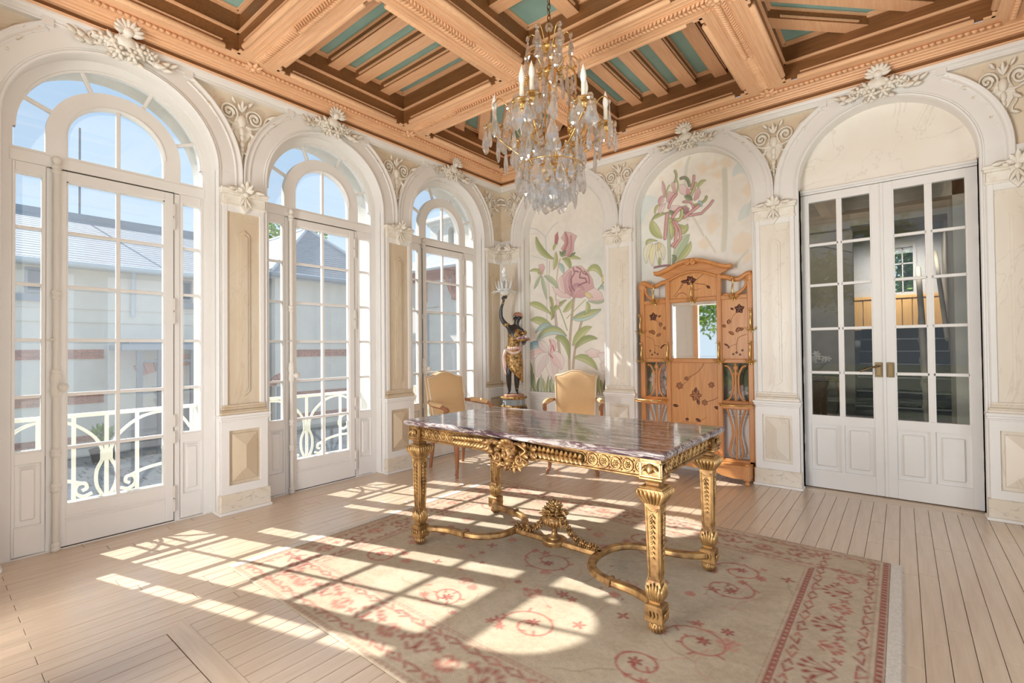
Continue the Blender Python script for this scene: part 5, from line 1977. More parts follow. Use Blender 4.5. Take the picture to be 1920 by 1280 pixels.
mural_mat = attr_mat('mural_paint', rough=0.75)
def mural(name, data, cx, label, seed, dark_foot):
    cv = Canvas(-.58, .58, .70, 3.225, .0055, lin(240, 234, 224))
    cv.rng = np.random.default_rng(seed)
    cool = np.clip((cv.Z - 1.3) / .8, 0, 1) * np.clip(1 - (cv.Z - 2.3) / .6, 0, 1) * (.35 + .5 * np.clip(cv.X / .5 if not dark_foot else -cv.X / .5, 0, 1))
    cv.C = cv.C * (1 - .5 * cool[..., None]) + np.array(lin(204, 220, 220)) * .5 * cool[..., None]
    cv.C *= (1 + cv.noise((6, 14), .05) + cv.noise((30, 60), .03))[..., None]
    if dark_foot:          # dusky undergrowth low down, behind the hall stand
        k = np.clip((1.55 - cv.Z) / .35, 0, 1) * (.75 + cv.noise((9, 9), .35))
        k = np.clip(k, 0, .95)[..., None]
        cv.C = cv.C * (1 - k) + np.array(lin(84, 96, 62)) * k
        for i in range(60):
            x, z = cv.rng.uniform(-.56, .56), cv.rng.uniform(.72, 1.35)
            d = cv.rng.uniform(-.08, .08)
            cv.leaf([(x, z), (x + d, z + .08), (x + 2 * d, z + .13)], .05, *PAINT[('g1', 'g4', 'g4', 'g2', 'bl')[i % 5]], line=None, alpha=.7)
        for x, z in ((-.42, .90), (-.33, 1.0), (-.36, .82), (.40, .80)):
            for k in range(6):
                a = k * 1.05
                cv.leaf([(x, z), (x + .05 * math.cos(a), z + .05 * math.sin(a)), (x + .09 * math.cos(a), z + .09 * math.sin(a))], .05, *PAINT['li'], line=INK, alpha=.9)
    faint = ('or', 'gh', 'sk')
    for kind, pts, w, c in [d[:4] for d in data]:
        c1, c2 = PAINT[c]
        al = .6 if c in faint else (.55 if c == 'br' else 1.0)
        if len(pts) == 3 and kind != 'p':
            (ax, az), (bx, bz), (ex, ez) = pts
            pts = [((1 - t) ** 2 * ax + 2 * t * (1 - t) * (2 * bx - .5 * ax - .5 * ex) + t * t * ex,
                    (1 - t) ** 2 * az + 2 * t * (1 - t) * (2 * bz - .5 * az - .5 * ez) + t * t * ez) for t in [i / 8 for i in range(9)]]
        if kind == 's':
            if dark_foot and c not in faint:
                w = [w[0] * .72]
            if c in ('rp', 'g1', 'g2', 'g3', 'g4', 'st', 'st2', 'pk') and w[0] > .02:
                cv.stroke(pts, w[0] + .004, INK, .6)
                cv.stroke(pts, w[0] - .006, c1, 1)
                off = [(x + w[0] * .15, z) for x, z in pts]
                cv.stroke(off, w[0] * .4, c2, .7)
            else:
                cv.stroke(pts, w[0], c1, al)
        elif kind == 'l':
            cv.leaf(pts, w[0], c1, c2, None if c in faint else INK, al)
        else:
            cv.poly(pts, c1, c2, INK if w[0] > 0 else None, al, .03 if c in faint else 0)
    keep = lambda X, Z: (np.abs(X) < .5745) & ((Z < ZS) | (X ** 2 + (Z - ZS) ** 2 < .5745 ** 2))
    me = cv.mesh(name, mural_mat, keep)
    o = put(bpy.data.objects.new(name, me), None, loc=(cx, -.002, 0))
    tag(o, label, 'painting')
mural('painted_mural', MURAL_A, 1.065, 'arched mural of a pink peony, buds and a white lily, behind an armchair', 3, False)
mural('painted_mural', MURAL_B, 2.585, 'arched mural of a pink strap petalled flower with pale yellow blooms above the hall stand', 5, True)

# backing wall and panelled dado under the murals
def dado(u):
    m = MB()
    m.box(-.574, .574, -.35, -.006, .0, 3.3)
    b = m.build('backing', white, WALL_OBJ['back'], loc=(u, 0, 0))
    m = MB()
    m.box(-.574, .574, -.02, .012, .02, .70)
    m.box(-.574, .574, -.02, .034, .672, .70, .004)
    m.box(-.574, .574, -.02, .026, .645, .672, .004)
    m.box(-.574, .574, -.02, .030, .0, .145, .004)
    for a, b_ in ((-.53, -.03), (.03, .53)):
        m.box(a, b_, .008, .022, .20, .60, .004)
        m.box(a + .03, b_ - .03, .02, .027, .23, .57, .005)
    m.build('dado', white, WALL_OBJ['back'], loc=(u, 0, 0))
dado(BAY)
dado(0)

# ================================================================= the stair hall behind the glazed doors
hall_wall = mat('hall_plaster', (0.44, 0.38, 0.29), rough=0.8, c2=(0.34, 0.29, 0.22), scale=3.0)
hall_dark = mat('hall_dark_timber', (0.05, 0.036, 0.028), rough=0.55)
hall_stone = mat('hall_grey_paint', (0.52, 0.50, 0.48), rough=0.7)
tread_edge = mat('pale_tread_edge', (0.34, 0.32, 0.31), rough=0.5)  # paler strip along the front edge of each step
orange_panel = wood('stair_panelling', (0.84, 0.50, 0.18), (0.76, 0.42, 0.13), axis=2, rough=0.4)
def hall():
    m = MB()
    m.box(2.6, 5.6, .36, 6.2, -.12, 0)
    m.build('floor', hall_dark, kind='structure')
    w = MB()
    w.box(2.5, 2.6, .36, 6.2, 0, 3.6)
    w.box(2.6, 3.72, 3.0, 3.1, 0, 3.6)
    w.box(3.72, 4.70, 1.0, 1.15, 2.62, 2.95)          # beam across
    w.box(3.72, 4.70, 2.6, 3.0, 2.78, 3.6)
    w.box(4.70, 4.85, 1.6, 5.0, 0, 3.6)
    w.box(4.60, 5.6, 1.0, 1.6, 0, 3.6)
    w.box(2.6, 5.6, .36, 6.2, 3.5, 3.6)
    hw = w.build('wall_hall', hall_wall, kind='structure')
    c = MB()
    c.prism([(2.7, 2.45), (3.0, 2.62), (3.35, 2.64), (3.72, 2.5), (3.72, 2.58), (3.35, 2.74), (3.0, 2.72), (2.7, 2.55)], 2.94, 3.0, 'y')
    c.box(2.6, 3.72, 2.93, 3.0, 2.82, 3.0, .01)
    c.build('arch_moulding', hall_wall, hw)
    e = MB()                                        # end wall of the landing, with a window
    y = 4.6
    e.box(3.2, 4.12, y, y + .12, 1.4, 3.6)
    e.box(4.37, 4.80, y, y + .12, 1.4, 3.6)
    e.box(4.12, 4.37, y, y + .12, 1.4, 2.05)
    e.box(4.12, 4.37, y, y + .12, 2.75, 3.6)
    e.box(4.37, 4.41, y - .03, y, 1.98, 2.85)
    e.box(3.2, 3.3, 3.1, y, 0, 3.5)
    e.box(3.2, 4.85, y + .02, y + .12, 0, 1.4)
    e.box(2.6, 3.25, y, y + .12, 0, 3.5)
    e.box(4.8, 5.6, y, y + .12, 0, 3.5)
    e.build('landing_wall', hall_stone, hw)
    f = empty('window_4', loc=(4.245, y, 2.05), kind='structure')
    m = MB()
    for z in (0, .22, .45, .68):
        m.box(-.125, .125, .03, .06, z - .008, z + .012)
    m.box(-.008, .008, .03, .06, 0, .7)
    m.build('frame', hall_stone, f)
    for a, b in ((-.125, -.01), (.01, .125)):
        p = MB()
        p.box(a, b, .043, .046, 0, .7)
        p.build('pane', pane_mat, f)
    s = empty('staircase', loc=(4.2, 2.0, 0), label='dark wooden stairs with pale worn edges seen through the right door leaf', category='staircase')
    inv = T(-4.2, -2.0, 0)
    n = 9
    rise, run = 1.50 / n, 2.2 / n
    for i in range(n):
        t = MB()
        y0 = 1.95 + i * run
        t.box(3.75, 4.70, y0, y0 + run + .02, 0 if i == 0 else i * rise, (i + 1) * rise - .02)
        t.build('step', hall_dark, s, M=inv)
        t = MB()
        t.box(3.75, 4.70, y0 - .02, y0 + .01, (i + 1) * rise - .018, (i + 1) * rise, .003)
        t.build('tread_edge', tread_edge, s, M=inv)
    t = MB()
    t.box(3.3, 4.70, 4.15, 4.5, 1.38, 1.475)
    t.build('landing', hall_dark, s, M=inv)
    b = MB()
    for k in range(5):
        yy = 2.05 + k * .4
        zz = (yy - 1.95) / 2.2 * 1.5 + .1
        b.lathe([(.022, 0), (.035, .05), (.02, .12), (.028, .3), (.018, .45), (.03, .6), (.02, .72)], 8, (4.42, yy, zz))
    b.build('baluster', hall_wall, s, M=inv)
    b = MB()
    b.tube([(4.42, 1.95, .85), (4.42, 4.2, 2.36)], .032, 8)
    b.tube([(4.62, 2.3, 1.3), (4.62, 4.4, 2.6)], .025, 8)
    b.build('handrail', hall_wall, s, M=inv)
    p = empty('stair_panelling', loc=(4.2, 4.5, 1.5), label='bright orange wood panelling on the stair landing under the small window', category='panelling')
    for k in range(9):
        q = MB()
        a = -.58 + k * .122
        q.box(a + .004, a + .118, .04, .07, 0, .46, .006)
        q.build('panel', orange_panel, p)
    q = MB()
    q.box(-.6, .54, .02, .09, .46, .51, .006)
    q.box(-.6, .54, .02, .08, -.02, .03, .004)
    q.build('rail', orange_panel, p)
    # console with flowers to the left
    ct = empty('console_table', loc=(3.28, 2.55, 0), label='gilt console table in the dark hall seen through the left door leaf', category='table')
    q = MB()
    q.box(-.36, .36, -.18, .18, .86, .90, .01)
    q.build('top', bronze, ct)
    q = MB()
    q.box(-.32, .32, -.15, .15, .78, .86, .01)
    for k in range(9):
        q.rosette((-.28 + .07 * k, -.155, .82), (0, -1, 0), (1, 0, 0), .03, 5)
    q.build('apron', brass, ct)
    for a in (-.28, .28):
        q = MB()
        q.tube(smooth_path([(a, -.1, .80), (a * 1.12, -.14, .6), (a * .85, -.08, .3), (a * .95, -.12, .02)], 5), .028, 8)
        q.build('leg', brass, ct)
    v = empty('flower_bowl', loc=(3.30, 2.52, .90), label='bowl of white flowers on the console table in the hall', category='flowers')
    q = MB()
    q.lathe([(.05, 0), (.06, .01), (.10, .05), (.14, .10), (.15, .12)], 14)
    q.build('bowl', gilt_white, v)
    q = MB()
    rnd = random.Random(8)
    for k in range(16):
        q.rosette((rnd.uniform(-.18, .18), rnd.uniform(-.08, .08), .15 + rnd.uniform(0, .10)), (rnd.uniform(-.5, .5), -1, .6), (1, 0, 0), .055, 6)
    q.build('flowers', gilt_white, v)
    c = MB()
    c.lathe([(.04, 0), (.03, .02), (.025, .05), (.05, .09), (.055, .13), (.04, .16), (.02, .17)], 12)
    o = c.build('white_jar', gilt_white, loc=(3.02, 2.47, .90))
    tag(o, 'small white jar at the left end of the hall console', 'jar')
hall()
area('stair_fill_light', (4.2, 3.75, 2.9), (4.2, 4.6, 1.8), .8, .3, 10, (1.0, 0.95, 0.88), 100)  # added fill lamp near the landing ceiling, aimed at the panelling
area('hall_fill_light', (2.9, 1.2, 2.9), (3.6, 2.8, 1.6), .8, .8, 14, (1.0, 0.96, 0.9))  # second added fill lamp, lifts the dark left part of the hall
tree('tree', (4.3, 7.2, -.25), 5.2, 1.9, 44, 'green tree outside the small landing window at the head of the stairs', n=9000, leaf=.15)

# ================================================================= rug
rug_mat = attr_mat('rug_wool', rough=0.95, bump=0.35, bscale=160.0, mottle=0.16)
fringe_mat = mat('rug_fringe', (0.66, 0.60, 0.52), rough=0.95, c2=(0.55, 0.50, 0.43), scale=90)
def make_rug():
    X0, X1, Y0, Y1 = 1.20, 4.150, -3.842, -1.487
    cx, cy = (X0 + X1) / 2, (Y0 + Y1) / 2
    hx, hy = (X1 - X0) / 2, (Y1 - Y0) / 2
    sand, sand2 = lin(190, 174, 150), lin(176, 158, 132)
    red, red2, pink, olive = lin(140, 58, 50), lin(164, 90, 76), lin(182, 124, 106), lin(132, 116, 84)
    cv = Canvas(-hx, hx, -hy, hy, .0062, sand)
    X, Z = cv.X, cv.Z
    n = cv.noise((24, 5), .5) + cv.noise((40, 60), .3)
    k = np.clip(.5 + n, 0, 1)[..., None]
    cv.C = np.array(sand) * k + np.array(sand2) * (1 - k)
    r = random.Random(12)
    BI, BO = .345, .012           # border band, from the outer edge
    def guard(d, wd, strong):
        """red guard stripe at distance d from the edge, with pale zigzag"""
        ins = np.minimum(hx - np.abs(X), hy - np.abs(Z))
        # stronger red at the two short ends
        ends = (hx - np.abs(X)) < (hy - np.abs(Z))
        a = np.clip((wd * .5 - np.abs(ins - d)) / cv.dx + .5, 0, 1) * np.where(ends, np.where(X > 0, strong, strong * .45), strong * .34)
        run = np.where(ends, Z, X)
        zig = (np.abs(((run / .034) % 1) - .5) * 2 > .62) & (np.abs(ins - d) < wd * .3)
        a = a * np.where(zig, .45, 1.0)
        cv.C[:] = cv.C * (1 - a[..., None]) + np.array(red) * a[..., None]
    guard(.020, .026, .85)
    guard(.052, .005, .5)
    guard(BI, .026, .8)
    guard(BI + .026, .005, .45)
    guard(BI - .026, .004, .3)
    def flower(x, z, s, c, al=.8, n=6):
        a0 = r.random() * 3
        for i in range(n):
            a = a0 + i * 2 * PI / n
            cv.stroke([(x + s * .35 * math.cos(a), z + s * .35 * math.sin(a)), (x + s * math.cos(a), z + s * math.sin(a))], s * .42, c, al)
        cv.stroke([(x, z), (x + .001, z)], s * .5, pink, al)
    def palmette(x, z, s, ang, c, al=.7):
        ca, sa = math.cos(ang), math.sin(ang)
        R = lambda u, v: (x + (u * ca - v * sa) * s, z + (u * sa + v * ca) * s)
        for u, v in ((-1, .6), (-.6, 1.0), (0, 1.2), (.6, 1.0), (1, .6)):
            cv.stroke([R(0, -.4), R(u * .6, v * .3), R(u, v)], .006, c, al)
            cv.stroke([R(u * .85, v * .85), R(u, v)], .016, c, al * .8)
        cv.stroke([R(-.9, -.2), R(-.4, -.7), R(0, -.4), R(.4, -.7), R(.9, -.2)], .007, c, al)
        cv.stroke([R(0, -.3), R(0, .3)], .014, c, al)
    def vee(x, z, s, ang, c, al):
        ca, sa = math.cos(ang), math.sin(ang)
        R = lambda u, v: (x + (u * ca - v * sa) * s, z + (u * sa + v * ca) * s)
        cv.stroke([R(-.6, -.7), R(0, .8), R(.6, -.7)], .007, c, al)
        cv.stroke([R(.1, -.5), R(0, .3)], .006, c, al * .5)
    # border meanders: rows of small vees beside both guards, palmettes between
    for ends in (True, False):
        L = hy if ends else hx
        W = hx if ends else hy
        for sg in (-1, 1):
            al = (.75 if sg > 0 else .40) if ends else .34
            t = -L + .07
            i = 0
            while t < L - .05:
                for d, f in ((.078, 1), (.300, -1)):
                    p = (sg * (W - d), t) if ends else (t, sg * (W - d))
                    vee(*p, .022 if i % 2 else .030, r.uniform(-.4, .4) + (0 if i % 2 else PI) + (0 if ends else PI / 2), red if i % 3 else red2, al)
                t += .056
                i += 1
            t = -L + .30
            i = 0
            while t < L - .25:
                p = (sg * (W - .19), t) if ends else (t, sg * (W - .19))
                palmette(*p, .062 if i % 2 == 0 else .045, (PI / 2 if ends else 0) * sg + (PI if i % 2 else 0) + r.uniform(-.3, .3), red2 if i % 2 else red, al * .75)
                q = (p[0] + r.uniform(-.06, .06), p[1] + .09) if ends else (p[0] + .09, p[1] + r.uniform(-.06, .06))
                flower(*q, .02, red, al * .8, 4)
                t += .185
                i += 1
    # field: spiralling vines and scattered blossoms
    def vine(x, z, R, turns, a0, sg, c, al):
        pts = []
        for i in range(26):
            t = i / 25
            a = a0 + sg * turns * 2 * PI * t
            rr = R * (1 - .78 * t)
            pts.append((x + rr * math.cos(a) * 1.15, z + rr * math.sin(a)))
        cv.stroke(pts, .008, c, al)
        for i in range(2, 24, 3):
            p = pts[i]
            cv.stroke([p, (p[0] + r.uniform(-.03, .03), p[1] + r.uniform(-.03, .03))], .009, c, al)
        flower(*pts[-1], .026, red, .6)
        flower(pts[0][0], pts[0][1], .022, red2, .6)
    fx, fz = hx - BI - .07, hy - BI - .06
    for x, z, R in ((3.50 - cx, -2.13 - cy, .12), (3.50 - cx, -2.36 - cy, .12), (3.53 - cx, -2.92 - cy, .13), (3.4 - cx, -3.2 - cy, .1), (2.9 - cx, -3.25 - cy, .13), (2.9 - cx, -2.0 - cy, .12), (2.4 - cx, -3.3 - cy, .1), (1.75 - cx, -3.2 - cy, .12), (1.7 - cx, -2.1 - cy, .12), (2.2 - cx, -2.05 - cy, .11), (2.6 - cx, -2.65 - cy, .15)):
        vine(x, z, R, 1.35, r.random() * 6, r.choice((-1, 1)), red2, .62)
    for i in range(120):
        x, z = r.uniform(-fx, fx), r.uniform(-fz, fz)
        q = r.random()
        if q < .3:
            flower(x, z, r.uniform(.014, .028), red if q < .15 else red2, r.uniform(.5, .85), r.choice((4, 5, 6)))
        elif q < .55:
            cv.stroke([(x, z), (x + r.uniform(-.06, .06), z + r.uniform(-.02, .02))], .008, red2, .5)
        elif q < .75:
            palmette(x, z, r.uniform(.02, .05), r.random() * 6, pink, .55)
        else:
            pts = [(x, z)]
            a = r.random() * 6
            for k in range(7):
                a += r.uniform(-.7, .7)
                pts.append((pts[-1][0] + .035 * math.cos(a), pts[-1][1] + .035 * math.sin(a)))
            cv.stroke(pts, .005, pink if q < .88 else olive, .6)
    cv.C *= (1 + cv.noise((200, 160), .08))[..., None]
    rng = np.random.default_rng(2)
    def to3(x, z):
        edge = np.minimum(hx - np.abs(x), hy - np.abs(z))
        h = .005 * np.clip(edge / .008, 0, 1) + .0008 * np.sin(x * 5 + z * 3)
        return np.stack([x, z, h], -1)
    root = put(bpy.data.objects.new('rug', cv.mesh('rug', rug_mat, to3=to3)), None, loc=(cx, cy, .0015))
    tag(root, 'faded beige oriental rug with red guard stripes under the gilded table', 'rug')
    m = MB()
    rr = random.Random(1)
    for sg in (-1, 1):
        m.box(sg * hx, sg * (hx + .045), -hy + .01, hy - .01, 0, .004)
        y = -hy + .012
        while y < hy - .012:
            L = rr.uniform(.010, .024)
            x = sg * (hx + .045)
            m.add([(x, y, .004), (x + sg * L, y + rr.uniform(-.003, .003), .001), (x, y + .006, .004)], [(0, 1, 2)])
            y += .007
    m.build('fringe', fringe_mat, root, kind='stuff')
make_rug()

# ================================================================= gilded table
def gilt(name, c, c2, rough=.36, metal=.75, scale=22):
    return mat(name, c, rough=rough, metal=metal, c2=c2, scale=scale, contrast=(.38, .66), bump=.12)
gold = gilt('worn_gilding', (0.47, 0.27, 0.10), (0.20, 0.10, 0.04), metal=.6, rough=.4)
gold_hi = gilt('burnished_gilding', (0.64, 0.40, 0.165), (0.30, 0.165, 0.06), metal=.65, rough=.36)
gold_dk = mat('gilding_recess', (0.20, 0.11, 0.035), rough=.6, metal=.3, c2=(0.12, 0.06, 0.02), scale=30)
def breche():
    m = bpy.data.materials.new('violet_marble')
    m.use_nodes = True
    nt = m.node_tree
    b = nt.nodes['Principled BSDF']
    b.inputs['Roughness'].default_value = .10
    b.inputs['Coat Weight'].default_value = .3
    N, L = nt.nodes.new, nt.links.new
    tc = N('ShaderNodeTexCoord')
    mp = N('ShaderNodeMapping')
    mp.inputs['Scale'].default_value = (1.5, 9.0, 12.0)
    L(tc.outputs['Object'], mp.inputs[0])
    n = N('ShaderNodeTexNoise')
    n.inputs['Scale'].default_value = 1.5
    n.inputs['Detail'].default_value = 9
    n.inputs['Roughness'].default_value = .6
    n.inputs['Distortion'].default_value = 1.3
    L(mp.outputs[0], n.inputs['Vector'])
    r = N('ShaderNodeValToRGB')
    e = r.color_ramp.elements
    e[0].position, e[0].color = .30, (*lin(46, 34, 40), 1)
    e[1].position, e[1].color = .70, (*lin(232, 226, 218), 1)
    for p, c in ((.40, (70, 52, 58)), (.46, (104, 82, 86)), (.485, (200, 192, 186)), (.51, (92, 66, 72)), (.55, (128, 106, 108)), (.575, (214, 206, 198)), (.61, (120, 98, 100)), (.65, (206, 198, 190))):
        k = e.new(p)
        k.color = (*lin(*c), 1)
    L(n.outputs['Fac'], r.inputs[0])
    L(r.outputs[0], b.inputs['Base Color'])
    MATS['violet_marble'] = m
    return m
violet = breche()
def rect_mould(m, hx, hy, prof, cap_top=True, cap_bot=True, smooth=True):
    vs = []
    for (o, z) in prof:
        for a, b in ((-1, -1), (1, -1), (1, 1), (-1, 1)):
            vs.append((a * (hx + o), b * (hy + o), z))
    fs = []
    for j in range(len(prof) - 1):
        for i in range(4):
            fs.append((j * 4 + i, j * 4 + (i + 1) % 4, j * 4 + 4 + (i + 1) % 4, j * 4 + 4 + i))
    m.add(vs, fs, False)
    k = (len(prof) - 1) * 4
    if cap_bot: m.add(vs[:4], [(3, 2, 1, 0)])
    if cap_top: m.add(vs[k:], [(0, 1, 2, 3)])

def gilded_table():
    t = empty('gilded_table', loc=(2.58, -2.578, .0080), label='large gilded carved table with streaked violet marble top standing on the rug', category='table')
    m = MB()
    rect_mould(m, .855, .44, [(-.03, .7585), (-.010, .7585), (-.004, .762), (0, .772), (.001, .778), (-.002, .786), (-.008, .7915), (-.016, .793)])
    m.build('marble_top', violet, t)
    LX, LY = .784, .370
    # apron carcass
    m = MB()
    for sg in (-1, 1):
        for a, b, c, d in ((-LX, LX, sg * (LY - .012), sg * (LY + .016)),):
            m.box(a, b, c, d, .672, .757)
            m.box(a, b, sg * (LY - .01), sg * (LY + .030), .744, .757, .004)
            m.box(a, b, sg * (LY - .01), sg * (LY + .026), .664, .676, .004)
        m.box(sg * (LX - .012), sg * (LX + .016), -LY, LY, .672, .757)
        m.box(sg * (LX - .01), sg * (LX + .030), -LY, LY, .744, .757, .004)
        m.box(sg * (LX - .01), sg * (LX + .026), -LY, LY, .664, .676, .004)
    ap = m.build('apron', gold, t)
    def band(face, full):
        """rosettes in linked rings; on the long sides laurel sprays run to a central mask"""
        m = MB()
        w = LY + .018 if full else LX + .018
        L = LX - .06 if full else LY - .06
        m.M = RZ(face)
        n = int(2 * L / .058)
        for i in range(n + 1):
            u = -L + 2 * L * i / n
            if full and abs(u) < .42:
                continue
            pts = [(u + .026 * math.cos(a), -w, .710 + .026 * math.sin(a)) for a in [2 * PI * k / 14 for k in range(14)]]
            m.tube(pts, .0052, 5, closed=True)
            m.rosette((u, -w, .710), (0, -1, 0), (1, 0, 0), .017, 6, core=.42)
            for s in (-1, 1):
                m.ball((u + .029, -w, .710 + s * .024), (.006, .005, .006), 6, 4)
        if full:
            for sg in (-1, 1):
                m.tube([(sg * .41, -w, .706), (sg * .25, -w - .006, .712), (sg * .10, -w - .014, .722)], [.004, .007, .009], 6)
                for k in range(13):
                    u = sg * (.41 - .026 * k)
                    f = k / 13
                    for s in (-1, 1):
                        m.leaf((u, -w - .004 - .008 * f, .707 + .010 * f), (-sg * .8 * -1, -.35, s * .62), (0, -1, 0), .050 + .012 * f, .030 + .006 * f, .5, curl=.5, n=4)
                    m.ball((u, -w - .010 - .006 * f, .708 + .01 * f), .0055, 6, 4)
        m.M = None
        return m.build('carved_band', gold_hi, ap, kind='stuff')
    band(0, True)
    band(PI, True)
    band(PI / 2, False)
    band(-PI / 2, False)
    def mask(face):
        m = MB()
        m.M = RZ(face)
        w = -(LY + .045)
        m.box(-.16, .16, w + .012, w + .03, .655, .745, .01)
        m.ball((0, w, .688), (.050, .040, .060), 14, 10)          # head
        m.ball((0, w - .036, .684), (.011, .016, .017), 8, 6)
        m.ball((0, w - .030, .660), (.019, .010, .008), 8, 5)
        for s in (-1, 1):
            m.ball((s * .019, w - .032, .702), (.011, .008, .008), 8, 5)
            m.ball((s * .019, w - .031, .715), (.018, .012, .006), 8, 5)
            m.ball((s * .027, w - .024, .672), (.016, .014, .015), 8, 5)
        m.ball((0, w - .016, .634), (.024, .022, .018), 8, 6)
        for k in range(7):                                          # crest of broad leaves
            a = math.radians(20 + 140 * k / 6)
            m.leaf((math.cos(a) * .036, w + .004, .700 + math.sin(a) * .036), (math.cos(a), -.5, math.sin(a) * .8), (0, -1, 0), .055, .046, .5, curl=.8, n=4)
        for s in (-1, 1):
            for (u, z, du, dz, L, W) in ((.05, .725, .95, .2, .10, .056), (.06, .700, .95, -.25, .10, .056), (.055, .672, .85, -.55, .085, .050), (.04, .640, .75, -.65, .07, .046),
                                         (.115, .728, 1, -.05, .085, .046), (.02, .628, .4, -1, .055, .040), (.115, .695, 1, -.15, .085, .044)):
                m.leaf((s * u, w + .016, z), (s * du, -.22, dz), (0, -1, 0), L, W, .5, curl=.5, n=5)
            m.tube(smooth_path([(s * .03, w - .01, .735), (s * .08, w - .035, .745), (s * .125, w - .025, .715), (s * .095, w - .030, .685), (s * .130, w - .015, .655), (s * .085, w - .01, .625), (s * .045, w, .615)], 5), [.013] * 16 + [.010] * 15, 7, flat=.55)
            m.scroll((s * .075, w - .014, .660), (s, 0, 0), (0, 0, -1), .030, .008, 1.4, .011, .008, n=16, sides=6)
        for k in range(5):
            m.rosette(((k - 2) * .030, w - .004, .612 + .009 * abs(k - 2)), (0, -1, -.3), (1, 0, 0), .028, 5, T=.6)
        m.M = None
        m.build('mask', gold, ap)
    mask(0)
    mask(PI)
    # legs
    def husks(m, w, z0, z1, n, s):
        for k in range(n):
            z = lerp(z0, z1, k / (n - 1))
            q = s * (1 - .55 * k / n)
            for d in (-1, 1):
                m.leaf((0, w, z), (d * .55, -.25, -1), (0, -1, 0), q * 1.5, q * .8, .5, curl=.5, n=3)
            m.ball((0, w - .003, z - q * .2), (q * .3, q * .3, q * .45), 6, 5)
    for sx in (-1, 1):
        for sy in (-1, 1):
            leg = empty('leg', t, loc=(sx * LX, sy * LY, 0))
            m = MB()
            m.rectlathe([(.047, .672), (.047, .757)])
            m.rectlathe([(.046, .664), (.051, .668), (.051, .674), (.047, .678)])
            m.rectlathe([(.036, .664), (.030, .652), (.028, .640), (.034, .634), (.040, .630), (.040, .626)])
            m.rectlathe([(.034, .555), (.032, .50), (.025, .225), (.030, .215), (.034, .19), (.033, .155), (.026, .140), (.024, .128), (.036, .122), (.039, .118), (.039, .052), (.034, .046), (.026, .042)])
            m.build('shaft', gold, leg)
            m = MB()                                      # flared square cap with gadroons
            m.rectlathe([(.035, .552), (.036, .560), (.042, .578), (.050, .592), (.057, .606), (.059, .618), (.056, .626), (.050, .627), (.052, .630), (.049, .635), (.042, .637)])
            for k in range(4):
                m.M = RZ(PI / 2 * k)
                for q in (-1, -.667, -.333, 0, .333, .667, 1):
                    P = [(q * .034, -.0365, .560), (q * .042, -.044, .578), (q * .0515, -.0535, .596), (q * .057, -.059, .610), (q * .056, -.058, .622)]
                    m.tube(P, [.003, .0065, .0085, .0085, .005], 6)
            m.M = None
            m.build('capital', gold_hi, leg)
            m = MB()                                      # carved panels, husk drops, acanthus, foot
            for k in range(4):
                m.M = RZ(PI / 2 * k)
                m.leaf((0, -.048, .74), (0, -.1, -1), (0, -1, 0), .05, .045, .35, curl=.4, n=4)
                for s_ in (-1, 1):
                    m.leaf((s_ * .01, -.048, .73), (s_ * .7, -.2, -.7), (0, -1, 0), .04, .022, .4, curl=.5, n=3)
                    m.box(s_ * .040, s_ * .046, -.051, -.047, .684, .742)
                    m.tube([(s_ * .028, -.034, .545), (s_ * .026, -.0325, .5), (s_ * .0195, -.027, .24)], .0035, 5)
                m.box(-.046, .046, -.051, -.047, .680, .686)
                m.box(-.046, .046, -.051, -.047, .738, .744)
                pts = [(.022 * math.cos(a), -.034, .540 + .016 * math.sin(a)) for a in [PI * q / 8 + PI for q in range(9)]]
                m.tube(pts, .004, 5)
                husks(m, -.031, .515, .33, 9, .017)
                for d in (-.7, -.35, 0, .35, .7):
                    m.leaf((d * .026, -.030, .142), (d * .22, -.04, 1), (0, -1, 0), .088 - abs(d) * .03, .024, .45, curl=.12, n=4)
                for d in (-1, 0, 1):
                    m.leaf((d * .016, -.0385, .068), (0, -.1, 1), (0, -1, 0), .036, .015, .5, curl=.3, n=3)
            m.M = None
            m.build('carving', gold_hi, leg, kind='stuff')
            m = MB()
            m.lathe([(.018, 0), (.026, .002), (.034, .016), (.034, .026), (.024, .040), (.022, .046)], 16)
            for k in range(16):
                a = 2 * PI * k / 16
                m.tube([(math.cos(a) * .022, math.sin(a) * .022, .003), (math.cos(a) * .035, math.sin(a) * .035, .018), (math.cos(a) * .028, math.sin(a) * .028, .038)], [.003, .006, .003], 5)
            m.build('foot', gold, leg)
    # stretcher
    s = MB()
    prof = [(-.020, -.016), (-.024, -.006), (-.018, .002), (-.020, .010), (-.012, .016), (.012, .016), (.020, .010), (.018, .002), (.024, -.006), (.020, -.016)]
    def run(pts):
        P = smooth_path(pts, 6)
        fr = []
        for i in range(len(P)):
            a, b = Vector(P[max(i - 1, 0)]), Vector(P[min(i + 1, len(P) - 1)])
            d = (b - a).normalized()
            fr.append(((-d.y, d.x, 0), (0, 0, 1)))
        s.sweep(prof, P, fr, closed_prof=True, smooth=True, caps=True)
    for sx in (-1, 1):
        half = [(.775, .350), (.72, .300), (.62, .262), (.50, .250), (.40, .215), (.325, .130), (.300, 0)]
        pts = [(sx * x, -y, .088) for x, y in half] + [(sx * x, y, .088) for x, y in half[-2::-1]]
        run(pts)
        for y in (-.252, .252):
            s.box(sx * .50 - .010, sx * .50 + .010, y - .030, y + .030, .070, .108, .003)
    run([(-.31, 0, .088), (-.15, 0, .088), (0, 0, .088), (.15, 0, .088), (.31, 0, .088)])
    st = s.build('stretcher', gold, t)
    m = MB()
    m.lathe([(.060, -.020), (.074, -.014), (.068, .0), (.076, .010), (.066, .018), (.03, .019)], 28, (0, 0, .088))
    m.build('platform', gold, st)
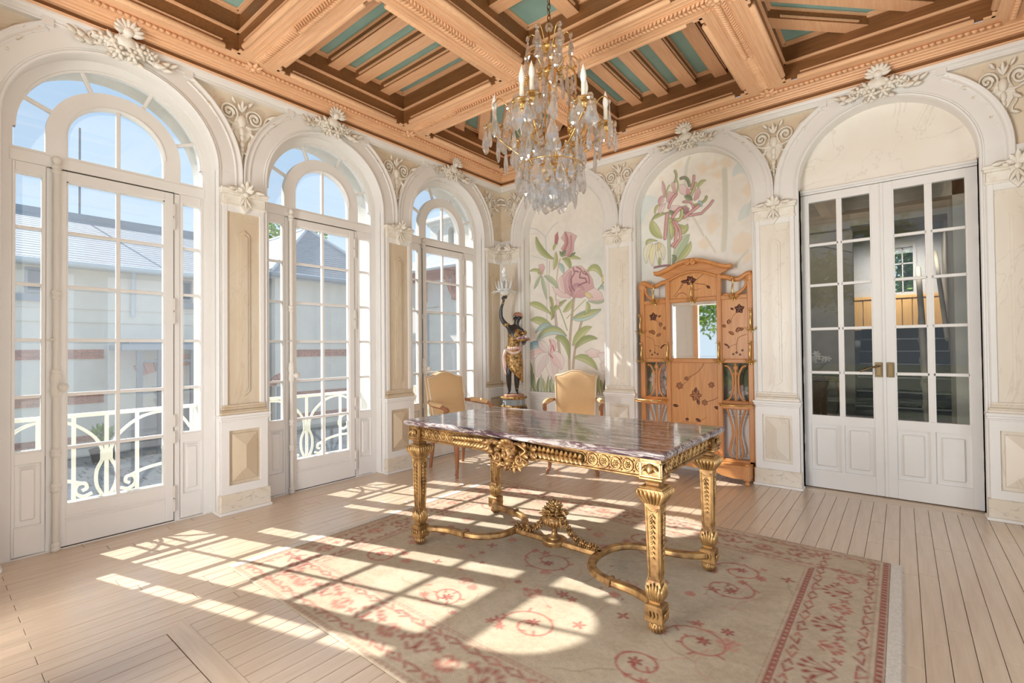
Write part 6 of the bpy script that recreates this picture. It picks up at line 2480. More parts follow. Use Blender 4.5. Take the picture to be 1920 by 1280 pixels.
    u = MB()
    z = .107
    u.lathe([(.040, 0), (.040, .006), (.030, .012), (.020, .022), (.015, .040), (.020, .052), (.015, .058), (.028, .066), (.048, .082), (.056, .100), (.052, .116), (.044, .122), (.050, .128), (.052, .136), (.040, .140)], 20, (0, 0, z))
    for k in range(18):
        a = 2 * PI * k / 18
        c, s_ = math.cos(a), math.sin(a)
        u.tube([(c * .026, s_ * .026, z + .066), (c * .049, s_ * .049, z + .082), (c * .058, s_ * .058, z + .100), (c * .052, s_ * .052, z + .114)], [.003, .006, .007, .004], 5)
    u.build('urn', gold, st)
    f = MB()
    rnd = random.Random(6)
    for k in range(70):
        a, h = rnd.random() * 2 * PI, rnd.random()
        r = .060 * math.sqrt(1 - h) * rnd.uniform(.5, 1)
        f.leaf((r * math.cos(a), r * math.sin(a), z + .132 + h * .058), (math.cos(a) * (1.1 - h), math.sin(a) * (1.1 - h), .5 + h), (math.cos(a), math.sin(a), .3), .042, .030, .4, curl=.5, n=3)
    for k in range(8):
        a = 2 * PI * k / 8
        f.rosette((math.cos(a) * .05, math.sin(a) * .05, z + .15), (math.cos(a), math.sin(a), .4), (0, 0, 1), .026, 5)
    f.ball((0, 0, z + .17), (.035, .035, .05), 10, 8)
    for sg in (-1, 1):
        f.scroll((sg * .056, 0, z + .150), (sg, 0, 0), (0, 0, 1), .022, .006, 1.4, .007, .005, n=14)
    f.build('bouquet', gold_hi, st)
    g = MB()
    for sg in (-1, 1):
        P = smooth_path([(sg * .05, 0, z + .145), (sg * .085, 0, z + .09), (sg * .12, 0, z + .045), (sg * .17, 0, z + .018), (sg * .24, 0, z + .008), (sg * .285, 0, z + .004)], 4)
        g.tube(P, [.010] * len(P), 6)
        for i, p in enumerate(P):
            for q in range(4):
                a = q * PI / 2 + i
                g.leaf(p, (sg * .6, math.cos(a), math.sin(a)), (0, math.cos(a), math.sin(a)), .030, .018, .45, curl=.6, n=3)
            if i % 3 == 1:
                g.rosette(p, (0, -1, .5), (1, 0, 0), .024, 6)
                g.rosette(p, (0, 1, .5), (1, 0, 0), .024, 6)
        g.tube([(sg * .05, -.02, z + .14), (sg * .062, -.02, z + .09), (sg * .058, -.02, z + .06)], [.007, .006, .004], 6)
    g.build('garland', gold, st)
gilded_table()

# ================================================================= armchairs
fabric = mat('tan_linen', (0.66, 0.445, 0.235), rough=.92, c2=(0.60, 0.39, 0.20), scale=160, bump=.12)
piping = mat('cream_braid', (0.76, 0.66, 0.52), rough=.9)
chair_wood = wood('chair_walnut', (0.36, 0.15, 0.065), (0.26, 0.10, 0.04), axis=2, rough=.35)
def cushion(m, poly, a0, a1, frame, bulge=.02, n=3):
    """padded slab: outline poly in a plane, thickness a0..a1, domed towards a1; frame maps (p,q,a) to xyz"""
    c = (sum(p[0] for p in poly) / len(poly), sum(p[1] for p in poly) / len(poly))
    rings = [(1.0, a0), (1.0, a1 - .012), (.985, a1 - .004), (.95, a1), (.75, a1 + bulge * .6), (.45, a1 + bulge * .92), (.15, a1 + bulge)]
    vs = []
    for k, a in rings:
        for p in poly:
            vs.append(frame(c[0] + (p[0] - c[0]) * k, c[1] + (p[1] - c[1]) * k, a))
    N = len(poly)
    fs = []
    for j in range(len(rings) - 1):
        for i in range(N):
            fs.append((j * N + i, j * N + (i + 1) % N, (j + 1) * N + (i + 1) % N, (j + 1) * N + i))
    m.add(vs, fs, True)
    m.add(vs[-N:], [list(range(N))])
    m.add(vs[:N], [list(range(N))[::-1]])
def armchair():
    t = empty('armchair')
    # back: leans away; q runs up the back
    def bf(p, q, a):
        return (-.215 - (q - .48) * .20 + a * .98, p, q - a * .18)
    top = [(-.225, .945)] + [(-.205 + .02 * k / 3, .950) for k in range(3)] + [(-.17 + .34 * k / 12, .952 + .052 * math.sin(PI * k / 12) ** 1.2) for k in range(13)] + [(.19, .950), (.225, .945)]
    low = [(.205, .505), (.0, .50), (-.205, .505)]
    outline = top + low
    m = MB()
    cushion(m, outline, -.032, .030, bf, .018)
    back = m.build('backrest', fabric, t)
    m = MB()
    m.tube([bf(p[0] * 1.003, p[1], .026) for p in outline], .0055, 6, closed=True)
    m.tube([bf(p[0] * 1.003, p[1], -.030) for p in outline], .0055, 6, closed=True)
    k = 0
    for i in range(len(outline)):
        a, b = outline[i], outline[(i + 1) % len(outline)]
        L = math.hypot(a[0] - b[0], a[1] - b[1])
        for j in range(int(L / .018)):
            q = j * .018 / L
            m.ball(bf(lerp(a[0], b[0], q) * .985, lerp(a[1], b[1], q), .031), .0042, 5, 4)
    m.build('piping', piping, back)
    # seat
    so = [(.27, -.235), (.285, -.12), (.29, 0), (.285, .12), (.27, .235), (.10, .25), (-.20, .215), (-.23, .20), (-.23, -.20), (-.20, -.215), (.10, -.25)]
    m = MB()
    cushion(m, so, .395, .455, lambda p, q, a: (p, q, a), .03)
    seat = m.build('seat', fabric, t)
    m = MB()
    m.tube([(p * 1.004, q * 1.004, .400) for p, q in so], .006, 6, closed=True)
    m.tube([(p * .995, q * .995, .450) for p, q in so], .005, 6, closed=True)
    m.build('piping', piping, seat)
    # rails with a shaped, carved lower edge
    m = MB()
    def rail(a, b):
        n = 14
        A, B = Vector((*a, 0)), Vector((*b, 0))
        d = (B - A).normalized()
        nn = Vector((d.y, -d.x, 0))
        for i in range(n):
            t0, t1 = i / n, (i + 1) / n
            f = lambda t: .335 + .020 * math.cos(2 * PI * t) ** 2 - .016 * math.exp(-((t - .5) / .12) ** 2)
            p, q = A.lerp(B, t0), A.lerp(B, t1)
            vs = []
            for r, t_ in ((p, t0), (q, t1)):
                for o in (-.016, .012):
                    for z in (f(t_), .395):
                        vs.append((r.x + nn.x * o, r.y + nn.y * o, z))
            m.add(vs, [(0, 1, 5, 4), (2, 6, 7, 3), (0, 4, 6, 2), (1, 3, 7, 5)])
        for sgn in (-1, 1):
            c = A.lerp(B, .5) + nn * .014
            m.leaf((c.x, c.y, .362), (d.x * sgn, d.y * sgn, -.1), nn[:], .07, .026, .35, curl=.4, n=4)
        c = A.lerp(B, .5) + nn * .014
        m.rosette((c.x, c.y, .360), nn[:], d[:], .020, 6)
    rail((.275, .23), (.275, -.23))
    rail((.27, -.24), (-.22, -.205))
    rail((-.22, .205), (.27, .24))
    rail((-.225, -.20), (-.225, .20))
    m.build('seat_rail', chair_wood, t)
    for sy in (-1, 1):
        m = MB()
        P = smooth_path([(.255, sy * .222, .395), (.278, sy * .243, .345), (.285, sy * .25, .28), (.265, sy * .232, .18), (.255, sy * .224, .09), (.268, sy * .235, .045), (.285, sy * .25, .028)], 5)
        m.tube(P, [lerp(.036, .016, min(1, i / 22)) if i < 23 else .017 for i in range(len(P))], 10)
        m.scroll((.283, sy * .248, .036), (1, 0, 0), (0, 0, 1), .016, .004, 1.2, .010, .007, a0=-1.4, n=12)
        m.leaf((.282, sy * .246, .37), (.25, sy * .2, -1), (1, sy * .8, 0), .09, .045, .3, curl=-.3, n=4)
        m.lathe([(.013, 0), (.016, .003), (.016, .016), (.010, .022)], 10, (.282, sy * .247, 0))
        m.build('leg', chair_wood, t)
        m = MB()
        P = smooth_path([(-.215, sy * .195, .395), (-.222, sy * .198, .30), (-.235, sy * .202, .17), (-.262, sy * .208, .0)], 5)
        m.tube(P, [lerp(.026, .016, i / (len(P) - 1)) for i in range(len(P))], 8)
        m.build('leg', chair_wood, t)
        m = MB()      # back upright between seat and back pad
        m.tube([(-.212, sy * .198, .38), (-.222, sy * .205, .52)], [.020, .018], 8)
        m.build('upright', chair_wood, t)
        m = MB()      # arm
        P = smooth_path([(-.262, sy * .222, .690), (-.18, sy * .255, .682), (-.06, sy * .285, .672), (.08, sy * .292, .668), (.155, sy * .285, .655), (.182, sy * .280, .632)], 5)
        m.tube(P, [.017 + .006 * i / (len(P) - 1) for i in range(len(P))], 10)
        m.scroll((.172, sy * .282, .640), (1, 0, 0), (0, 0, 1), .020, .005, 1.2, .014, .010, a0=.8, n=12)
        P = smooth_path([(.165, sy * .282, .650), (.125, sy * .285, .59), (.115, sy * .278, .52), (.15, sy * .262, .45), (.175, sy * .248, .39)], 5)
        m.tube(P, [.016 + .008 * i / (len(P) - 1) for i in range(len(P))], 10)
        arm = m.build('arm', chair_wood, t)
        m = MB()
        P = smooth_path([(-.17, sy * .258, .692), (-.08, sy * .282, .688), (.03, sy * .291, .684), (.10, sy * .290, .678)], 5)
        m.tube(P, [.012] + [.026] * (len(P) - 2) + [.012], 10)
        m.build('arm_pad', fabric, arm)
    return t
c1 = armchair()
c1.matrix_world = T(.605, -1.385, 0) @ RZ(math.radians(-10))
tag(c1, 'tan upholstered armchair by the third window, facing into the room', 'chair', 'pair of upholstered armchairs')
c2 = copy_tree(c1)
c2.matrix_world = T(1.545, -.665, 0) @ RZ(math.atan2(-.89, .46))
tag(c2, 'tan upholstered armchair standing in front of the peony mural', 'chair', 'pair of upholstered armchairs')

# ================================================================= art nouveau hall stand
hs_wood = wood('honey_oak', (0.62, 0.285, 0.095), (0.50, 0.205, 0.06), axis=2, rough=.38, scale=4)
hs_wood_x = wood('honey_oak_x', (0.62, 0.285, 0.095), (0.50, 0.205, 0.06), axis=0, rough=.38, scale=4)
hs_panel = wood('inlay_ground', (0.63, 0.30, 0.10), (0.50, 0.215, 0.065), axis=2, rough=.35, scale=3)
inlay_dk = mat('dark_inlay', (0.13, 0.045, 0.025), rough=.4)
inlay_md = mat('brown_inlay', (0.34, 0.14, 0.06), rough=.4)
mirror_m = mat('mirror_silver', (0.92, 0.93, 0.92), rough=.02, metal=1.0)
def hall_stand():
    t = empty('hall_stand', loc=(2.605, -.030, 0), label='honey oak art nouveau hall stand with mirror, inlaid panels and brass coat hooks', category='hall stand')
    # local: x to the right, y<0 towards the room; back plane at y=0
    F, B = -.115, -.060           # frame front and back
    def bx(m, x0, x1, z0, z1, y0=B, y1=F, c=.006):
        m.box(x0, x1, y0, y1, z0, z1, c)
    for sg in (-1, 1):
        m = MB()
        bx(m, sg * .550, sg * .502, .10, 1.86)
        m.ball((sg * .528, (F + B) / 2, 1.885), (.044, .034, .052), 12, 8)
        m.tube([(sg * .526, (F + B) / 2, 1.80), (sg * .526, (F + B) / 2, 1.90)], [.024, .036], 10)
        m.build('outer_post', hs_wood, t)
        m = MB()
        bx(m, sg * .272, sg * .228, .14, 1.945)
        m.build('inner_post', hs_wood, t)
        # sagging top rail of the wing, and the curved bracket under it
        m = MB()
        P = smooth_path([(sg * .245, (F + B) / 2, 1.915), (sg * .31, (F + B) / 2, 1.912), (sg * .38, (F + B) / 2, 1.885), (sg * .44, (F + B) / 2, 1.888), (sg * .50, (F + B) / 2, 1.925), (sg * .535, (F + B) / 2, 1.925)], 5)
        m.tube(P, .027, 8, flat=.9)
        P = smooth_path([(sg * .495, (F + B) / 2, 1.87), (sg * .49, (F + B) / 2, 1.82), (sg * .45, (F + B) / 2, 1.77), (sg * .38, (F + B) / 2, 1.735), (sg * .31, (F + B) / 2, 1.742), (sg * .27, (F + B) / 2, 1.72)], 5)
        m.tube(P, [.016] * len(P), 8)
        m.build('wing_rail', hs_wood_x, t)
        # inlaid wing panel
        m = MB()
        bx(m, sg * .505, sg * .268, 1.695, 1.735)
        m.build('cross_rail', hs_wood_x, t)
        m = MB()
        bx(m, sg * .505, sg * .268, 1.09, 1.13)
        m.build('cross_rail', hs_wood_x, t)
        m = MB()
        m.box(sg * .503, sg * .270, B - .012, B - .030, 1.13, 1.697)
        p = m.build('inlaid_panel', hs_panel, t)
        wy = B - .0305
        d, l = MB(), MB()
        def petal(q, x, z, a, L, W):
            a = math.radians(a)
            q.leaf((x, wy, z), (math.cos(a), 0, math.sin(a)), (0, -1, 0), L, W, .03, n=4)
        def stem(q, pts, r):
            q.tube(smooth_path([(a, wy + .0008, b) for a, b in pts], 5), r, 6, flat=.35, up=(0, -1, 0))
        fx, fz = (sg * .41 if sg < 0 else .43), (1.565 if sg < 0 else 1.60)
        for a in (20, 95, 160, 230, 300):
            petal(d, fx, fz, a, .048, .034)
        petal(d, fx - sg * .05, fz - .005, 90 + sg * 60, .035, .02)
        stem(l, [(fx - sg * .02, fz - .03), (fx - sg * .06 * 1.0, fz - .07), (fx - sg * .075, fz - .13)], .003)
        stem(l, [(sg * .49, 1.36), (sg * .42, 1.33), (sg * .40, 1.27), (sg * .40, 1.20)], .0035)
        for (x, z, a, L, W) in ((.40, 1.38, 60, .06, .035), (.38, 1.36, 150, .06, .03), (.42, 1.40, 20, .05, .03), (.33, 1.46, 80, .05, .035), (.31, 1.44, 170, .04, .03)):
            petal(l, sg * x, z, a if sg > 0 else 180 - a, L, W)
        for (x, z) in ((.40, 1.19), (.43, 1.17), (.37, 1.175), (.45, 1.21), (.33, 1.24)):
            d.ball((sg * x, wy, z), (.011, .0012, .011), 8, 4)
        petal(d, sg * .33, 1.25, 150 if sg > 0 else 30, .05, .016)
        stem(d, [(sg * .40, 1.27), (sg * .345, 1.25)], .002)
        d.build('inlay', inlay_dk, p, kind='stuff')
        l.build('inlay', inlay_md, p, kind='stuff')
        # open lyre splat between rail and tray, and another below
        m = MB()
        for s2 in (-1, 1):
            cx = sg * .386
            P = smooth_path([(cx + s2 * .095, -.085, 1.065), (cx + s2 * .06, -.085, 1.05), (cx + s2 * .030, -.085, .98), (cx + s2 * .024, -.085, .90), (cx + s2 * .035, -.085, .80), (cx + s2 * .062, -.085, .745), (cx + s2 * .085, -.085, .735)], 5)
            m.tube(P, .0105, 8)
            P = smooth_path([(cx + s2 * .080, -.085, .655), (cx + s2 * .050, -.085, .55), (cx + s2 * .030, -.085, .44), (cx + s2 * .046, -.085, .33), (cx + s2 * .060, -.085, .25), (cx + s2 * .035, -.085, .195)], 5)
            m.tube(P, .0105, 8)
            m.scroll((cx + s2 * .012, -.085, .985), (s2, 0, 0), (0, 0, 1), .014, .004, 1.2, .006, .004, n=12, sides=5)
        m.tube([(cx, -.085, 1.10), (cx, -.085, .99), (cx, -.085, .72)], [.008, .010, .012], 8)
        m.ball((cx, -.085, 1.045), (.024, .016, .030), 10, 7)
        m.tube([(cx, -.085, .655), (cx, -.085, .44), (cx, -.085, .18)], [.009, .012, .010], 8)
        m.build('lyre_splat', hs_wood, t)
        # little tray shelf with its apron
        m = MB()
        poly = [(sg * .555, -.05), (sg * .262, -.05), (sg * .262, -.17), (sg * .30, -.285), (sg * .36, -.30), (sg * .47, -.30), (sg * .555, -.24)]
        m.prism(poly, .690, .705, 'z')
        bx(m, sg * .505, sg * .27, .655, .735)
        sh = m.build('tray_shelf', hs_wood_x, t)
        m = MB()
        m.tube([(a, b, .712) for a, b in poly[2:]], .009, 8)
        m.build('shelf_edge', brass, sh)
    # crest
    m = MB()
    n = 28
    def crest(x):
        u = abs(x) / .375
        return 2.004 + .108 * (.5 + .5 * math.cos(PI * min(1, u * .97))) ** .85 + .014 * max(0, (u - .8) / .2) ** 2
    xs = [-.375 + .75 * i / n for i in range(n + 1)]
    for i in range(n):
        a, b = xs[i], xs[i + 1]
        za, zb = crest(a), crest(b)
        vs = []
        for x, z in ((a, za), (b, zb)):
            vs += [(x, F - .03, z - .030), (x, F - .05, z - .008), (x, F - .045, z + .010), (x, B, z + .012), (x, B, z - .030)]
        m.add(vs, [(k, k + 1, k + 6, k + 5) for k in range(4)] + [(4, 0, 5, 9)], True)
    m.add([(-.375, F - .03, crest(.375) - .03), (-.375, F - .05, crest(.375) - .008), (-.375, F - .045, crest(.375) + .01), (-.375, B, crest(.375) + .012), (-.375, B, crest(.375) - .03)], [(0, 1, 2, 3, 4)])
    m.add([(.375, F - .03, crest(.375) - .03), (.375, F - .05, crest(.375) - .008), (.375, F - .045, crest(.375) + .01), (.375, B, crest(.375) + .012), (.375, B, crest(.375) - .03)], [(4, 3, 2, 1, 0)])
    for sg in (-1, 1):
        m.scroll((sg * .030, F - .050, 2.082), (sg, 0, 0), (0, 0, 1), .026, .006, 1.5, .012, .008, a0=1.2, n=20, sides=8)
    m.build('crest', hs_wood_x, t)
    # panels of the centre
    m = MB()
    m.prism([(-.23, 1.735), (.23, 1.735), (.23, 1.925)] + [(.23 - .46 * k / 14, 1.925 + .065 * math.sin(PI * k / 14)) for k in range(1, 14)] + [(-.23, 1.925)], B - .012, B - .030, 'y')
    p = m.build('inlaid_panel', hs_panel, t)
    m = MB()
    P = [(-.235 + .47 * k / 16, F - .004, 1.925 + .068 * math.sin(PI * k / 16)) for k in range(17)]
    m.tube(P, .012, 8)
    m.prism([(x, 1.93 + .068 * math.sin(PI * (x + .235) / .47)) for x in [-.235 + .47 * k / 16 for k in range(17)]] + [(.36 - .72 * k / 18, crest(.36 - .72 * k / 18) - .022) for k in range(19)], B - .01, F + .01, 'y')
    m.build('frieze', hs_wood_x, t)
    wy = B - .0305
    d, l = MB(), MB()
    def lf(q, x, z, a, L, W):
        a = math.radians(a)
        q.leaf((x, wy, z), (math.cos(a), 0, math.sin(a)), (0, -1, 0), L, W, .03, n=4)
    def stem(q, pts, r):
        q.tube(smooth_path([(a, wy + .0008, b) for a, b in pts], 5), r, 6, flat=.35, up=(0, -1, 0))
    for a, L in ((10, .06), (70, .05), (120, .06), (180, .07), (230, .05), (290, .045)):
        lf(d, -.02, 1.905, a, L, .04)
    lf(d, -.05, 1.90, 175, .07, .034)
    stem(d, [(.02, 1.90), (.07, 1.935), (.12, 1.975)], .0028)
    lf(d, .11, 1.968, 42, .04, .014)
    stem(d, [(0, 1.89), (.06, 1.868), (.11, 1.86), (.14, 1.84)], .003)
    lf(d, .135, 1.843, -40, .045, .026)
    stem(l, [(-.19, 1.76), (-.15, 1.81), (-.12, 1.86), (-.11, 1.88)], .004)
    lf(l, -.13, 1.83, 62, .075, .016)
    stem(l, [(-.17, 1.75), (-.14, 1.785), (-.09, 1.79), (-.06, 1.765)], .0055)
    stem(l, [(-.02, 1.88), (-.01, 1.83), (.03, 1.81), (.08, 1.825)], .003)
    d.build('inlay', inlay_dk, p, kind='stuff')
    l.build('inlay', inlay_md, p, kind='stuff')
    m = MB()
    bx(m, -.23, .23, 1.695, 1.735)
    m.build('cross_rail', hs_wood_x, t)
    m = MB()
    bx(m, -.23, .23, 1.09, 1.132)
    m.build('cross_rail', hs_wood_x, t)
    m = MB()
    m.box(-.228, .228, B - .01, B - .022, 1.132, 1.695)
    mr = m.build('mirror', mirror_m, t)
    m = MB()
    for x0, x1, z0, z1 in ((-.228, -.206, 1.1545, 1.6725), (.206, .228, 1.1545, 1.6725), (-.228, .228, 1.132, 1.154), (-.228, .228, 1.673, 1.695)):
        m.box(x0, x1, B - .020, B - .0245, z0, z1, .002)
    m.build('bevel', mirror_m, mr)
    m = MB()
    m.box(-.23, .23, B - .012, B - .030, .14, 1.092)
    p = m.build('inlaid_panel', hs_panel, t)
    d, l = MB(), MB()
    stem(l, [(.10, 1.085), (.05, 1.01), (-.02, .96), (-.08, .93)], .0045)
    stem(l, [(-.02, .96), (-.07, .90), (-.11, .87)], .003)
    for x, z, R, q in ((-.145, .855, .042, l), (.015, .765, .062, l), (.165, .875, .034, l), (-.075, .93, .026, l), (.10, .70, .034, l)):
        for k in range(6):
            lf(q, x, z, k * 60 + x * 300, R, R * .62)
    lf(d, .01, .79, 80, .06, .03)
    lf(d, .03, .73, 285, .06, .03)
    stem(l, [(.10, .705), (.15, .72), (.20, .74), (.225, .765)], .0045)
    for x, z, a in ((-.215, .655, -5), (.01, .535, -25), (.19, .665, -20), (-.09, .52, 10)):
        lf(d, x, z, a, .06 if a < 5 else .035, .030)
    stem(l, [(-.2, .45), (-.1, .5), (.0, .49), (.12, .56)], .003)
    stem(l, [(-.18, .3), (-.05, .38), (.1, .33)], .003)
    d.build('inlay', inlay_dk, p, kind='stuff')
    l.build('inlay', inlay_md, p, kind='stuff')
    # base: plinth rail, umbrella well with feet
    m = MB()
    bx(m, -.55, .55, .135, .185)
    m.box(-.535, .535, -.27, -.06, .150, .166, .003)
    m.build('base_shelf', hs_wood_x, t)
    m = MB()
    poly = [(-.50, .155), (-.50, .055), (-.40, .05), (-.30, .065), (-.22, .10), (.22, .10), (.30, .065), (.40, .05), (.50, .055), (.50, .155)]
    m.prism(poly, -.285, -.262, 'y')
    m.box(-.52, .52, -.295, -.262, .150, .172, .005)
    m.build('base_apron', hs_wood_x, t)
    for sg in (-1, 1):
        m = MB()
        m.box(sg * .545, sg * .490, -.305, -.250, .045, .175, .006)
        m.box(sg * .540, sg * .500, -.260, -.05, .05, .15, .004)
        m.ball((sg * .518, -.278, .180), (.022, .022, .014), 10, 6)
        m.lathe([(.014, 0), (.020, .004), (.020, .020), (.013, .030), (.018, .046)], 12, (sg * .518, -.278, 0))
        m.lathe([(.014, 0), (.020, .004), (.020, .020), (.013, .030), (.018, .05)], 12, (sg * .518, -.09, 0))
        m.build('foot', hs_wood, t)
    # brass hooks
    h = MB()
    h.rosette((0, -.004, 0), (0, -1, 0), (1, 0, 0), .020, 5)
    h.tube(smooth_path([(0, 0, .005), (0, -.03, .03), (0, -.035, .08), (.004, -.028, .13), (0, -.04, .165), (0, -.055, .175)], 4), [.009] * 10 + [.0075] * 11, 7)
    h.ball((0, -.056, .176), (.009, .009, .012), 8, 6)
    for s2 in (-1, 1):
        h.tube(smooth_path([(0, -.01, .0), (s2 * .03, -.025, -.012), (s2 * .045, -.035, .006)], 4), .005, 6)
        h.ball((s2 * .046, -.036, .008), .008, 8, 6)
        h.leaf((0, -.006, -.005), (s2 * .5, -.2, -1), (0, -1, 0), .035, .018, .3, n=3)
    me = h.mesh('coat_hook', brass)
    for x, z in ((0, 1.715), (-.386, 1.715), (.386, 1.715), (-.535, 1.41), (.535, 1.41), (-.525, 1.11), (-.25, 1.11), (.25, 1.11), (.525, 1.11)):
        inst('coat_hook', me, t, loc=(x, F - .001, z))
hall_stand()

# ================================================================= carved torch-bearer on a pedestal
ebony = mat('black_lacquer', (0.022, 0.018, 0.016), rough=.28, coat=.4)
gold_cloth = gilt('gilded_cloth', (0.58, 0.34, 0.12), (0.07, 0.035, 0.015), rough=.4, metal=.6, scale=34)
rose_cloth = mat('rose_painted_cloth', (0.62, 0.34, 0.30), rough=.45, c2=(0.72, 0.55, 0.45), scale=16)
red_cap = mat('red_brown_cap', (0.34, 0.13, 0.085), rough=.4, c2=(0.55, 0.32, 0.2), scale=20)
blue_grey = mat('painted_grey_blue', (0.30, 0.34, 0.36), rough=.45)
frost = glass_mat('lamp_glass', (0.96, 0.98, 0.98), ior=1.7, rough=.08)
def frosted():
    m = bpy.data.materials.new('milky_lamp_glass')
    m.use_nodes = True
    b = m.node_tree.nodes['Principled BSDF']
    b.inputs['Base Color'].default_value = (.95, .96, .95, 1)
    b.inputs['Roughness'].default_value = .18
    b.inputs['Transmission Weight'].default_value = .3
    b.inputs['IOR'].default_value = 1.35
    return m
frost = frosted()
def skin(name, joints, bones, material, parent, sub=2, root=0):
    me = bpy.data.meshes.new(name)
    me.from_pydata([j[0] for j in joints], bones, [])
    o = bpy.data.objects.new(name, me)
    put(o, parent)
    o.modifiers.new('skin', 'SKIN')
    sv = me.skin_vertices[0].data if me.skin_vertices else None
    if sv is None:
        me.skin_vertices  # layer is created with the modifier
    for i, j in enumerate(joints):
        r = j[1] if hasattr(j[1], '__len__') else (j[1], j[1])
        me.skin_vertices[0].data[i].radius = r
        me.skin_vertices[0].data[i].use_root = (i == root)
    o.modifiers['skin'].use_smooth_shade = True
    s = o.modifiers.new('sub', 'SUBSURF')
    s.levels = s.render_levels = sub
    me.materials.append(material)
    return o
def torchere():
    t = empty('carved_torch_bearer', loc=(.50, -.36, 0), label='black and gilded carved figure in the corner raising a glass lamp', category='statue')
    R = RZ(math.atan2(3.7, 4.65))          # local -y faces the middle of the room
    t.matrix_world = T(.50, -.36, 0) @ R
    m = MB()
    m.lathe([(.17, 0), (.17, .06), (.15, .08), (.13, .10), (.13, .42), (.15, .46), (.165, .49), (.165, .53)], 8, smooth=False)
    m.build('pedestal', ebony, t)
    m = MB()
    m.lathe([(.150, .530), (.158, .538), (.158, .548), (.145, .556), (.140, .562)], 8, smooth=False)
    m.lathe([(.140, .630), (.162, .640), (.166, .650), (.160, .662), (.135, .668)], 8, smooth=False)
    m.build('base_moulding', gold_cloth, t)
    m = MB()
    m.lathe([(.138, .560), (.138, .632)], 8, smooth=False)
    for k in range(8):
        a = 2 * PI * (k + .5) / 8
        m.ball((math.cos(a) * .128, math.sin(a) * .128, .596), (.016, .016, .020), 8, 6)
    m.build('base_drum', blue_grey, t)
    m = MB()
    m.lathe([(.125, .664), (.125, .686), (.118, .692), (.02, .694)], 8, smooth=False)
    m.build('base_top', red_cap, t)
    Z = .692
    # body: one continuous surface
    J = [((.0, .0, Z + .50), (.072, .058)),          # 0 pelvis
         ((.005, -.005, Z + .60), (.060, .048)),     # 1 waist
         ((.020, -.004, Z + .70), (.074, .054)),     # 2 chest
         ((.026, .004, Z + .79), (.062, .044)),      # 3 upper chest
         ((.038, -.002, Z + .845), (.028, .028)),    # 4 neck
         ((.050, -.012, Z + .895), (.034, .036)),    # 5 jaw
         ((.058, -.006, Z + .945), (.050, .056)),    # 6 skull
         ((.064, .002, Z + .985), (.036, .042)),     # 7 crown
         ((-.050, .004, Z + .815), (.036, .034)),    # 8 raised shoulder
         ((-.120, -.008, Z + .885), (.031, .031)),   # 9 upper arm
         ((-.148, -.014, Z + .945), (.026, .026)),   # 10 elbow
         ((-.145, -.026, Z + 1.04), (.022, .022)),   # 11 forearm
         ((-.118, -.034, Z + 1.125), (.016, .016)),  # 12 wrist
         ((-.104, -.036, Z + 1.165), (.020, .014)),  # 13 palm
         ((.098, .004, Z + .775), (.036, .034)),     # 14 other shoulder
         ((.132, .004, Z + .70), (.030, .030)),      # 15 upper arm
         ((.140, -.010, Z + .630), (.025, .025)),    # 16 elbow
         ((.125, -.070, Z + .612), (.021, .021)),    # 17 forearm
         ((.120, -.118, Z + .622), (.016, .016)),    # 18 wrist
         ((.122, -.146, Z + .628), (.020, .013)),    # 19 palm
         ((-.048, -.006, Z + .44), (.052, .052)),    # 20 hip
         ((-.060, -.030, Z + .255), (.038, .038)),   # 21 knee (bent forward)
         ((-.058, -.005, Z + .14), (.033, .035)),    # 22 calf
         ((-.052, .004, Z + .045), (.019, .021)),    # 23 ankle
         ((-.062, -.050, Z + .016), (.020, .013)),   # 24 foot
         ((.044, .0, Z + .44), (.052, .052)),        # 25 hip
         ((.040, -.012, Z + .25), (.038, .038)),     # 26 knee
         ((.040, .004, Z + .14), (.034, .036)),      # 27 calf
         ((.038, .012, Z + .045), (.019, .021)),     # 28 ankle
         ((.044, -.044, Z + .016), (.020, .013)),    # 29 foot
         ((-.066, -.082, Z + .012), (.015, .009)), ((.048, -.078, Z + .012), (.015, .009))]
    E = [(0, 1), (1, 2), (2, 3), (3, 4), (4, 5), (5, 6), (6, 7), (3, 8), (8, 9), (9, 10), (10, 11), (11, 12), (12, 13), (3, 14), (14, 15), (15, 16), (16, 17), (17, 18), (18, 19),
         (0, 20), (20, 21), (21, 22), (22, 23), (23, 24), (0, 25), (25, 26), (26, 27), (27, 28), (28, 29), (24, 30), (29, 31)]
    body = skin('body', J, E, ebony, t)
    # fingers closing round the lamp stem and under the dish
    f = MB()
    for k in range(4):
        a = math.radians(-60 + 38 * k)
        L = (.030, .036, .035, .028)[k]
        b = Vector((-.108 + .012 * k - .008, -.040, Z + 1.168))
        f.tube(smooth_path([b[:], (b + Vector((.004, -.016, L * .5)))[:], (b + Vector((.010, -.010, L)))[:], (b + Vector((.014, .002, L * 1.05)))[:]], 3), [.0068, .0068, .0066, .0064, .0062, .006, .0058, .0055, .005, .0045], 6)
    f.tube(smooth_path([(-.122, -.030, Z + 1.150), (-.130, -.040, Z + 1.172), (-.118, -.050, Z + 1.192), (-.108, -.050, Z + 1.200)], 3), [.0075] * 5 + [.006] * 5, 6)
    for k in range(4):
        b = Vector((.106 + .010 * k, -.152, Z + .624))
        f.tube(smooth_path([b[:], (b + Vector((0, -.018, .004)))[:], (b + Vector((0, -.032, .014)))[:]], 3), [.006] * 4 + [.0048] * 3, 6)
    f.tube(smooth_path([(.108, -.135, Z + .630), (.096, -.148, Z + .640), (.094, -.162, Z + .648)], 3), [.0065] * 4 + [.005] * 3, 6)
    f.build('fingers', ebony, body)
    # face and cap
    f = MB()
    hd = Vector((.056, -.012, Z + .930))
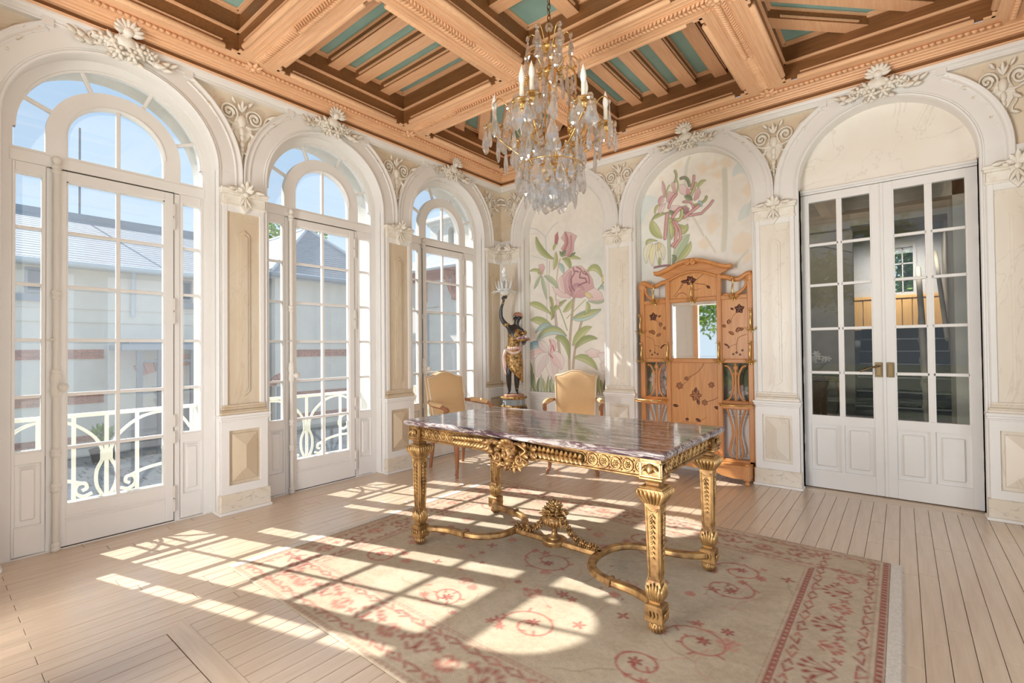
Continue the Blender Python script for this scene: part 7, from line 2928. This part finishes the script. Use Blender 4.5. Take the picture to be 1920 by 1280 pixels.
    M = T(*hd) @ Matrix.Rotation(math.radians(-28), 4, 'Z') @ Matrix.Rotation(math.radians(-14), 4, 'X')
    f.M = M
    f.ball((0, -.054, -.002), (.010, .014, .014), 8, 6)
    f.ball((0, -.052, -.026), (.017, .008, .006), 8, 5)
    f.ball((0, -.050, -.035), (.014, .008, .006), 8, 5)
    for s in (-1, 1):
        f.ball((s * .019, -.050, .016), (.014, .007, .004), 8, 5)
        f.ball((s * .052, .0, -.006), (.006, .012, .018), 8, 6)
        f.ball((s * .024, -.044, -.012), (.012, .010, .010), 8, 5)
    f.build('face', ebony, body)
    e = MB()
    e.M = M
    for s in (-1, 1):
        e.ball((s * .019, -.0505, .006), (.009, .006, .005), 8, 6)
    e.build('eyes', gilt_white, body)
    c = MB()
    c.M = M
    c.lathe([(.060, .018), (.064, .026), (.062, .038), (.054, .055), (.036, .070), (.012, .077), (0.001, .078)], 16, (0, .004, -.004))
    c.build('cap', red_cap, t)
    # tunic: gilded bodice with a band, wound skirt with a slanting hem
    b = MB()
    n = 28
    def shell(rows, mb):
        vs = []
        for (cx, cy, z, rx, ry, tilt, wav) in rows:
            for i in range(n):
                a = 2 * PI * i / n
                k = 1 + wav * math.sin(a * 7 + z * 30)
                vs.append((cx + rx * k * math.cos(a), cy + ry * k * math.sin(a), z + tilt * math.cos(a)))
        fs = []
        for j in range(len(rows) - 1):
            for i in range(n):
                fs.append((j * n + i, j * n + (i + 1) % n, (j + 1) * n + (i + 1) % n, (j + 1) * n + i))
        mb.add(vs, fs, True)
    shell([(.002, 0, Z + .55, .080, .066, 0, 0), (.005, -.004, Z + .60, .072, .060, 0, .02), (.014, -.004, Z + .66, .080, .062, 0, .02), (.022, -.002, Z + .72, .088, .064, 0, .02), (.024, 0, Z + .765, .086, .058, -.012, .02), (.026, .002, Z + .80, .070, .046, -.012, 0)], b)
    tunic = b.build('tunic', gold_cloth, t)
    for nm, prof, at in (('sleeve', [(.036, -.02), (.044, 0), (.038, .022), (.026, .03)], (.128, .004, Z + .745)), ('sleeve', [(.034, -.018), (.042, 0), (.036, .02)], (-.082, 0, Z + .845)),
                         ('bracelet', [(.0175, -.007), (.021, 0), (.0175, .007)], (-.122, -.033, Z + 1.108)), ('anklet', [(.024, -.006), (.027, 0), (.024, .006)], (.038, .012, Z + .062))):
        b = MB()
        b.lathe(prof, 12, at)
        b.build(nm, gold_cloth, t)
    s = MB()
    shell([(.0, 0, Z + .585, .084, .070, 0, .02), (0, -.004, Z + .54, .096, .080, -.004, .04), (.0, -.006, Z + .46, .108, .090, -.02, .05), (.004, -.006, Z + .38, .112, .094, -.05, .06), (.008, -.004, Z + .30, .110, .092, -.085, .07), (.010, 0, Z + .245, .106, .090, -.105, .07), (.010, 0, Z + .246, .098, .082, -.105, .07)], s)
    s.build('skirt', gold_cloth, t)
    s = MB()
    for k in range(22):
        a = 2 * PI * k / 22
        s.ball((.0 + .088 * math.cos(a), -.002 + .076 * math.sin(a), Z + .555 + .012 * math.cos(a)), (.020, .020, .022), 8, 6)
    P = smooth_path([(-.085, -.05, Z + .55), (-.110, -.045, Z + .47), (-.105, -.035, Z + .38), (-.098, -.03, Z + .30), (-.085, -.03, Z + .24)], 5)
    s.tube(P, [.020] * 6 + [.024] * 8 + [.018] * 7, 8)
    s.tube(smooth_path([(-.07, -.055, Z + .54), (-.02, -.088, Z + .50), (.05, -.085, Z + .51), (.085, -.05, Z + .545)], 4), .018, 8)
    s.build('sash', rose_cloth, t)
    # dish of fruit
    d = MB()
    d.lathe([(.02, -.008), (.06, -.002), (.082, .010), (.086, .016), (.08, .018), (.03, .010)], 20, (.122, -.170, Z + .645))
    dish = d.build('dish', gold_cloth, t)
    d = MB()
    rnd = random.Random(2)
    for k in range(30):
        a, r = rnd.random() * 6.3, .066 * math.sqrt(rnd.random())
        d.ball((.122 + r * math.cos(a), -.170 + r * math.sin(a), Z + .668 + (.07 - r) * .55), .0155, 7, 5)
    d.build('fruit', mat('plum_fruit', (0.28, 0.13, 0.14), rough=.3, c2=(0.55, 0.42, 0.40), scale=40), dish)
    # glass lamp
    x, y, z = -.100, -.040, Z + 1.205
    g = MB()
    g.lathe([(.014, -.03), (.016, -.01), (.022, .0), (.016, .006)], 10, (x, y, z))
    lamp = g.build('lamp_socket', brass, t)
    g = MB()
    g.lathe([(.020, 0), (.048, .018), (.072, .05), (.080, .078), (.076, .080), (.066, .052), (.044, .024), (.016, .008)], 16, (x, y, z))
    g.build('lamp_bowl', frost, lamp)
    for k in range(10):
        a = 2 * PI * k / 10
        o = (math.cos(a), math.sin(a))
        g = MB()
        hh = .9 if k % 2 else 1.25
        g.leaf((x + o[0] * .05, y + o[1] * .05, z + .05), (o[0] * 1.15, o[1] * 1.15, hh), (o[0], o[1], -.3), .150, .052, .22, curl=-.9, n=6, serr=.25)
        g.leaf((x + o[0] * .068, y + o[1] * .068, z + .05), (o[0], o[1], .15), (0, 0, 1), .110, .044, .2, curl=-.8, n=5, serr=.2)
        g.build('glass_leaf', frost, lamp)
    g = MB()
    g.lathe([(.020, .02), (.032, .06), (.020, .11), (.026, .15), (.016, .19), (.024, .22), (.013, .255), (.020, .28), (.009, .31), (.012, .325), (.001, .345)], 10, (x, y, z))
    for zz in (.15, .22, .28):
        for k in range(6):
            a = 2 * PI * k / 6
            g.leaf((x + .012 * math.cos(a), y + .012 * math.sin(a), z + zz - .02), (math.cos(a) * .6, math.sin(a) * .6, 1), (math.cos(a), math.sin(a), 0), .055, .024, .25, curl=-.5, n=4)
    g.build('glass_spire', frost, lamp)
torchere()

# ================================================================= chandelier
def crystal():
    m = bpy.data.materials.new('cut_crystal')
    m.use_nodes = True
    nt = m.node_tree
    nt.nodes.clear()
    N, L = nt.nodes.new, nt.links.new
    o = N('ShaderNodeOutputMaterial')
    t = N('ShaderNodeBsdfTransparent')
    t.inputs[0].default_value = (.97, .97, .98, 1)
    g = N('ShaderNodeBsdfGlass')
    g.inputs['Roughness'].default_value = .02
    g.inputs['IOR'].default_value = 1.5
    s = N('ShaderNodeBsdfGlossy')
    s.inputs['Roughness'].default_value = .05
    x = N('ShaderNodeMixShader')
    x.inputs[0].default_value = .55
    y = N('ShaderNodeMixShader')
    y.inputs[0].default_value = .20
    L(t.outputs[0], x.inputs[1])
    L(g.outputs[0], x.inputs[2])
    L(x.outputs[0], y.inputs[1])
    L(s.outputs[0], y.inputs[2])
    d = N('ShaderNodeBsdfTranslucent')  # whitish translucent share stands in for window reflections in the drops
    d.inputs[0].default_value = (.95, .95, .96, 1)
    z = N('ShaderNodeMixShader')
    z.inputs[0].default_value = .14
    L(y.outputs[0], z.inputs[1])
    L(d.outputs[0], z.inputs[2])
    L(z.outputs[0], o.inputs[0])
    return m
cry = crystal()
candle_m = mat('candle_sleeve', (0.80, 0.75, 0.64), rough=.5)
bulb_m = mat('flame_bulb_glass', (0.86, 0.84, 0.78), rough=.12)
gilt_br = mat('gilt_brass', (0.80, 0.52, 0.20), rough=.24, metal=1.0, c2=(0.66, 0.40, 0.14), scale=30)
def drop_mesh(name, L, W):
    m = MB()
    n = 8
    prof = [(.0015, 0), (W * .22, -L * .12), (W * .20, -L * .22), (W * .36, -L * .42), (W * .5, -L * .66), (W * .42, -L * .84), (W * .2, -L * .95), (.001, -L)]
    vs = []
    for r, z in prof:
        for i in range(n):
            a = 2 * PI * i / n
            k = 1.0 if i % 2 == 0 else .82
            vs.append((r * k * math.cos(a), r * k * .45 * math.sin(a), z))
    fs = [(j * n + i, (j + 1) * n + i, (j + 1) * n + (i + 1) % n, j * n + (i + 1) % n) for j in range(len(prof) - 1) for i in range(n)]
    m.add(vs, fs)
    m.ball((0, 0, W * .26), (W * .28, W * .16, W * .28), 7, 5, smooth=False)
    return m.mesh(name, cry)
def chandelier():
    CX, CY = 2.585, -2.585
    t = empty('crystal_chandelier', loc=(CX, CY, 2.1), label='large gilt brass chandelier hung with crystal drops and candle bulbs below the coffered ceiling', category='chandelier')
    O = 2.1
    DR = {k: drop_mesh('crystal_drop', *v) for k, v in dict(l=(.150, .074), m=(.118, .060), s=(.085, .048), x=(.175, .052)).items()}
    rnd = random.Random(5)
    def drops(parent, items):
        for k, x, y, z in items:
            a = math.atan2(y, x) + PI / 2 + rnd.uniform(-.7, .7)
            inst('crystal_drop', DR[k], parent, M=T(x, y, z - O) @ RZ(a))
    # chain
    m = MB()
    z = 3.215
    k = 0
    while z < 3.70:
        pts = [((.010 * math.cos(a), 0, z + .022 * math.sin(a)) if k % 2 else (0, .010 * math.cos(a), z + .022 * math.sin(a))) for a in [2 * PI * i / 10 for i in range(10)]]
        m.M = T(0, 0, -O)
        m.tube(pts, .0032, 5, closed=True)
        z += .034
        k += 1
    m.lathe([(.05, 3.69), (.045, 3.675), (.02, 3.66), (.008, 3.65)], 14)
    m.M = None
    m.build('chain', bronze, t)
    # centre stem and bowls
    m = MB()
    m.M = T(0, 0, -O)
    m.tube([(0, 0, 2.30), (0, 0, 3.21)], .006, 8)
    m.lathe([(.012, 3.035), (.030, 3.040), (.050, 3.055), (.052, 3.065), (.040, 3.085), (.018, 3.10), (.010, 3.115)], 16)
    m.lathe([(.020, 2.880), (.055, 2.890), (.062, 2.905), (.048, 2.925), (.020, 2.945), (.010, 2.96)], 16)
    m.lathe([(.03, 2.245), (.07, 2.262), (.092, 2.285), (.098, 2.300), (.094, 2.318), (.098, 2.330), (.090, 2.336), (.03, 2.336)], 24)
    for r, zz, k_ in ((.052, 3.066, 10), (.062, 2.906, 12), (.098, 2.31, 18)):
        for i in range(k_):
            a = 2 * PI * i / k_
            m.leaf((r * .8 * math.cos(a), r * .8 * math.sin(a), zz), (math.cos(a), math.sin(a), -.6), (math.cos(a), math.sin(a), .5), .04, .024, .25, curl=.5, n=3)
    m.M = None
    m.build('stem', gilt_br, t)
    m = MB()
    m.M = T(0, 0, -O)
    m.lathe([(.010, 2.336), (.030, 2.35), (.018, 2.37), (.034, 2.42), (.040, 2.46), (.022, 2.50), (.030, 2.53), (.018, 2.56), (.026, 2.60), (.012, 2.66)], 10, smooth=False)
    m.ball((0, 0, 3.19), (.024, .024, .028), 10, 6, smooth=False)
    m.M = None
    m.build('glass_baluster', cry, t)
    # cage ribs
    for i in range(6):
        a = 2 * PI * (i + .25) / 6
        c, s = math.cos(a), math.sin(a)
        m = MB()
        m.M = T(0, 0, -O)
        P = smooth_path([(.045 * c, .045 * s, 2.905), (.10 * c, .10 * s, 2.925), (.155 * c, .155 * s, 2.885), (.165 * c, .165 * s, 2.80), (.150 * c, .150 * s, 2.66), (.165 * c, .165 * s, 2.52), (.185 * c, .185 * s, 2.42), (.150 * c, .150 * s, 2.34), (.095 * c, .095 * s, 2.305)], 6)
        m.tube(P, .0055, 6)
        m.scroll((.150 * c, .150 * s, 2.905), (c, s, 0), (0, 0, 1), .02, .006, 1.1, .0045, .004, n=10, sides=5)
        m.M = None
        rib = m.build('rib', gilt_br, t)
        drops(rib, [('s', .158 * c, .158 * s, 2.845), ('m', .185 * c, .185 * s, 2.475)] + [('s', .162 * c, .162 * s, 2.74)])
        # small top scrolls with drops
        m = MB()
        m.M = T(0, 0, -O)
        a2 = a + .3
        c2, s2 = math.cos(a2), math.sin(a2)
        P = smooth_path([(.04 * c2, .04 * s2, 3.06), (.075 * c2, .075 * s2, 3.13), (.105 * c2, .105 * s2, 3.155), (.13 * c2, .13 * s2, 3.13)], 5)
        m.tube(P, .003, 5)
        P = smooth_path([(.045 * c2, .045 * s2, 3.055), (.09 * c2, .09 * s2, 3.07), (.12 * c2, .12 * s2, 3.055), (.13 * c2, .13 * s2, 3.035)], 5)
        m.tube(P, .003, 5)
        P = smooth_path([(.05 * c, .05 * s, 2.915), (.10 * c, .10 * s, 2.985), (.15 * c, .15 * s, 2.975), (.185 * c, .185 * s, 2.94)], 5)
        m.tube(P, .003, 5)
        m.M = None
        b = m.build('top_scroll', gilt_br, t)
        drops(b, [('m', .13 * c2, .13 * s2, 3.115), ('s', .13 * c2, .13 * s2, 3.025), ('s', .185 * c, .185 * s, 2.925), ('s', .06 * c, .06 * s, 3.045), ('s', .07 * c2, .07 * s2, 2.885), ('m', .11 * c, .11 * s, 2.90)])
    # candle arms
    def arm(a, r, zc, zr, big):
        c, s = math.cos(a), math.sin(a)
        m = MB()
        m.M = T(0, 0, -O)
        P = smooth_path([(.09 * c, .09 * s, zr), (.14 * c, .14 * s, zr - .03), (.20 * c if big else .16 * c, .20 * s if big else .16 * s, zr - .01), (r * .93 * c, r * .93 * s, zr + .08 if big else zr + .06), (r * c, r * s, zc - .03)], 6)
        m.tube(P, .0065, 6)
        m.scroll((r * .62 * c, r * .62 * s, zr + .045), (c, s, 0), (0, 0, 1), .032, .008, 1.3, .005, .0045, n=14, sides=5)
        m.M = None
        o = m.build('arm', gilt_br, t)
        q = MB()
        q.M = T(r * c, r * s, zc - O)
        q.lathe([(.010, -.035), (.020, -.030), (.014, -.020), (.030, -.008), (.052, .002), (.056, .010), (.050, .008), (.018, .004), (.018, .020), (.014, .022)], 14)
        for k in range(8):
            b = 2 * PI * k / 8
            q.leaf((.035 * math.cos(b), .035 * math.sin(b), .0), (math.cos(b), math.sin(b), -.1), (0, 0, 1), .028, .026, .2, curl=.4, n=3)
        q.build('candle_cup', gilt_br, o)
        q = MB()
        q.M = T(r * c, r * s, zc - O)
        q.tube([(0, 0, .015), (0, 0, .105)], .0125, 10)
        q.build('candle', candle_m, o)
        q = MB()
        q.M = T(r * c, r * s, zc - O)
        q.lathe([(.0105, .103), (.016, .125), (.0175, .140), (.014, .165), (.008, .185), (.002, .205), (.0005, .21)], 10)
        q.build('candle_bulb', bulb_m, o)
        it = []
        for k in range(6):
            b = 2 * PI * k / 6 + a
            it.append(('lms'[k % 3], r * c + .056 * math.cos(b), r * s + .056 * math.sin(b), zc - .012))
        it += [('x', r * .80 * c, r * .80 * s, zr + .03), ('m', r * .5 * c, r * .5 * s, zr - .04)]
        drops(o, it)
    for i in range(6):
        arm(2 * PI * (i + .62) / 6, .335, 2.585, 2.44, True)
    for i in range(3):
        arm(2 * PI * (i + .30) / 3, .215, 2.675, 2.50, False)
    # outward wires with hanging drops above the cups
    for i in range(6):
        a = 2 * PI * (i + .12) / 6
        c, s = math.cos(a), math.sin(a)
        m = MB()
        m.M = T(0, 0, -O)
        P = smooth_path([(.12 * c, .12 * s, 2.42), (.22 * c, .22 * s, 2.50), (.29 * c, .29 * s, 2.64), (.34 * c, .34 * s, 2.675), (.375 * c, .375 * s, 2.64)], 5)
        m.tube(P, .0035, 5)
        m.M = None
        o = m.build('wire_spray', gilt_br, t)
        drops(o, [('x', .375 * c, .375 * s, 2.62), ('m', .29 * c, .29 * s, 2.62), ('l', .25 * c, .25 * s, 2.53), ('m', .2 * c, .2 * s, 2.46)])
    # the basket of drops underneath
    m = MB()
    m.M = T(0, 0, -O)
    for r, z in ((.20, 2.33), (.155, 2.275), (.10, 2.235)):
        pts = [(r * math.cos(b), r * math.sin(b), z) for b in [2 * PI * k / 28 for k in range(28)]]
        m.tube(pts, .004, 5, closed=True)
    for k in range(6):
        b = 2 * PI * k / 6
        m.tube([(.09 * math.cos(b), .09 * math.sin(b), 2.30), (.155 * math.cos(b), .155 * math.sin(b), 2.275), (.20 * math.cos(b), .20 * math.sin(b), 2.33)], .003, 5)
    m.M = None
    o = m.build('basket_ring', gilt_br, t)
    it = []
    for r, z, n, kk in ((.20, 2.325, 18, 'l'), (.155, 2.268, 14, 'x'), (.10, 2.228, 10, 'l'), (.05, 2.235, 6, 'l')):
        for k in range(n):
            b = 2 * PI * (k + .5 * (n % 4)) / n
            it.append((kk if k % 2 else 'm', r * math.cos(b), r * math.sin(b), z))
    it.append(('l', 0, 0, 2.24))
    drops(o, it)
    m = MB()
    m.ball((0, 0, 2.205 - O), (.03, .03, .03), 10, 7, smooth=False)
    m.build('crystal_ball', cry, t)
chandelier()
